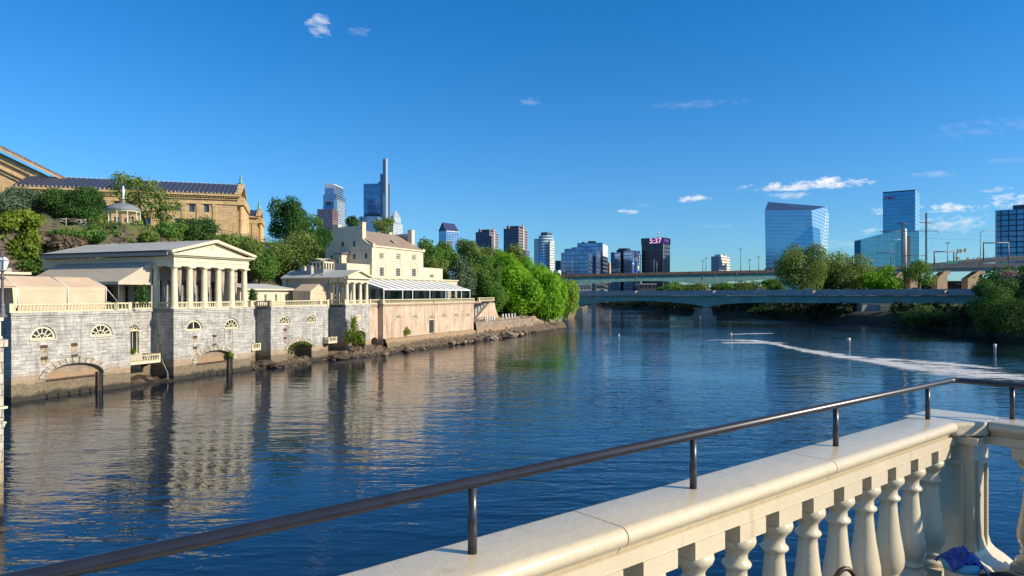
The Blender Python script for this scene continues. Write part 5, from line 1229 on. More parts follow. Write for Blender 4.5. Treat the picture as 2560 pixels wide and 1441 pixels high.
scatter('undergrowth', M['leaf_olive'], A3_, 22000, .3, 303, 'olive undergrowth over the rocky museum hill', 'undergrowth')
A1_ = []
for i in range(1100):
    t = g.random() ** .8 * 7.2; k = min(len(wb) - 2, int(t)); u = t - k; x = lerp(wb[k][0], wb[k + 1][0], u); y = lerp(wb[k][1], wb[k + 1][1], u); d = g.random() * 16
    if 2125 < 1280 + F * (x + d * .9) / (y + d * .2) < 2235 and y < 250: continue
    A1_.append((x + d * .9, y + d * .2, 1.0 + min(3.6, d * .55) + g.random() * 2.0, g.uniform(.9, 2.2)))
scatter('bank_undergrowth', foliage('bank_leaf_painted_shade', (.010, .022, .008), (.026, .05, .013), .12), A1_, 40000, .62, 304, 'dark shaded undergrowth along the far river bank', 'undergrowth')  # shade over the bank is put into the near-black leaf colour
BG = 'trees between the two bridges'
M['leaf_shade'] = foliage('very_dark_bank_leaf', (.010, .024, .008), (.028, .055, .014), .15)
tree('tall pale olive tree in front of the slanted glass tower', 1932, 2072, 604, 752, 312, M['leaf_olive'], 740, seed=60, group=BG, n=12000, lob=12)
tree('broad olive tree right of the tall pale one', 2036, 2172, 618, 752, 318, M['leaf_olive'], 740, seed=61, group=BG, n=12000, lob=12)
tree('lime green bushy tree near the concrete viaduct', 2150, 2250, 664, 745, 305, M['leaf_bright'], 740, seed=62, group=BG, n=7000)
tree('small dark green tree behind the lime green one', 2105, 2215, 672, 745, 330, M['leaf_dark'], 740, seed=63, group=BG, n=4500)
tree('thin dark tree in front of the viaduct deck', 2258, 2340, 645, 722, 300, M['leaf_mid'], 735, seed=64, group=BG, n=2600, lob=12)
for i, (a, b, c) in enumerate(((1640, 1720, 705), (1700, 1770, 709), (1775, 1850, 704), (1835, 1915, 702), (1900, 1960, 700))):
    tree('low bushy tree seen through the gap between the bridges, number %s from the left' % ['one', 'two', 'three', 'four', 'five'][i], a, b, c, 740, 395 - i * 4, M['leaf_olive' if i % 2 else 'leaf_mid'], 745, seed=70 + i, group='row of low trees behind the near bridge', n=2600, trunk=False)
RG = 'bushes on the shaded far bank'
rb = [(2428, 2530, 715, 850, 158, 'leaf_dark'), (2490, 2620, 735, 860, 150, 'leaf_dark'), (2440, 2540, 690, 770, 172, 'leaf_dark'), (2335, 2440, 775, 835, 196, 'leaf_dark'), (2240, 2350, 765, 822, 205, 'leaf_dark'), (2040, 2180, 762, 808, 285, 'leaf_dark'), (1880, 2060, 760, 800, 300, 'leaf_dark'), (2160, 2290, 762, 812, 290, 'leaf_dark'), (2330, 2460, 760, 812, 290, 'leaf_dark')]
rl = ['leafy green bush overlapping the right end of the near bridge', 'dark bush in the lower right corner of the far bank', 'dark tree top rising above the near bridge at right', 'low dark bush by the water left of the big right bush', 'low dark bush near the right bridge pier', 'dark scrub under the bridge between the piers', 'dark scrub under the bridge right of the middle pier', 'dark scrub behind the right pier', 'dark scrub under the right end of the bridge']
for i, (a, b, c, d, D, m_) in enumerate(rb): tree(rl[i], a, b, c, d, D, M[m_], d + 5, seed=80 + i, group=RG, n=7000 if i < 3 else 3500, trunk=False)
tree('pink blossoming tree at the right edge before the viaduct', 2490, 2585, 676, 735, 215, M['leaf_pink'], 750, seed=95, group=RG, n=4000)
for i, (x, y, h) in enumerate(((142, 168, 19), (150, 186, 20), (136, 150, 18), (158, 205, 20), (128, 132, 17), (166, 224, 18), (172, 245, 17))):  # tree row added beside the view to throw shade on the far bank
    root = thing('leafy_tree', 'tall dark tree added beyond the right edge to shade the bank, number %s from the viewer' % ['three', 'four', 'two', 'five', 'one', 'six', 'seven'][i], 'tree', (x, y, 3), 'tall shade trees added beyond the right edge')
    leaves('crown', root, M['leaf_dark'], [(x, y, h * .55 + 2, 8, 8, h * .42), (x + 3, y - 4, h * .4, 6, 6, h * .3), (x - 3, y + 4, h * .4, 6, 6, h * .3)], 3500, .9, 400 + i)
    mb = MB(); mb.tube([(x, y, 2), (x, y, h * .6)], [.5, .3], 7); mb.build('trunk', M['bark'], root)
# ivy and self-sown plants on the quay
o = leaves('ivy', None, M['ivy'], [(*Q.w((s, 3.1, z)), .8, .25, r) for s, z, r in ((47.6, 7.2, .8), (48.0, 6.0, .9), (48.3, 4.8, .9), (48.2, 3.6, .8), (48.5, 2.4, .6), (49.3, 6.8, .5))], 2600, .15, 101, shell=.9); tag(o, 'dark ivy climbing the shaded recessed stone wall', 'ivy')
sp0 = thing('sapling', 'yellow-green sapling tree growing at the water edge before the dark arch', 'tree', Q.w((50.5, -2.0, .3)))
pp = [(884, 815, 13, 20), (880, 835, 20, 17), (895, 845, 20, 16), (875, 850, 16, 10), (905, 852, 10, 9), (885, 800, 8, 14)]
LL = []; Dp = Q.w((51, -2, 0)).y
for (a, b, r, r2) in pp: p = P(a, b, Dp); LL.append((p.x, p.y, p.z, r * Dp / F, r * Dp / F * .8, r2 * Dp / F))
leaves('crown', sp0, M['leaf_yel'], LL, 1900, .17, 102, shell=.95)
mb = MB(); mb.tube([P(885, 880, Dp), P(886, 850, Dp), P(884, 805, Dp)], [.09, .07, .03], 6)
for l in LL: mb.tube([P(886, 862, Dp), Vector(l[:3])], [.05, .02], 5, False)
mb.build('trunk', M['bark'], sp0)
for i, (px, py, w, r, lab) in enumerate(((574, 888, -.1, .42, 'small green plant rooted at the right end of the temple-base arch'), (1017, 830, -1.3, .8, 'spiky weed growing on the pink wall footing'), (330, 880, .8, .28, 'tiny leafy plant in the low balcony'), (357, 740, 1.5, 1.05, 'small potted evergreen under the beige awning'), (632, 742, 4.5, .95, 'dark conical shrub beside the kiosk'), (995, 738, 3.2, .8, 'potted olive shrub at the left end of the striped canopy'))):
    s = QS(px, w); p = Q.w((s, w, Q.z(py, s, w))); k = 1.7 if i in (3, 4, 5) else 1
    o = leaves('small_plant', None, M['leaf_yel' if i in (0, 1, 2) else 'leaf_dark'], [(p.x, p.y, p.z, r * .6 if k > 1 else r, r * .6 if k > 1 else r, r * (1.0 if k > 1 else .7)), (p.x, p.y, p.z + r * .7, r * .3, r * .3, r * .5)], 900 if k > 1 else 420, .13, 110 + i, shell=.9, elong=2.2); tag(o, lab, 'plant')
for i, (a, b, lab) in enumerate(((719, 860, 'weeds along the top of the dark arch beside the small tent'),)):
    s0_, s1_ = QS(722, 0), QS(776, 0)
    o = leaves('arch_weeds', None, M['leaf_yel'], [(*Q.w((lerp(s0_, s1_, k / 6), -.05, Q.z(866 - 9 * math.sin(math.pi * k / 6), 40, 0))), .5, .2, .18) for k in range(7)], 700, .11, 130, shell=.9); tag(o, lab, 'plant')

# ------------------------------------------------------------------ shoreline rocks, bollards, railing
def boulder(c, r, seed, m, name='boulder', sq=(1, 1, .6)):
    g = random.Random(seed); mb = MB(); n1, n2 = 7, 9
    off = Vector((g.random() * 50, g.random() * 50, 0))
    rows = []
    for i in range(n1 + 1):
        th = math.pi * i / n1; row = []
        for j in range(n2):
            ph = 2 * math.pi * j / n2; d = Vector((math.sin(th) * math.cos(ph), math.sin(th) * math.sin(ph), math.cos(th)))
            k = 1 + .45 * MN.noise(d * 1.4 + off) + .15 * MN.noise(d * 4 + off); p = Vector(c) + Vector((d.x * sq[0], d.y * sq[1], d.z * sq[2])) * r * k; row.append(mb.vert(p))
        rows.append(row)
    for i in range(n1):
        for j in range(n2): q = (j + 1) % n2; mb.p.append([rows[i][j], rows[i + 1][j], rows[i + 1][q], rows[i][q]]); mb.sm.append(False)
    return mb.build(name, m)
RW = MB(Q)
n = 60; sa_, sb_ = pw1 + .2, QS(1330, -1.6)
for j in range(n):
    a, b = lerp(sa_, sb_, j / n), lerp(sa_, sb_, (j + 1) / n); f = lambda x: -1.5 + .25 * nz(x, 3, 1, .4); g_ = lambda x: 3.75 + .15 * nz(x, 9, 1, .5)
    RW.face([(a, f(a) - .6, -.8), (b, f(b) - .6, -.8), (b, f(b), g_(b)), (a, f(a), g_(a))]); RW.face([(a, f(a), g_(a)), (b, f(b), g_(b)), (b, 2.5, g_(b) + .1), (a, 2.5, g_(a) + .1)])
o = RW.build('shore_retaining_wall', M['rubble']); tag(o, 'overgrown rubble retaining wall along the shore below the stair wall', 'wall')
g = random.Random(5); BO = list(range(64))
for i in range(64):
    s = g.uniform(97, 150) if i < 44 else g.uniform(55, 97); w = (-2.6 - g.random() * 2.2) if s < 125 else (-3.2 + g.random() * 4.0 ); r = g.uniform(.35, 1.15) * (1 if s > 97 else .6)
    if s < 97: w = -3.2 - g.random() * 2
    z = (.2 + g.random() * .3) if w < -2 else parkz(s, w) * .8
    p = Q.w((s, w, z)); o = boulder(p, r, i, M['rock'] if i % 3 else M['darkrock'])
    colw = 'tan' if i % 3 else 'dark wet'
    plc = 'on the mud below the pink wall' if s < 97 else ('under the retaining wall near the stair wall' if s < 112 else ('below the white bollards' if s < 126 else 'under the big bright tree' if s < 140 else 'near the willow and bridge pier'))
    tag(o, '%s rough boulder %s' % (colw, plc), 'boulder', '%s boulders %s' % (colw, plc))
for i, (px, lab) in enumerate(((660, 'dark slab of rock on the mud below the small tent wall'), (690, 'dark pointed rock beside the dark sluice arch'), (355, 'dark flat rock under the low balcony left of the temple base'), (850, 'dark flat rock left of the sapling'), (835, 'dark slanting slab on the mud left of the ivy wall'))):
    w = {0: .6, 1: -1.2, 2: 2.0, 3: -1.6, 4: -1.0}[i]; o = boulder(Q.w((QS(px, w), w, .3)), [1.4, .9, 1.0, 1.1, 1.0][i], 200 + i, M['darkrock'], sq=(1.3, 1, .5)); tag(o, lab, 'rock', 'dark rocks at the wall foot')
mb = MB(Q); g = random.Random(91)
for i in range(1500):
    s = g.uniform(46, 150) if i > 250 else g.uniform(29, 46); t_ = g.random()
    w = lerp(-1.9, -5.0, t_ ** .8) if s < 97 else lerp(-1.6 if s < 125 else 1.0, -5.4, t_)
    if s < 46: w = lerp(.3, -3.2, t_)
    if s < 58 and w > -2.4 and s > 46: w -= .6
    base_ = mudz(s, w) if s < 97 else parkz(s, w)
    if base_ < -.15: continue
    r = g.uniform(.08, .34) * (1.2 if s > 97 else 1); a = g.random() * 3.14; ca, sa = math.cos(a), math.sin(a); ax, ay, az = r * g.uniform(.8, 1.9), r * g.uniform(.6, 1), r * g.uniform(.35, .7)
    pts = []
    for (x, y, z) in ((-1, 0, 0), (0, -1, .1), (1, 0, -.1), (0, 1, 0), (.1, .1, 1), (-.4, -.3, .85)): x *= ax * g.uniform(.8, 1.2); y *= ay * g.uniform(.8, 1.2); pts.append(mb.vert((s + x * ca - y * sa, w + x * sa + y * ca, base_ + z * az)))
    for q in ((0, 1, 5), (1, 2, 4), (2, 3, 4), (3, 0, 5), (1, 4, 5), (3, 5, 4)): mb.p.append([pts[k] for k in q]); mb.sm.append(False)
o = mb.build('shore_rubble', M['mud2']); tag(o, 'loose broken stones scattered over the muddy shore', 'rubble', None, 'stuff')
bl = ['leftmost', 'second', 'third', 'fourth', 'rightmost']
for i, px in enumerate((1257, 1264.7, 1272, 1279.6, 1286.7)):
    w = .2; s = QS(px, w); z = 3.85; mb = MB(Q); mb.lathe((s, w, z), [(.17, -.3), (.17, 1.2), (.14, 1.26), (.02, 1.32)], 10); o = mb.build('bollard', M['whitemetal']); tag(o, '%s of the five white bollards under the big tree on the shore' % bl[i], 'bollard', 'white bollards on the shore wall')
FP = thing('post_fence', 'short fence of white posts at the foot of the stair wall', 'fence', Q.w((QS(1222, 0), 0, 3.85)))
for i in range(6):
    s = QS(lerp(1213, 1235, i / 5), 0); mb = MB(Q); mb.box(s - .12, s + .12, -.1, .1, 3.6, 4.85); mb.build('post', M['whitemetal'], FP)
mb = MB(Q); s0, s1 = QS(1213, 0), QS(1235, 0); mb.box(s0, s1, -.03, .03, 4.5, 4.6); mb.box(s0, s1, -.03, .03, 4.0, 4.1); mb.build('rail', M['wood'], FP)
RL = thing('shore_railing', 'thin grey metal railing between the pink wall and the white posts', 'railing', Q.w((QS(1198, 0), 0, 3.85)))
mb = MB(Q); s0, s1 = pw1 + .1, QS(1211, 0)
for z in (4.75, 3.95): mb.box(s0, s1, -.03, .03, z, z + .06)
mb.build('rail', M['darkpole'], RL); mb = MB(Q)
for i in range(26): s = lerp(s0, s1, i / 25); mb.box(s - .02, s + .02, -.02, .02, 3.9, 4.75)
mb.build('infill_bars', M['darkpole'], RL)
# hose on the temple base side
mb = MB(Q); pts = [(sC - .12, 3.0, 8.1), (sC - .12, 2.7, 6), (sC - .14, 2.2, 4), (sC - .16, 1.5, 2.0), (sC - .3, .6, .9), (sC - .8, 0, .3)]; mb.tube(pts, .05, 6); o = mb.build('drain_hose', M['conc']); tag(o, 'pale hose hanging down the shaded side of the temple base', 'hose')

# ------------------------------------------------------------------ near pier wall, lamp post at the left edge
D0 = 31.5; e = P(12.5, 800, D0); K = Fr(e.x, e.y, 0, .387, .922)       # x along river, y into the bank; corner at origin
NW = thing('near_stone_wall', 'cream-topped stone wall end cut off by the left edge of the photo', 'river wall', (e.x - 1.2, e.y, 0))
zt_ = H - (848 - HOR) / F * D0
mb = MB(K); mb.box(-6, 0, .1, 9, -1, zt_ - .35); mb.build('wall', M['stone2'], NW)
mb = MB(K); mb.box(-6.1, .12, -.02, 9, zt_ - .35, zt_ - .01); mb.build('cornice', M['stone2'], NW)
mb = MB(K); mb.box(-.45, .0, .18, .75, zt_ + .003, zt_ + .12); mb.box(-.40, -.04, .22, .7, zt_ + .12, zt_ + .82); mb.box(-.47, .03, .15, .78, zt_ + .82, zt_ + .97); mb.build('pedestal', M['cream'], NW)
mb = MB(K); mb.box(-.2, .13, .1, .5, 4.15, 4.22); mb.box(-.2, .15, .05, .5, 4.82, 4.92); mb.lathe((.05, .3, 4.22), [(.05, 0), (.08, .2), (.04, .5), (.06, .6)], 8); mb.lathe((.05, .3, 3.95), [(.1, 0), (.14, .2)], 8); mb.build('low_balcony', M['cream'], NW)
lc = K.w((-.16, .45, 0)); zl = zt_ + .97
LP = thing('street_lamp', 'grey cast iron lamp post with four-sided white lantern at the left edge', 'street lamp', (P(6, 793, D0).x, D0 + .3, zl))
Lx, Ly = P(6.0, 793, D0 + .3).x, D0 + .3
lz = lambda py: H - (py - HOR) / F * Ly
mb = MB(); mb.lathe((Lx, Ly, zl - .02), [(.2, 0), (.2, .1), (.12, .18), (.09, .5), (.1, .6), (.065, .65), (.05, lz(700) - zl), (.075, lz(697) - zl), (.13, lz(695) - zl), (.06, lz(690) - zl), (.05, lz(680) - zl), (.11, lz(677) - zl), (.15, lz(675) - zl)], 12); mb.build('post', M['lampmetal'], LP)
z0, z1, z2, z3 = lz(675), lz(652), lz(641), lz(626)
mb = MB(); mb.lathe((Lx, Ly, z0), [(.15, 0), (.26, z1 - z0)], 4, True); ln = mb.build('lantern_glass', M['lampglass'], LP)
mb = MB(); mb.lathe((Lx, Ly, z1), [(.27, 0), (.10, z2 - z1 - .02)], 4, True); mb.build('lantern_top_glass', M['lampglass'], LP)
mb = MB(); mb.lathe((Lx, Ly, z2 - .03), [(.12, 0), (.08, .04), (.03, .1), (.045, .14), (.008, z3 - z2)], 8)
for k in range(4):
    a = math.pi / 4 + math.pi / 2 * k; mb.tube([(Lx + .155 * math.cos(a), Ly + .155 * math.sin(a), z0), (Lx + .272 * math.cos(a), Ly + .272 * math.sin(a), z1), (Lx + .11 * math.cos(a), Ly + .11 * math.sin(a), z2)], .014, 5)
    b = a + math.pi / 2; mb.tube([(Lx + .272 * math.cos(a), Ly + .272 * math.sin(a), z1), (Lx + .272 * math.cos(b), Ly + .272 * math.sin(b), z1)], .016, 5)
mb.build('lantern_frame', M['lampmetal'], LP)
sm = thing('roof_block', 'small cream cornice and vent block behind the lamp', 'building', P(20, 700, 70))
p0 = Q.inv(P(20, 690, 76)); mb = MB(Q); mb.box(p0[0] - 3, p0[0] + .6, p0[1] - 1.5, p0[1] + 2, DZ, Q.z(687, p0[0], p0[1])); mb.build('wall', M['cream'], sm)
mb = MB(Q); z_ = Q.z(687, p0[0], p0[1]); mb.box(p0[0] - 3.4, p0[0] + 1.2, p0[1] - 2, p0[1] + 2.5, z_, z_ + .25); mb.build('cornice', M['cream'], sm); mb = MB(Q); mb.box(p0[0] - 1.5, p0[0] - .1, p0[1] - .8, p0[1] + .8, z_ + .25, z_ + .7); mb.build('vent', M['greytrim'], sm)
o = boulder((P(12, 1345, 30).x, 29.6, -.25), .5, 77, M['darkrock'], 'driftwood', (1.2, .6, .7)); tag(o, 'dark lump of driftwood in the water by the near stone wall', 'driftwood')

# ------------------------------------------------------------------ bridges
def ribbon(name, m, parent, path, zt, zb, d0, d1):
    """vertical slab following path (list of world xy), zt/zb functions or numbers per point; d0..d1 offsets away from the viewer"""
    mb = MB(); n = len(path); P0 = []
    for i, (x, y) in enumerate(path):
        a = path[max(i - 1, 0)]; b = path[min(i + 1, n - 1)]; t = Vector((b[0] - a[0], b[1] - a[1], 0)).normalized(); nn = Vector((-t.y, t.x, 0))
        P0.append((Vector((x, y, 0)) + nn * d0, Vector((x, y, 0)) + nn * d1, zt[i], zb[i]))
    for i in range(n - 1):
        a, b = P0[i], P0[i + 1]
        def v(p, z): return (p.x, p.y, z)
        mb.face([v(a[0], a[3]), v(b[0], b[3]), v(b[0], b[2]), v(a[0], a[2])], True); mb.face([v(a[1], a[3]), v(a[1], a[2]), v(b[1], b[2]), v(b[1], b[3])], True)
        mb.face([v(a[0], a[2]), v(b[0], b[2]), v(b[1], b[2]), v(a[1], a[2])]); mb.face([v(a[0], a[3]), v(a[1], a[3]), v(b[1], b[3]), v(b[0], b[3])])
    return mb.build(name, m, parent)
def pathpts(spec):
    # spec rows: px, D, then pixel rows -> heights
    xy = []; zs = []
    for r in spec: p = P(r[0], 0, r[1]); xy.append((p.x, p.y)); zs.append([H - (y - HOR) / F * r[1] for y in r[2:]])
    return xy, list(zip(*zs))
NB = thing('river_bridge', 'near grey and teal haunched road bridge on low stone piers', 'bridge', P(1768, 800, 262))
spec = []
bot = [(1330, 768), (1440, 768), (1470, 761), (1510, 756), (1560, 753.5), (1620, 753), (1680, 756), (1730, 761), (1756, 766), (1768, 770), (1780, 766), (1810, 761), (1860, 757.5), (1930, 757), (2050, 758), (2175, 759), (2300, 759), (2430, 760), (2640, 762)]
for px, yb in bot:
    u = (px - 1440) / 1000; D = 292 - 58 * u
    spec.append((px, D, lerp(728, 722.5, max(0, min(1, u))), lerp(739.5, 739, u), yb))
xy, (za, zbb, zc__) = pathpts(spec)
ribbon('parapet', M['parapet'], NB, xy, za, zbb, -.9, -.5)
ribbon('deck', M['conc'], NB, xy, [z - .9 for z in za], [z - .05 for z in zbb], -.49, 13)
ribbon('haunched_girder', M['teal'], NB, xy, [z - .12 for z in zbb], zc__, 0, .5)
ribbon('haunched_girder', M['teal'], NB, xy, [z - .12 for z in zbb], zc__, 11, 11.5)
ribbon('far_parapet', M['parapet'], NB, xy, za, zbb, 13.1, 13.5)
def pier(root, px, D, ytop, w0, w1, m='conc', dep=12):
    c = P(px, 800, D); zt = H - (ytop - HOR) / F * D; mb = MB()
    mb.extr([(c.x - w1, c.y - .6, -1.5), (c.x + w1, c.y - .6, -1.5), (c.x + w0, c.y, zt), (c.x - w0, c.y, zt)], (0, dep, 0)); mb.build('pier', M[m], root)
    mb = MB(); mb.extr([(c.x - w1 - .5, c.y - 1.4, -1.5), (c.x + w1 + .5, c.y - 1.4, -1.5), (c.x + w1 + .3, c.y - 1.2, zt - 3.2), (c.x - w1 - .3, c.y - 1.2, zt - 3.2)], (0, dep + 2, 0)); mb.build('pier_footing', M[m], root)
pier(NB, 1768, 272, 770, 1.6, 2.8); pier(NB, 2178, 247, 762, 3.0, 4.6)
c = P(1443, 800, 290); mb = MB(); mb.extr([(c.x - 4.5, c.y, -1.5), (c.x + 2.6, c.y, -1.5), (c.x + 2.0, c.y, 4.1), (c.x + .2, c.y, 4.9), (c.x - 1.8, c.y, 4.3), (c.x - 3.6, c.y, 1.0)], (0, 15, 0)); mb.build('pier', M['tanconc'], NB)
mb = MB(); mb.lathe((c.x + .2, c.y + .8, 4.6), [(.8, 0), (.35, .8), (.3, 1.2)], 8); mb.build('bearing', M['creamw'], NB)
for px in (1591, 1786, 2036, 2366):
    D = 292 - 58 * (px - 1440) / 1000; c = P(px, 733, D - 1.2); mb = MB(); mb.extr([(c.x - .6, c.y, c.z + .9), (c.x + .9, c.y, c.z + .9), (c.x - .5, c.y, c.z - .3)], (0, .4, 0)); mb.build('bracket', M['creamw'], NB)
FB = thing('far_bridge', 'far teal haunched girder bridge with rusty brown parapet above the river', 'bridge', P(1769, 720, 440))
def fd(px): return 425.0 - (px - 1380) * .01
bot = [(1380, 714), (1438, 713.5), (1475, 709), (1520, 706), (1590, 703.5), (1650, 703.3), (1700, 706), (1745, 710.5), (1769, 713), (1790, 710.5), (1825, 705), (1880, 701.5), (1942, 698), (2010, 693), (2080, 689), (2160, 686), (2240, 684), (2330, 681), (2440, 679), (2560, 678), (2680, 677)]
spec = []
for px, yb in bot:
    yt = np.interp(px, [1380, 1500, 1660, 1800, 1952, 2100, 2200, 2360, 2560, 2700], [688, 685, 681, 678, 675, 670, 667, 661, 657, 655]); th = np.interp(px, [1380, 1942, 2200, 2560], [6, 7, 8, 12]); spec.append((px, fd(px), yt, yt + th, yb))
xy, (za, zbb, zc__) = pathpts(spec)
ribbon('parapet', M['browngird'], FB, xy[:13], za[:13], zbb[:13], -1.0, -.5); ribbon('parapet', M['slate'], FB, xy[12:], za[12:], zbb[12:], -1.0, -.5)
ribbon('deck', M['conc'], FB, xy, [z - 1.0 for z in za], [z - .05 for z in zbb], -.49, 20)
ribbon('haunched_girder', M['teal'], FB, xy[:13], [z - .1 for z in zbb][:13], zc__[:13], 0, .6); ribbon('straight_girder', M['greytrim'], FB, xy[12:], [z - .1 for z in zbb][12:], zc__[12:], 0, .6)
ribbon('far_parapet', M['browngird'], FB, xy, za, zbb, 20.5, 21)
c = P(1769, 713, fd(1769) + 1); mb = MB(); mb.lathe((c.x, c.y + 1, c.z - 1.4), [(.7, 0), (1.0, 1.6)], 8); mb.extr([(c.x - 2.4, c.y, 0), (c.x + 2.4, c.y, 0), (c.x + 1.4, c.y, c.z - 1.2), (c.x - 1.4, c.y, c.z - 1.2)], (0, 12, 0)); mb.build('pier', M['conc'], FB)
for (a, b) in ((2235, 2264), (2276, 2309), (2343, 2376), (2419.5, 2466), (2518, 2566)):
    D = fd((a + b) / 2) - .5; mb = MB(); q = lambda x, y: tuple(P(x, y, D)); w = b - a
    t_ = 681; mb.extr([q(a, 740), q(a + w * .78, 740), q(a + w * .78, 688), q(b, t_ + 4), q(b, t_ - 3), q(b - w * .4, t_ - 3), q(a, 697)], (0, 6, 0)); mb.build('buttress_pier', M['tanconc'], FB)
mb = MB()
p0, p1 = P(2200, 690, 436), P(2640, 690, 434); mb.extr([(p0.x, p0.y, 0), (p1.x, p1.y, 0), (p1.x, p1.y, 18), (p0.x, p0.y, 18)], (0, 3, 0)); mb.build('back_wall', M['browngird'], FB)
# ramp with parapet further right
RP = thing('elevated_ramp', 'grey elevated ramp with railing rising behind the viaduct at the right', 'road ramp', P(2480, 650, 350))
spec = [(px, 440, yt, yt + 7, yt + 13) for px, yt in ((2300, 661), (2370, 655), (2420, 649), (2480, 644), (2540, 640), (2640, 634))]
xy, (za, zbb, zc__) = pathpts(spec); ribbon('parapet', M['slate'], RP, xy, za, zbb, 0, .5); ribbon('girder', M['darkpole'], RP, xy, zbb, zc__, .1, 8)
for i in range(14):
    px = 2400 + i * 17; D = 440; y = np.interp(px, [2300, 2370, 2420, 2480, 2540, 2640], [661, 655, 649, 644, 640, 634]); a = P(px, y, D + .2); mb = MB(); mb.box(a.x - .08, a.x + .08, a.y, a.y + .2, a.z, a.z + 1.4); mb.build('rail_post', M['darkpole'], RP)
def lamp(label, px, ytop, ybase, D, kind=0, group='lamp posts on the bridges'):
    a, b = P(px, ybase, D), P(px, ytop, D); r = max(.11, D * .00042); root = thing('lamp_post', label, 'lamp post', a, group)
    mb = MB(); mb.tube([a - Vector((0, 0, .5)), b], [r * 1.3, r], 6)
    if kind == 2: mb.tube([b, b + Vector((.8, 0, .9)), b + Vector((3.2, 0, 1.2))], r, 6)
    mb.build('pole', M['pole'] if kind != 1 else M['darkpole'], root)
    mb = MB()
    if kind == 0: mb.box(b.x - .9, b.x + .9, b.y - .2, b.y + .2, b.z - .1, b.z + .22)
    elif kind == 1: mb.lathe((b.x, b.y, b.z), [(.2, 0), (.45, .5), (.35, .9), (.05, 1.2)], 8)
    elif kind == 2: mb.box(b.x + 2.6, b.x + 4.2, b.y - .2, b.y + .2, b.z + 1.0, b.z + 1.3)
    mb.build('lamp_head', M['whitemetal' if kind == 2 else 'darkpole'], root)
for px, yt, lab in ((1429, 645, 'in front of the flat blue glass block'), (1635, 650, 'in front of the black clock tower, taller of two'), (1642, 655, 'in front of the black clock tower, shorter of two'), (1757, 653, 'left of the white hotel, shorter of two'), (1765, 646, 'left of the white hotel, taller of two'), (1852, 623, 'tallest, right of the white hotel'), (1874, 650, 'short, midway between hotel and slanted tower'), (1897, 643, 'close to the slanted glass tower')):
    D = fd(px); lamp('thin far bridge lamp post ' + lab, px, yt, np.interp(px, [1380, 1952], [688, 675]) + 2, D)
for px, yt, lab in ((1590, 699, 'leftmost'), (1755, 698, 'just left of the far pier'), (1785, 694, 'just right of the far pier'), (1840, 690, 'twin-headed one right of the far pier')):
    lamp('small dark lantern post on the near bridge, ' + lab, px, yt, 728, 286, 1)
lamp('curved-arm street light before the low glass wing', 2227, 606, 668, 300, 2); lamp('tall curved-arm street light right of the traffic lights', 2451, 584, 660, 300, 2); lamp('straight lamp post between the sign gantries', 2369, 608, 655, 300)
# railway catenary masts
for px, yt, yb, lab, arms in ((2256, 556, 668, 'shorter dark railway mast with cross arms in front of the low glass wing', ((2242, 2270, 560), (2200, 2256, 580), (2190, 2256, 633))), (2315.5, 533, 658, 'tall dark railway mast right of the glass tower', ((2300, 2328, 557), (2256, 2345, 578), (2256, 2315, 640)))):
    D = 312; a, b = P(px, yb + 14, D), P(px, yt, D); root = thing('railway_mast', lab, 'mast', a, 'railway masts')
    mb = MB(); mb.box(a.x - .28, a.x + .28, a.y - .28, a.y + .28, a.z, b.z); mb.build('mast_column', M['darkpole'], root)
    for (u, v, y) in arms: p, q_ = P(u, y, D), P(v, y, D); mb = MB(); mb.tube([p, q_], .16, 5); mb.tube([P(v, y, D), P(v + 4, y + 9, D)], .08, 5); mb.build('cross_arm', M['darkpole'], root)
p = thing('overhead_wires', 'thin sagging power lines strung from the railway masts', 'wires', P(2400, 600, 312)); mb = MB()
for (a, b, c, d) in ((2315, 558, 2650, 590), (2345, 578, 2650, 600), (2315, 596, 2640, 596), (2315, 640, 2345, 578), (2315, 578, 2285, 600)):
    mb.tube([P(lerp(a, c, t / 8), lerp(b, d, t / 8) + 5 * math.sin(math.pi * t / 8), lerp(312, 330, t / 8)) for t in range(9)], .035, 4)
mb.build('wire', M['darkpole'], p)
o = MB(); a = P(2261.5, 668, 335); o.lathe((a.x, a.y, a.z - 3), [(.9, 0), (.9, 21), (.7, 21.3)], 14); o = o.build('vent_stack', M['whitemetal']); tag(o, 'pale round vertical stack beside the shorter railway mast', 'stack')
def gantry(lab, px0, px1, yt, yb, D):
    root = thing('sign_gantry', lab, 'gantry', P((px0 + px1) / 2, yb, D), 'road gantries')
    for px in (px0, px1): a, b = P(px, yb, D), P(px, yt, D); mb = MB(); mb.tube([a, b], .3, 6); mb.build('gantry_post', M['pole'], root)
    mb = MB(); mb.tube([P(px0, yt + 2, D), P(px1, yt + 1, D)], .28, 6); mb.build('gantry_beam', M['pole'], root)
gantry('smaller grey road gantry left of the traffic lights', 2336, 2385, 628, 662, 300); gantry('larger grey road gantry before the gridded glass tower', 2459, 2521, 606, 652, 300)
root = thing('traffic_signal', 'mast arm with yellow traffic lights against the sky', 'traffic light', P(2391, 658, 298)); mb = MB(); mb.tube([P(2391, 660, 298), P(2391, 632, 298)], .2, 6); mb.tube([P(2391, 632, 298), P(2414, 625, 298)], .13, 6); mb.build('mast_arm', M['pole'], root)
M['signal'] = paint('signal_yellow', (.45, .24, .08), .6); M['signgreen'] = paint('sign_green', (.01, .25, .13), .5)
for x in (2395, 2402, 2413): c = P(x, 628 if x < 2410 else 626, 297.6); mb = MB(); mb.box(c.x - .3, c.x + .3, c.y - .25, c.y + .25, c.z - .8, c.z + .8); mb.build('signal_head', M['signal'], root)
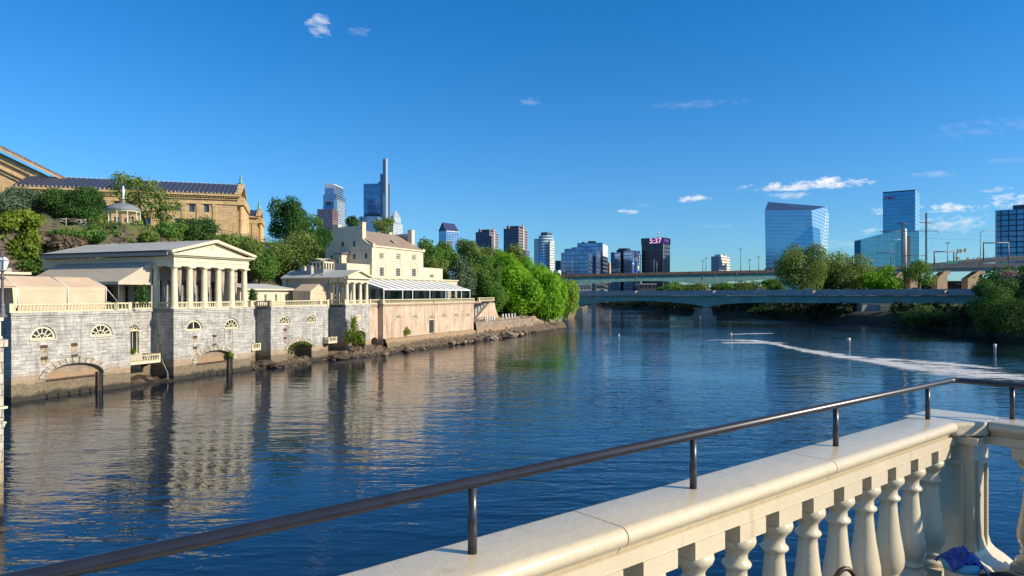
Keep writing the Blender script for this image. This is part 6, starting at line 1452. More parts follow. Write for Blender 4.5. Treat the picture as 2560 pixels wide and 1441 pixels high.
for i, (px, y) in enumerate(((2395, 646), (2419, 647), (2446, 646))):
    r2 = thing('pedestrian_signal', ['orange signal head just right of the green sign', 'orange signal head in the middle above the viaduct', 'orange signal head beside the larger gantry'][i], 'traffic light', P(px, 660, 297), 'low signals above the viaduct')
    c = P(px, y, 297); mb = MB(); mb.box(c.x - .4, c.x + .4, c.y - .2, c.y + .2, c.z - .5, c.z + .5); mb.build('signal_head', M['signal'], r2); mb = MB(); mb.tube([P(px, 662, 297), P(px, y + 2, 297)], .1, 5); mb.build('pole', M['pole'], r2)
c = P(2380, 656, 296); mb = MB(); mb.box(c.x - 2.0, c.x + 2.0, c.y - .1, c.y + .1, c.z - .6, c.z + .6); o = mb.build('road_sign', M['signgreen']); tag(o, 'small green road sign on the viaduct parapet', 'sign')
# cars
M['carglass'] = M['darkglass']
def car(label, px, y, D, col, rz=0, grp='cars on the bridges'):
    c = P(px, y, D); f = Fr(c.x, c.y, c.z, math.cos(rz), math.sin(rz)); root = thing('car', label, 'car', c, grp)
    prof = [(-2.2, .35), (2.2, .35), (2.25, .75), (1.3, .95), (.7, 1.42), (-1.0, 1.45), (-1.9, 1.0), (-2.25, .9)]
    mb = MB(f); mb.extr([(x, -.85, z) for x, z in prof], (0, 1.7, 0)); mb.build('body', col, root)
    mb = MB(f); mb.extr([(x, -.87, z) for x, z in ((-1.6, .98), (1.1, .98), (.62, 1.36), (-.95, 1.38))], (0, 1.74, 0)); mb.build('windows', M['darkglass'], root)
    for x in (-1.4, 1.4):
        for s in (-1, 1): mb = MB(f); mb.tube([(x, s * .72, .33), (x, s * .9, .33)], .33, 10); mb.build('wheel', M['dark'], root)
M['carblack'] = paint('black_car_paint', (.02, .025, .035), .25, .1); M['carwhite'] = paint('white_car_paint', (.6, .6, .6), .3, .05)
car('dark car on the far bridge left of the slanted glass tower base', 1921, 676.2, 424, M['carblack'], 0); car('dark car half hidden by the tall pale olive tree', 1946, 675, 423, M['carblack'], 0); car('white car on the far bridge near the white hotel', 1806, 679.5, 425, M['carwhite'], 0)
for px, cl, lb in ((1508, 'carwhite', 'white car crossing the near bridge near its left end'), (1655, 'carblack', 'dark car on the near bridge left of the middle pier'), (1905, 'carwhite', 'white car on the near bridge left of the tall olive trees'), (2120, 'carblack', 'dark car on the near bridge below the lime green tree'), (2290, 'carwhite', 'white car on the near bridge toward its right end')):
    u = (px - 1440) / 1000; D = 292 - 58 * u + 4; c = P(px, 728 - 5 * u, D); zz = (735 - (lerp(728, 722.5, u))) / F * (D - 4) + H - .85; car(lb, px, HOR - (zz - H) * F / D, D, M[cl], -.4)
car('dark car at the left end of the far bridge', 1412, 687, 428, M['carblack'], 0); car('white van-like car parked between the tan viaduct piers', 2402, 714, 424, M['carwhite'], 0)

# river marker posts and foam
for i, (px, y, h, w, lab) in enumerate(((1547, 852, 16, 3.2, 'slim white marker post in the river below the blue glass blocks'), (1828, 848, 15, 4, 'white marker post at the far end of the foam streak'), (2122, 866, 20, 8, 'thickest white marker post right of the foam streak'), (2487, 883, 22, 7, 'white marker post nearest the right edge of the photo'))):
    D = F * H / (y - HOR); c = P(px, y, D); r = w / 2 * D / F; hh = h * D / F; root = thing('marker_post', lab, 'marker post', c, 'white marker posts in the river')
    mb = MB(); mb.lathe((c.x, c.y, -.6), [(r * .8, 0), (r * .8, hh * .65 + .6), (r, hh * .65 + .62), (r, hh + .6), (r * .3, hh + .65)], 10); mb.build('post', M['whitemetal'], root)
    mb = MB(); mb.lathe((c.x, c.y, hh * .45), [(r * .9, 0), (r * .9, hh * .15)], 10); mb.build('band', M['greytrim'], root)
def _foam(t, b, o):
    uv = poso(t); n = t.noise(t.scaled(uv, .13, .42, 1), 1.0, 6, .65, dist=1.2); n2 = t.noise(t.scaled(uv, .7, 2.2, 1), 1.6, 6, .75, dist=.8)
    att = t.new('ShaderNodeAttribute'); att.attribute_name = 'edge'
    a = t.ramp(t.m('ADD', t.m('MULTIPLY', att.outputs['Fac'], .95), t.m('MULTIPLY', t.m('SUBTRACT', t.m('ADD', t.m('MULTIPLY', n, .55), t.m('MULTIPLY', n2, .45)), .5), 5.0)), .42, .80)
    b.inputs['Base Color'].default_value = (.62, .64, .66, 1); b.inputs['Roughness'].default_value = .9
    tr = t.new('ShaderNodeBsdfTransparent'); ms = t.new('ShaderNodeMixShader'); t.link(t.m('MULTIPLY', a, .9), ms.inputs[0]); t.link(tr.outputs[0], ms.inputs[1]); t.link(b.outputs[0], ms.inputs[2]); t.link(ms.outputs[0], o.inputs[0])
M['foam'] = mat('river_foam', _foam)
def foam(pts, nm, z=.012):
    mb = MB(); vals = []; n = 40; cross = 8; ring = []
    def at(t):
        k = t * (len(pts) - 1); i = min(len(pts) - 2, int(k)); u = k - i; return [lerp(pts[i][q], pts[i + 1][q], u) for q in range(3)]
    for i in range(n + 1):
        px, y, hw = at(i / n); row = []
        for j in range(cross + 1):
            v = j / cross * 2 - 1; yy = y + v * hw; D = F * H / (yy - HOR); p = P(px, yy, D); row.append(mb.vert((p.x, p.y, z))); vals.append((1 - abs(v) ** 1.5) * min(1, 6 * min(i / n, 1 - i / n) + .1))
        ring.append(row)
    for i in range(n):
        for j in range(cross): mb.p.append([ring[i][j], ring[i][j + 1], ring[i + 1][j + 1], ring[i + 1][j]]); mb.sm.append(True)
    o = mb.build(nm, M['foam']); at_ = o.data.attributes.new('edge', 'FLOAT', 'POINT'); at_.data.foreach_set('value', vals); o['kind'] = 'stuff'
    o['label'] = 'streaks of white foam drifting on the dark river at right'; o['category'] = 'foam'
foam([(1740, 852, 1.5), (1800, 850, 2.5), (1880, 852, 3.5), (1940, 860, 5), (1975, 870, 5.5), (2040, 882, 8), (2120, 893, 9), (2180, 903, 9), (2290, 918, 18), (2400, 930, 19), (2500, 940, 17), (2600, 950, 12), (2700, 958, 12)], 'river_foam')
foam([(1790, 858, 2), (1850, 857, 3), (1920, 858, 3), (1980, 858, 2.5)], 'river_foam', .02)
foam([(1810, 838, 1.2), (1870, 835, 1.5), (1950, 834, 1.2)], 'river_foam', .02); foam([(2140, 896, 4), (2260, 902, 6), (2370, 910, 6), (2520, 925, 6)], 'river_foam', .028)

# ------------------------------------------------------------------ skyscrapers
def text_mesh(s, name, m, parent, origin, ux, size, w=None):
    c = bpy.data.curves.new(name, 'FONT'); c.body = s; c.size = size; c.extrude = size * .03; c.align_x = 'CENTER'; c.align_y = 'CENTER'; c.offset = size * .012
    o = bpy.data.objects.new(name + '_src', c); COL.objects.link(o); dg = bpy.context.evaluated_depsgraph_get(); me = bpy.data.meshes.new_from_object(o.evaluated_get(dg)); bpy.data.objects.remove(o)
    xs = [v.co.x for v in me.vertices]; sc = (w / (max(xs) - min(xs))) if w else 1
    u = Vector((ux[0], ux[1], 0)).normalized(); z = Vector((0, 0, 1)); nn = u.cross(z)
    for v in me.vertices: v.co = Vector(origin) + u * v.co.x * sc + z * v.co.y + nn * v.co.z - ORG[parent.name]
    me.materials.clear(); me.materials.append(m); o = bpy.data.objects.new(name, me); COL.objects.link(o); o.parent = parent; ORG[name] = ORG[parent.name]; me.name = name; return o
def foot(pxL, pxC, pxR, D, th=20, cap=45):
    C = P(pxC, 0, D); th = R(th) + math.atan2(C.x, C.y); l = (-math.cos(th), math.sin(th)); r = (math.sin(th), math.cos(th))
    def sol(px, d):
        k = (px - 1280) / F; den = d[0] - k * d[1]
        t = (k * C.y - C.x) / den if abs(den) > 1e-6 else cap
        return t if 0 < t < cap * 4 else cap
    tl, tr = sol(pxL, l), sol(pxR, r); tr = min(tr, cap * 1.6)
    return C, l, r, tl, tr
def tbox(root, name, m, pxL, pxC, pxR, ytop, D, ybot=None, th=20, ztop=None, cap=45, inset=0):
    C, l, r, tl, tr = foot(pxL, pxC, pxR, D, th, cap); f = Fr(C.x, C.y, 0, -l[0], -l[1])      # x: from left end to corner, y: back
    zt = ztop if ztop is not None else H - (ytop - HOR) / F * C.y; zb = 2.0 if ybot is None else H - (ybot - HOR) / F * C.y
    mb = MB(f); mb.box(-tl, 0, 0, tr, zb, zt); return mb.build(name, m, root), f, tl, tr, zt
def tower(name, label, *a, m=None, **k):
    C = P(a[1], 0, a[4]); root = thing(name, label, 'skyscraper', (C.x, C.y, 2), 'skyscrapers on the skyline'); b = tbox(root, 'tower_body', m, *a, **k); return root, b
G_blue = glassy('blue_curtain_wall', (.11, .24, .40), (.30, .40, .50), 6, 4.2, .08, .16)
G_dark = glassy('dark_curtain_wall', (.028, .05, .09), (.02, .03, .05), 5, 4, .12, .3, metal=.55)
G_box = glassy('blue_block_glass', (.13, .25, .45), (.07, .12, .2), 4.5, 4, .07, .16, metal=.75, var=.5)
G_lite = glassy('pale_glass', (.28, .44, .58), (.5, .58, .64), 5, 4.2, .1, .25, metal=.6)
G_white = glassy('white_banded', (.16, .27, .36), (.62, .64, .64), 9, 4.2, .2, .42, metal=.4)
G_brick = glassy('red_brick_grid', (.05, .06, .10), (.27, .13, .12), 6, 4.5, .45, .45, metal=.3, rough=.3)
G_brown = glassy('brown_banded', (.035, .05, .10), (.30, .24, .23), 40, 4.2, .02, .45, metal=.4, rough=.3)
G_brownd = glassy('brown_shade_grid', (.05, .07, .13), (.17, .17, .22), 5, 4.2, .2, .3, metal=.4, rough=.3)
G_black = glassy('black_banded', (.02, .025, .035), (.10, .11, .14), 200, 4.5, .0, .3, metal=.3, rough=.3)
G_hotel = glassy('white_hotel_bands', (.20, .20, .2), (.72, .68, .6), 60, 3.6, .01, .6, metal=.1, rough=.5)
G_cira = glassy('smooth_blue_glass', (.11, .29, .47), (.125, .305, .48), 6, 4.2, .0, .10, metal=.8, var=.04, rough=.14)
G_ciral = glassy('sunlit_glass_face', (.42, .62, .76), (.48, .66, .78), 6, 4.2, .0, .10, metal=.7, var=.1, rough=.12)  # lighter copy of the blue glass, with sunlight put into its colour
G_evo = glassy('gridded_glass', (.07, .17, .30), (.025, .05, .09), 4.4, 3.8, .16, .2, metal=.75, var=.35)
G_mirror = glassy('mirror_windows', (.14, .26, .46), (.06, .10, .18), 4.5, 4.5, .12, .2, metal=.8, var=.6, blot=.22)
steel = paint('brushed_white_steel', (.62, .66, .70), .4, .05)
dgrey = paint('roof_plant_grey', (.07, .085, .11), .6, .1)
# stepped glass tower
r, b = tower('glass_skyscraper', 'stepped silvery glass skyscraper with a notched crown, behind the brick tower', 808, 841, 864, 487, 1500, m=G_blue)
f = b[1]; tbox(r, 'right_shaft', G_lite, 834, 843, 863, 500, 1494); b2 = tbox(r, 'crown', G_blue, 812, 835, 858, 462, 1503, 487); f2 = b2[1]
mb = MB(f2)
for i in range(5): x = lerp(-b2[2], 0, (i + .5) / 5); mb.box(x - 1.6, x + 1.6, -.4, .1, b2[4] - 7, b2[4] + 1.5)
mb.box(-b2[2], 0, .1, b2[3], b2[4] + .01, b2[4] + 2.0); mb.build('crown_fins', steel, r)
mb = MB(f); mb.box(-b[2] + 5, -b[2] + 17, -.3, .0, b[4] - 22, b[4] - 14); mb.build('dark_vent_panel', dgrey, r)
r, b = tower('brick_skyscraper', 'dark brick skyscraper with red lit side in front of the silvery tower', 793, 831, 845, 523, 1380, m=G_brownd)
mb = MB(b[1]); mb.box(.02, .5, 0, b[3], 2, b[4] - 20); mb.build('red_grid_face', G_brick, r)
for i in range(4): mb = MB(b[1]); y = lerp(0, b[3], (i + .5) / 4); mb.box(.02, 1.2, y - 1.2, y + 1.2, b[4] - 20, b[4]); mb.build('brick_fin', M['tanconc'] if 0 else paint('red_brick_fin_%d' % i, (.3, .14, .12), .8), r)
# tech centre
r, b = tower('spired_skyscraper', 'tallest blue glass skyscraper with a white spine rising into a mast', 909, 952, 973, 459, 1650, m=G_blue)
tbox(r, 'middle_shaft', G_dark, 946, 960, 974, 455, 1655); tbox(r, 'spine_shaft', glassy('spine_glass', (.10, .16, .26), (.3, .34, .4), 3, 30, .4, .02, metal=.5), 950.5, 960, 971, 435, 1645)
tbox(r, 'mast', paint('mast_grey', (.30, .36, .44), .4), 957, 963.5, 968.5, 396, 1640); tbox(r, 'white_spine', steel, 957.5, 966, 968.2, 486, 1636)
tbox(r, 'white_spine', steel, 963.5, 966.5, 968.2, 396, 1634)
tbox(r, 'low_block', G_blue, 898, 944, 955, 541, 1600)
C, l, rr, tl, tr = foot(909, 952, 973, 1650)
mb = MB(b[1])
for k in range(6): z = b[4] - 14 - k * 17; mb.box(-b[2], 0, -.5, 0, z, z + 1.2)
mb.build('floor_band', steel, r)
mb = MB(b[1]); mb.box(-b[2] + 2, -2, -.6, 0, H - (612 - HOR) / F * 1650 + 60, H - (612 - HOR) / F * 1650 + 72); mb.build('dark_band', dgrey, r)
# white pyramid tower
r, b = tower('pyramid_skyscraper', 'white skyscraper with stepped top and small pyramid roof', 974, 983, 1009, 556, 1720, m=G_white)
b2 = tbox(r, 'upper_stage', G_white, 976, 985, 1002, 541, 1722, 556); f = b2[1]
mb = MB(f); a, d = b2[2], b2[3]; z = b2[4]; zt = H - (522 - HOR) / F * 1720
for q0, q1 in (((-a, 0), (0, 0)), ((0, 0), (0, d)), ((0, d), (-a, d)), ((-a, d), (-a, 0))): mb.face([(q0[0], q0[1], z), (q1[0], q1[1], z), (-a / 2, d / 2, zt)])
mb.build('pyramid_roof', paint('pyramid_grey', (.34, .38, .44), .5), r)
# peaked glass tower
r, b = tower('peaked_skyscraper', 'teal glass skyscraper with gabled dark blue roof', 1097, 1116, 1147, 577, 1250, m=G_blue, th=48)
f = b[1]; a, d = b[2], b[3]; z = b[4]; zr = H - (556 - HOR) / F * 1250
mb = MB(f); mb.extr([(-a, 0, z), (0, 0, z), (-a / 2, 0, zr - 1)], (0, .5, 0)); mb.build('gable_face', G_dark, r)
mb = MB(f); mb.face([(0, -1, z), (0, d + 1, z), (-a / 2, d - 2, zr), (-a / 2, -1, zr)]); mb.face([(-a, -1, z), (-a, d + 1, z), (-a / 2, d - 2, zr), (-a / 2, -1, zr)]); mb.build('gable_roof', paint('navy_roof', (.03, .045, .12), .4), r)
mb = MB(f); mb.box(0, .8, 0, d, z - 1.5, z); mb.build('eave_band', steel, r)
mb = MB(f); mb.box(.02, .9, d * .1, d * .4, z - 52, z - 18); mb.build('dark_window_panel', dgrey, r)
# brown towers
for nm, L_, C_, R_, yt, D, lab in (('a', 1189, 1223, 1245, 580, 1180, 'shorter brown and blue skyscraper with a diamond roof ornament'), ('b', 1259, 1296, 1318, 571, 1080, 'taller brown striped skyscraper with a diamond roof ornament')):
    r, b = tower('brown_skyscraper', lab, L_, C_, R_, yt, D, m=G_brownd); f = b[1]; a, d = b[2], b[3]; z = b[4]; k = D / F
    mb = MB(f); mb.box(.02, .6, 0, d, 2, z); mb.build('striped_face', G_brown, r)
    mb = MB(f); mb.box(-a + a * .2, -.1 * a, d * .15, d * .9, z, z + 7 * k); mb.build('crown', dgrey, r)
    mb = MB(f); mb.extr([(1.2, d * .5 - 5 * k, z - 1 * k), (1.2, d * .5, z - 7 * k), (1.2, d * .5 + 5 * k, z - 1 * k), (1.2, d * .5 + 6 * k, z + 6 * k), (1.2, d * .5, z + 12 * k), (1.2, d * .5 - 6 * k, z + 6 * k)], (-3, 0, 0)); mb.build('roof_ornament', paint('ornament_' + nm, (.45, .32, .30), .7), r)
    mb = MB(f); mb.extr([(-a * .8, -1, z), (-a * .8 + 7 * k, -1, z), (-a * .8 + 7 * k, -1, z + 5 * k), (-a * .8 + 3 * k, -1, z + 10 * k)], (0, 3, 0)); mb.build('roof_ornament', paint('ornament2_' + nm, (.35, .28, .28), .7), r)
    mb = MB(f); mb.box(.61, 1.5, d * .42, d * .58, 2, z); mb.build('pale_fin', paint('fin_' + nm, (.5, .42, .38), .7), r)
    if nm == 'b': tbox(r, 'setback', G_brownd, 1306, 1314, 1324, 626, 1070)
    else: tbox(r, 'setback', G_brownd, 1218, 1229, 1233, 590, 1170)
# curved white and blue tower
r, b = tower('curved_skyscraper', 'white skyscraper with bowed pale blue glass front', 1335, 1347, 1386, 597, 1000, m=G_white, th=30)
C = P(1360, 0, 1002); kk_ = 1000 / F; mb = MB(); n = 12; rad = 17 * kk_; z1 = H - (590 - HOR) / F * 1000; mb.lathe((C.x + 2, C.y + 2, 2), [(rad, 0), (rad, z1 - 2)], 28); mb.build('bowed_glass', glassy('bowed_blue', (.22, .42, .56), (.55, .68, .74), 60, 4, .0, .35, metal=.65), r)
tbox(r, 'upper_stage', G_lite, 1350, 1372, 1383, 589, 1003, 600); tbox(r, 'top_box', dgrey, 1352, 1368, 1380, 581, 1004, 589); tbox(r, 'pale_side', G_hotel, 1371, 1375, 1386, 602, 985)
r, b = tower('low_grey_block', 'small dark grey block between the curved tower and blue glass blocks', 1388, 1402, 1406, 652, 900, m=dgrey)
r, b = tower('tan_block', 'thin tan building slit between two glass blocks', 1517, 1524, 1530, 657, 900, m=M['tanconc'])
r, b = tower('white_shed', 'small white building at the left end of the far bridge', 1384, 1396, 1404, 676, 700, m=M['whitemetal'])
# blue glass blocks
r, b = tower('blue_glass_block', 'lowest front blue glass block with wide flat front', 1403, 1471, 1481, 631, 700, m=G_box, th=8)
r, b = tower('blue_glass_block', 'middle blue glass block behind the lowest one', 1411, 1489, 1500, 621, 745, m=G_box, th=8); mb = MB(b[1]); mb.box(.02, .5, 0, b[3], 2, b[4] - 3); mb.build('mirrored_side', G_mirror, r)
mb = MB(b[1]); mb.box(-b[2] * .8, -b[2] * .6, 5, 9, b[4], b[4] + 1.6); mb.box(-b[2] * .4, -b[2] * .2, 5, 9, b[4], b[4] + 1.2); mb.build('roof_plant', dgrey, r)
r, b = tower('blue_glass_block', 'tallest rear blue glass block with pale corner strip', 1443, 1506, 1519, 607, 800, m=G_box, th=8); mb = MB(b[1]); mb.box(.02, .5, 0, b[3], 2, b[4] - 16); mb.build('striped_side', G_black, r); mb = MB(b[1]); mb.box(.02, .5, 0, b[3], b[4] - 15, b[4] - 1); mb.build('pale_top_panel', steel, r)
mb = MB(b[1]); mb.box(-b[2] * .6, -b[2] * .3, 5, 12, b[4], b[4] + 2.4); mb.box(-b[2] * .85, -b[2] * .75, 5, 12, b[4], b[4] + 1.6); mb.build('roof_plant', dgrey, r)
r, b = tower('dark_glass_block', 'dark glass block of several shafts left of the clock tower', 1541, 1570, 1588, 625, 860, m=G_dark)
tbox(r, 'mirrored_shaft', G_mirror, 1527, 1541, 1548, 631, 850); tbox(r, 'mirrored_shaft', G_mirror, 1541, 1549, 1553, 632, 848); tbox(r, 'blue_shaft', G_box, 1559, 1580, 1586, 629, 846)
C = P(1589, 0, 860); mb = MB(); z1 = H - (628 - HOR) / F * 860; mb.lathe((C.x, C.y, 2), [(5.5, 0), (5.5, z1 - 2)], 20); mb.build('round_shaft', G_mirror, r); tbox(r, 'side_shaft', G_lite, 1594, 1598, 1602, 636, 855)
mb = MB(b[1]); mb.box(-b[2] * .9, -b[2] * .1, 2, 12, b[4], b[4] + 2.2); mb.build('roof_plant', dgrey, r)
# clock tower
r, b = tower('clock_skyscraper', 'black skyscraper with the time 5:37 in pink lights on its crown', 1604, 1658, 1675, 610, 850, m=G_black, th=22)
f = b[1]; z = b[4]; zt = H - (594 - HOR) / F * 850; a, d = b[2], b[3]
mb = MB(f); mb.box(-a - .5, .5, -.5, d + .5, z, zt); mb.build('crown_band', paint('crown_dark_screen', (.025, .05, .10), .4, .1), r)
def emit(name, c, s):
    def g_(t, b_, o): e = t.new('ShaderNodeEmission'); e.inputs[0].default_value = c + (1,); e.inputs[1].default_value = s; t.link(e.outputs[0], o.inputs[0])
    return mat(name, g_)
LED = emit('pink_led', (.85, .45, .75), .95); LEDd = emit('violet_led_panel', (.05, .035, .17), .6); LEDp = emit('dim_violet_led', (.22, .12, .42), .8)
mb = MB(f); mb.box(-a * .32, .45, -.62, -.501, z + .4, zt - .3); mb.build('led_panel', LEDd, r)
mb = MB(f); mb.box(.501, .62, .0, d, z + .4, zt - .3); mb.build('led_panel', LEDd, r)
uxv = (f.c, f.s); o_ = f.w((-a * .345, -.75, (z + zt) / 2 - .1)); text_mesh('5:37', 'clock_digits', LED, r, o_, uxv, (zt - z) * 1.15, a * .55)
o_ = f.w((.75, d * .38, (z + zt) / 2)); text_mesh('PM', 'clock_suffix', LEDp, r, o_, (-f.s, f.c), (zt - z) * .75, d * .6)
mb = MB(f); mb.box(-a * .62, -a * .38, -.5, 0, 2, z); mb.build('dark_centre_strip', dgrey, r); mb = MB(f); mb.box(-.6, .5, -.5, .6, 2, z); mb.build('pale_corner', paint('corner_pier', (.3, .28, .3), .6), r)
mb = MB(f); mb.lathe((-a * .35, d * .4, zt), [(1.2, 0), (.6, 3), (.5, 5), (1.1, 5.4), (1.1, 7), (.3, 7.4), (.12, 9.5)], 8); mb.build('antenna', steel, r)
r, b = tower('white_hotel_tower', 'small white striped tower standing alone right of the clock tower', 1778, 1797, 1825, 641, 900, m=G_hotel)
mb = MB(b[1]); mb.box(-b[2] * .6, -.1, 2, b[3] * .7, b[4], b[4] + 2.5); mb.lathe((.2, b[3] * .5, b[4] + 1.6), [(1.6, 0), (1.8, 2), (.6, 3)], 10); mb.build('roof_plant', steel, r)
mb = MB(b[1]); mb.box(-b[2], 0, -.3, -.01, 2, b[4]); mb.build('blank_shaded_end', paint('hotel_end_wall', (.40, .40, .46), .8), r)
# slanted glass tower
A0_, B0_, C0_, E0_ = P(1916, 672, 800), P(2041, 672, 800), P(2052, 672, 870), P(1935, 672, 880)
A1_, B1_, C1_, E1_ = P(1912, 526.5, 800), P(2029, 526.5, 800), P(2066, 517, 870), P(1920, 505, 880)
for v in (A0_, B0_, C0_, E0_): v.z = 2
r = thing('slanted_skyscraper', 'big faceted blue glass tower with slanting dark roof', 'skyscraper', (A0_.x + 20, A0_.y, 2), 'skyscrapers on the skyline')
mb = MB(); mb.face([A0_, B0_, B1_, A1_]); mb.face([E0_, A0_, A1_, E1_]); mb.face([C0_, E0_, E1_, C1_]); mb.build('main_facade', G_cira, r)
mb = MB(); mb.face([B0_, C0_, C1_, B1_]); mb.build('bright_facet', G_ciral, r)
mb = MB(); mb.face([A1_, B1_, E1_]); mb.face([B1_, C1_, E1_]); mb.build('slanted_roof', paint('dark_slanted_roof', (.035, .06, .13), .4, .2, .05), r)
c1 = P(2072, 538, 875); c0_ = P(2066, 672, 875); c0_.z = 2; mb = MB(); mb.face([C0_, c0_, c1, C1_]); mb.face([c0_, c0_ + Vector((0, 14, 0)), c1 + Vector((0, 14, 0)), c1]); mb.build('back_facet', G_lite, r)
# logo tower
r, b = tower('logo_skyscraper', 'blue glass tower with red FMC letters near its top', 2207, 2287, 2298, 477, 760, m=G_cira, th=6)
mb = MB(b[1]); mb.box(.02, .5, 0, b[3], 2, b[4] + .5); mb.build('sunlit_edge_facade', G_ciral, r); mb = MB(b[1]); mb.box(-b[2], .5, -.3, b[3], b[4] + .502, b[4] + 1.1); mb.build('roof_edge', dgrey, r)
f = b[1]; red = paint('dark_red_sign', (.55, .02, .10), .5, .05); o_ = f.w((-b[2] * .76, -.35, H - (491.5 - HOR) / F * 760)); text_mesh('FMC', 'logo_letters', red, r, o_, (f.c, f.s), 4.6, 9.6)
mb = MB(f); zz = H - (492 - HOR) / F * 760; x_ = -b[2] * .76 - 5.2; mb.box(x_ - 2.0, x_ + .4, -.4, -.02, zz - .8, zz + .2); mb.build('logo_dash', red, r)
Y_ = 742; mb = MB(); q = lambda x, y, D=Y_: P(x, y, D); a = [q(2152, 700), q(2298, 700), q(2298, 577), q(2256, 573), q(2152, 600)]; mb.extr(a, (0, 14, 0)); mb.build('low_wing', glassy('teal_wing_glass', (.10, .27, .36), (.13, .31, .40), 8, 4.5, .04, .06, metal=.8, var=.12), r)
mb = MB(); a = [q(2265, 700, 739), q(2276, 700, 739), q(2276, 590, 739), q(2265, 598, 739)]; mb.extr(a, (0, 2.5, 0)); mb.build('dark_recess', dgrey, r)
r, b = tower('gridded_skyscraper', 'dark gridded glass tower cut by the right edge of the photo', 2492, 2640, 2660, 517, 470, m=G_evo, th=3)
mb = MB(b[1]); mb.box(-b[2] - .9, -b[2], 0, 8, 2, b[4]); mb.build('pale_edge', M['creamw'], r); mb = MB(b[1]); mb.box(-b[2] + 9, 0, 2, 14, b[4], b[4] + 3.0); mb.build('roof_plant', dgrey, r)
# low far buildings seen under the far bridge, far quay
for i, (a, b_, y0_, y1_, D, mm, lab) in enumerate(((1442, 1478, 714, 730, 540, 'greytrim', 'low grey shed under the left end of the far bridge'), (1490, 1512, 712, 730, 560, 'conc', 'low pale building under the far bridge'), (1600, 1640, 712, 726, 560, 'darkpole', 'low dark building under the far bridge beside the trees'))):
    p0, p1 = P(a, y1_, D), P(b_, y0_, D); root = thing('low_building', lab, 'building', p0, 'low buildings beyond the far bridge'); mb = MB(); mb.box(p0.x, p1.x, D, D + 12, 2, p1.z); mb.build('wall', M[mm], root); mb = MB(); mb.box(p0.x - .6, p1.x + .6, D - .6, D + 12.6, p1.z + .003, p1.z + .8); mb.build('roof', M['greytrim'], root)
    for k in range(4): x = lerp(p0.x, p1.x, (k + .5) / 4); mb = MB(); mb.box(x - .9, x + .9, D - .1, D + .01, p1.z - 3, p1.z - 1.2); mb.build('window', M['darkglass'], root)
p0, p1 = P(1478, 766, 560), P(1530, 757, 560); mb = MB(); mb.box(p0.x - 60, p1.x, 562, 566, -1, 3.3); o = mb.build('far_quay', M['creamw']); tag(o, 'pale low quay wall seen under the near bridge', 'quay wall')
# airliner
c = P(1021, 526, 5200); PL = thing('airplane', 'tiny white airplane above the skyline', 'airplane', c); mb = MB(); mb.tube([c + Vector((-17, 0, -2)), c + Vector((-12, 0, -.5)), c + Vector((14, 0, 1)), c + Vector((18, 0, 2))], [.6, 2, 2, .6], 8); mb.build('fuselage', M['whitemetal'], PL)
mb = MB(); mb.extr([c + Vector((-3, 0, 0)), c + Vector((5, 0, 0)), c + Vector((12, 16, 1)), c + Vector((9, 16, 1))], (0, 0, .5)); mb.extr([c + Vector((-3, 0, 0)), c + Vector((5, 0, 0)), c + Vector((12, -16, 1)), c + Vector((9, -16, 1))], (0, 0, .5)); mb.build('wing', M['whitemetal'], PL)
mb = MB(); mb.extr([c + Vector((13, 0, 2)), c + Vector((17, 0, 2)), c + Vector((20, 0, 7)), c + Vector((17, 0, 7))], (0, .4, 0)); mb.build('tail_fin', M['whitemetal'], PL)

# ------------------------------------------------------------------ foreground balcony
N = Fr(1.554, 3.333, 0, .77, .638)
ZT = 9.2; ZF = 8.12
BL = thing('foreground_balustrade', 'large glossy cream balustrade running across the foreground to the corner pier', 'balustrade', N.w((-.5, .14, ZF)))
def coping(fr, prof, x0, x1, root, flip=False, name='coping_stone'):
    mb = MB(fr); n = len(prof)
    P_ = lambda x, y, z: (x, y, z) if not flip else (y, x, z)
    A_ = [mb.vert(P_(x0, y, z)) for y, z in prof]; B_ = [mb.vert(P_(x1, y, z)) for y, z in prof]
    for i in range(n):
        j = (i + 1) % n; mb.p.append([A_[i], A_[j], B_[j], B_[i]]); mb.sm.append(True)
    mb.p.append(A_[::-1]); mb.p.append(B_); mb.sm += [False, False]
    o = mb.build(name, M['balus'], root)
    md = o.modifiers.new('edge', 'EDGE_SPLIT'); md.split_angle = R(50); return o
def cprof(w, t=.075, r=.034):
    p = []
    for k in range(9): a = R(90 + 180 * k / 8); p.append((r + .004 + math.cos(a) * r, ZT - r + math.sin(a) * r))
    p += [(.045, ZT - 2 * r - .012), (.055, ZT - t - .02), (w - .055, ZT - t - .02), (w - .045, ZT - 2 * r - .012)]
    for k in range(9): a = R(-90 + 180 * k / 8); p.append((w - r - .004 + math.cos(a) * r, ZT - r + math.sin(a) * r))
    return p
pr = cprof(.30)
for (a, b) in ((-4.5, -3.003), (-2.997, -1.503), (-1.497, -.003), (.003, 1.58)): coping(N, pr, a, b, BL)
mb = MB(N); mb.box(-4.5, 1.66, .04, .22, ZT - .15, ZT - .097); mb.build('frieze', M['balus'], BL)
ctr = [1.45 - .304 * k for k in range(18)]
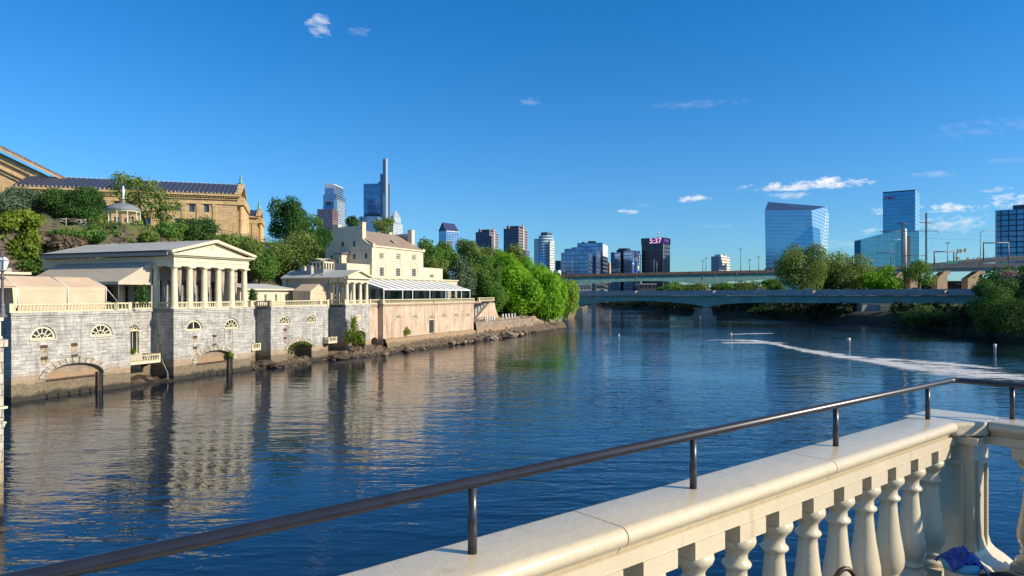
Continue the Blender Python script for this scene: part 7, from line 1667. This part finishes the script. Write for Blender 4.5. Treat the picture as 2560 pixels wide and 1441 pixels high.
def bal2(fr, x, y, root):
    mb = MB(fr); w = .098; zt = ZT - .151; mb.box(x - w, x + w, y - .080, y + .085, zt - .068, zt)
    z0 = ZF + .12; top = zt - .069
    mb.box(x - .095, x + .095, y - .095, y + .095, z0, z0 + .09)
    h = top - (z0 + .09)
    pf_ = [(.085, 0), (.092, .02), (.085, .045), (.06, .055), (.05, .075), (.066, .085), (.066, .10), (.052, .11), (.07, .145), (.082, .19), (.085, .23), (.078, .29), (.062, .37), (.05, .44), (.045, .475), (.058, .485), (.064, .495), (.058, .507), (.048, .515), (.05, .53), (.07, .545), (.080, .56), (.082, h - .004), (.07, h)]
    pf_ = [(.084, 0), (.092, .025), (.086, .05), (.060, .065), (.052, .085), (.068, .10), (.068, .12), (.052, .135), (.066, .17), (.078, .215), (.083, .265), (.080, .33), (.070, .42), (.058, .53), (.050, .64), (.045, .73), (.044, .77), (.058, .785), (.063, .80), (.058, .815), (.047, .83), (.046, .87), (.058, .90), (.076, .93), (.082, .955), (.078, .985), (.06, 1.0)]
    pf_ = [(r_, z_ * h) for r_, z_ in pf_]
    mb.lathe((x, y, z0 + .09), pf_, 24); return mb.build('baluster', M['balus'], root)
pb_ = bal2(N, ctr[0], .115, BL)
for x in ctr[1:]:
    o = bpy.data.objects.new('baluster', pb_.data); COL.objects.link(o); o.parent = BL; o.location = N.w((x, .115, 0)) - N.w((ctr[0], .115, 0))
mb = MB(N); mb.box(-4.5, 1.66, .03, .27, ZF, ZF + .119); mb.build('base_rail', M['balus'], BL)
# corner pier
PR = thing('corner_pier', 'cream paneled corner pier with flared foot where the foreground balustrade turns', 'pier', N.w((1.85, .1, ZF)))
px0_, px1_, py0_, py1_ = 1.68, 1.95, -.05, .27
mb = MB(N); mb.box(px0_, px1_, py0_, py1_, ZF, ZT - .10); mb.box(px0_ - .03, px1_ + .03, py0_ - .03, py1_ + .03, ZT - .14, ZT - .099); mb.build('shaft', M['balus'], PR)
mb = MB(N)
for (e, za, zb) in ((.022, ZT - .28, ZT - .25), (.022, ZF + .25, ZF + .27)): mb.box(px0_ + .05, px1_ - .05, py0_ - .016, py0_ + .001, za, zb); mb.box(px0_ - .016, px0_ + .001, py0_ + .05, py1_ - .05, za, zb)
for x in (px0_ + .05, px1_ - .07): mb.box(x, x + .02, py0_ - .016, py0_ + .001, ZF + .27, ZT - .28)
for y in (py0_ + .05, py1_ - .07): mb.box(px0_ - .016, px0_ + .001, y, y + .02, ZF + .27, ZT - .28)
mb.build('panel_moulding', M['balus'], PR)
pts = [(0, .33), (.012, .27), (.03, .24), (.07, .2), (.12, .14), (.13, .10), (.13, 0)]
mb = MB(N)
for (e0, z0), (e1, z1) in zip(pts[::-1], pts[::-1][1:]):
    q0 = [(px0_ - e0, py0_ - e0), (px1_ + e0, py0_ - e0), (px1_ + e0, py1_ + e0), (px0_ - e0, py1_ + e0)]; q1 = [(px0_ - e1, py0_ - e1), (px1_ + e1, py0_ - e1), (px1_ + e1, py1_ + e1), (px0_ - e1, py1_ + e1)]
    for i in range(4): j = (i + 1) % 4; mb.face([(*q0[i], ZF + z0), (*q0[j], ZF + z0), (*q1[j], ZF + z1), (*q1[i], ZF + z1)], True)
mb.build('flared_foot', M['balus'], PR)
# pier cap: separate slab between the copings
mb = MB(N); capz = ZT - .005; mb.extr([(1.585, .02, capz - .09), (1.76, -.10, capz - .09), (2.06, -.10, capz - .09), (2.09, .02, capz - .09), (2.09, .34, capz - .09), (1.585, .34, capz - .09)], (0, 0, .09)); o = mb.build('cap_stone', M['balus'], PR); bv = o.modifiers.new('bev', 'BEVEL'); bv.width = .02; bv.segments = 3
B2_ = thing('right_balustrade', 'shaded cream balustrade turning off to the right edge behind the corner pier', 'balustrade', N.w((1.9, -.6, ZF)))
pr2 = [(1.76 + y, z) for y, z in pr]
coping(N, pr2, -.105, -2.5, B2_, True)
mb = MB(N); mb.box(1.815, 2.0, -2.5, -.055, ZT - .15, ZT - .097); mb.build('frieze', M['balus'], B2_); mb = MB(N); mb.box(1.79, 2.03, -2.5, -.055, ZF, ZF + .119); mb.build('base_rail', M['balus'], B2_)
pb2 = bal2(N, 1.905, -.30, B2_)
for k in range(1, 7): o = bpy.data.objects.new('baluster', pb2.data); COL.objects.link(o); o.parent = B2_; o.location = N.w((1.905, -.30 - .304 * k, 0)) - N.w((1.905, -.30, 0))
# hand rail
ZR = H - .564
HR = thing('hand_rail', 'dark blue-black tubular hand rail on thin posts above the foreground balustrade', 'hand rail', N.w((-1, .17, ZT)))
mb = MB(N); r_ = .018
mb.tube([(-4.5, .165, ZR - r_), (1.93, .165, ZR - r_), (1.965, .155, ZR - r_), (1.985, .12, ZR - r_), (1.985, -2.5, ZR - r_)], r_, 20); mb.build('rail_tube', M['metalrail'], HR)
for (x, y) in ((-4.2, .165), (-3.15, .165), (-2.04, .165), (-.914, .165), (.334, .172), (1.569, .172), (1.985, -.172), (1.985, -1.3)):
    mb = MB(N); mb.tube([(x, y, ZT - .002), (x, y, ZR - 2 * r_ + .004)], .0145, 12); mb.build('rail_post', M['metalrail'], HR)
mb = MB(N); mb.box(-5, 2.1, -4.5, .02, ZF - .3, ZF - .004); mb.box(-5, 2.05, .0201, .29, ZF - .3, ZF - .004); struct(mb.build('balcony_floor', M['deckfloor']))
# things left on the floor
M['bluetub'] = paint('pale_blue_plastic', (.10, .38, .62), .35, .1); M['bluebag'] = paint('bright_blue_bag', (.01, .06, .42), .4, .3, 20); M['brown'] = paint('brown_leather', (.06, .028, .016), .4, .3, 20); M['blackcloth'] = paint('black_fabric', (.012, .012, .014), .8, .3)
cb = N.w((1.22, -.17, ZF)); cb = P(2403, 1400, 3.95); TB = thing('plastic_tub', 'small pale blue plastic tub standing at the foot of the corner pier', 'tub', (cb.x, cb.y, ZF))
mb = MB(); mb.lathe((cb.x, cb.y, ZF), [(.07, 0), (.085, .34), (.092, .345), (.092, .36), (.08, .36), (.075, .3)], 20); mb.build('tub_body', M['whitemetal'], TB); mb = MB(); mb.lathe((cb.x, cb.y, ZF + .325), [(.087, 0), (.097, .02), (.097, .055), (.08, .055)], 20); mb.build('tub_rim', M['bluetub'], TB)
g = random.Random(3); mb = MB(); nn_ = 12
ring = []
for i in range(nn_):
    row = []
    for j in range(14):
        u = i / (nn_ - 1); v = j / 13; x = cb.x - .10 + .23 * v; y = cb.y + (u - .5) * .18; z = ZF + .40 + .05 * math.sin(v * 3) - .12 * max(0, v - .55) ** 1 * 1.3 - .10 * abs(u - .5) + .03 * MN.noise(Vector((u * 7, v * 9, 1))); row.append(mb.vert((x, y, z)))
    ring.append(row)
for i in range(nn_ - 1):
    for j in range(13): mb.p.append([ring[i][j], ring[i][j + 1], ring[i + 1][j + 1], ring[i + 1][j]]); mb.sm.append(False)
o = mb.build('plastic_bag', M['bluebag']); tag(o, 'crumpled bright blue plastic bag lying over the tub', 'bag'); md = o.modifiers.new('th', 'SOLIDIFY'); md.thickness = .006
hb_ = P(2112, 1436, 3.05); HB = thing('handbag', 'brown leather handbag on the floor, only its curved handle showing', 'bag', (hb_.x, hb_.y, ZF))
mb = MB(); mb.extr([(hb_.x - .14, hb_.y - .05, ZF), (hb_.x + .14, hb_.y - .05, ZF), (hb_.x + .10, hb_.y - .05, hb_.z - .11), (hb_.x - .10, hb_.y - .05, hb_.z - .11)], (0, .1, 0)); mb.build('bag_body', M['brown'], HB)
mb = MB(); mb.tube([(hb_.x + .07 * math.cos(a), hb_.y + .02 * math.cos(a), hb_.z - .115 + .14 * math.sin(a)) for a in [math.pi * k / 12 for k in range(13)]], .011, 8); mb.build('bag_handle', M['brown'], HB)
cb = P(2500, 1440, 3.9); o = leaves('black_pack', None, M['blackcloth'], [(cb.x, cb.y, ZF + .05, .01, .01, .01)], 2, .01, 1); bpy.data.objects.remove(o)
mb = MB(); g_ = 14
o = boulder((cb.x + .02, cb.y + .05, ZF + .16), .24, 55, M['blackcloth'], 'backpack', (1.2, .8, .55)); tag(o, 'black fabric backpack slumped on the floor at the lower right corner', 'bag')
for p_ in o.data.polygons: p_.use_smooth = True
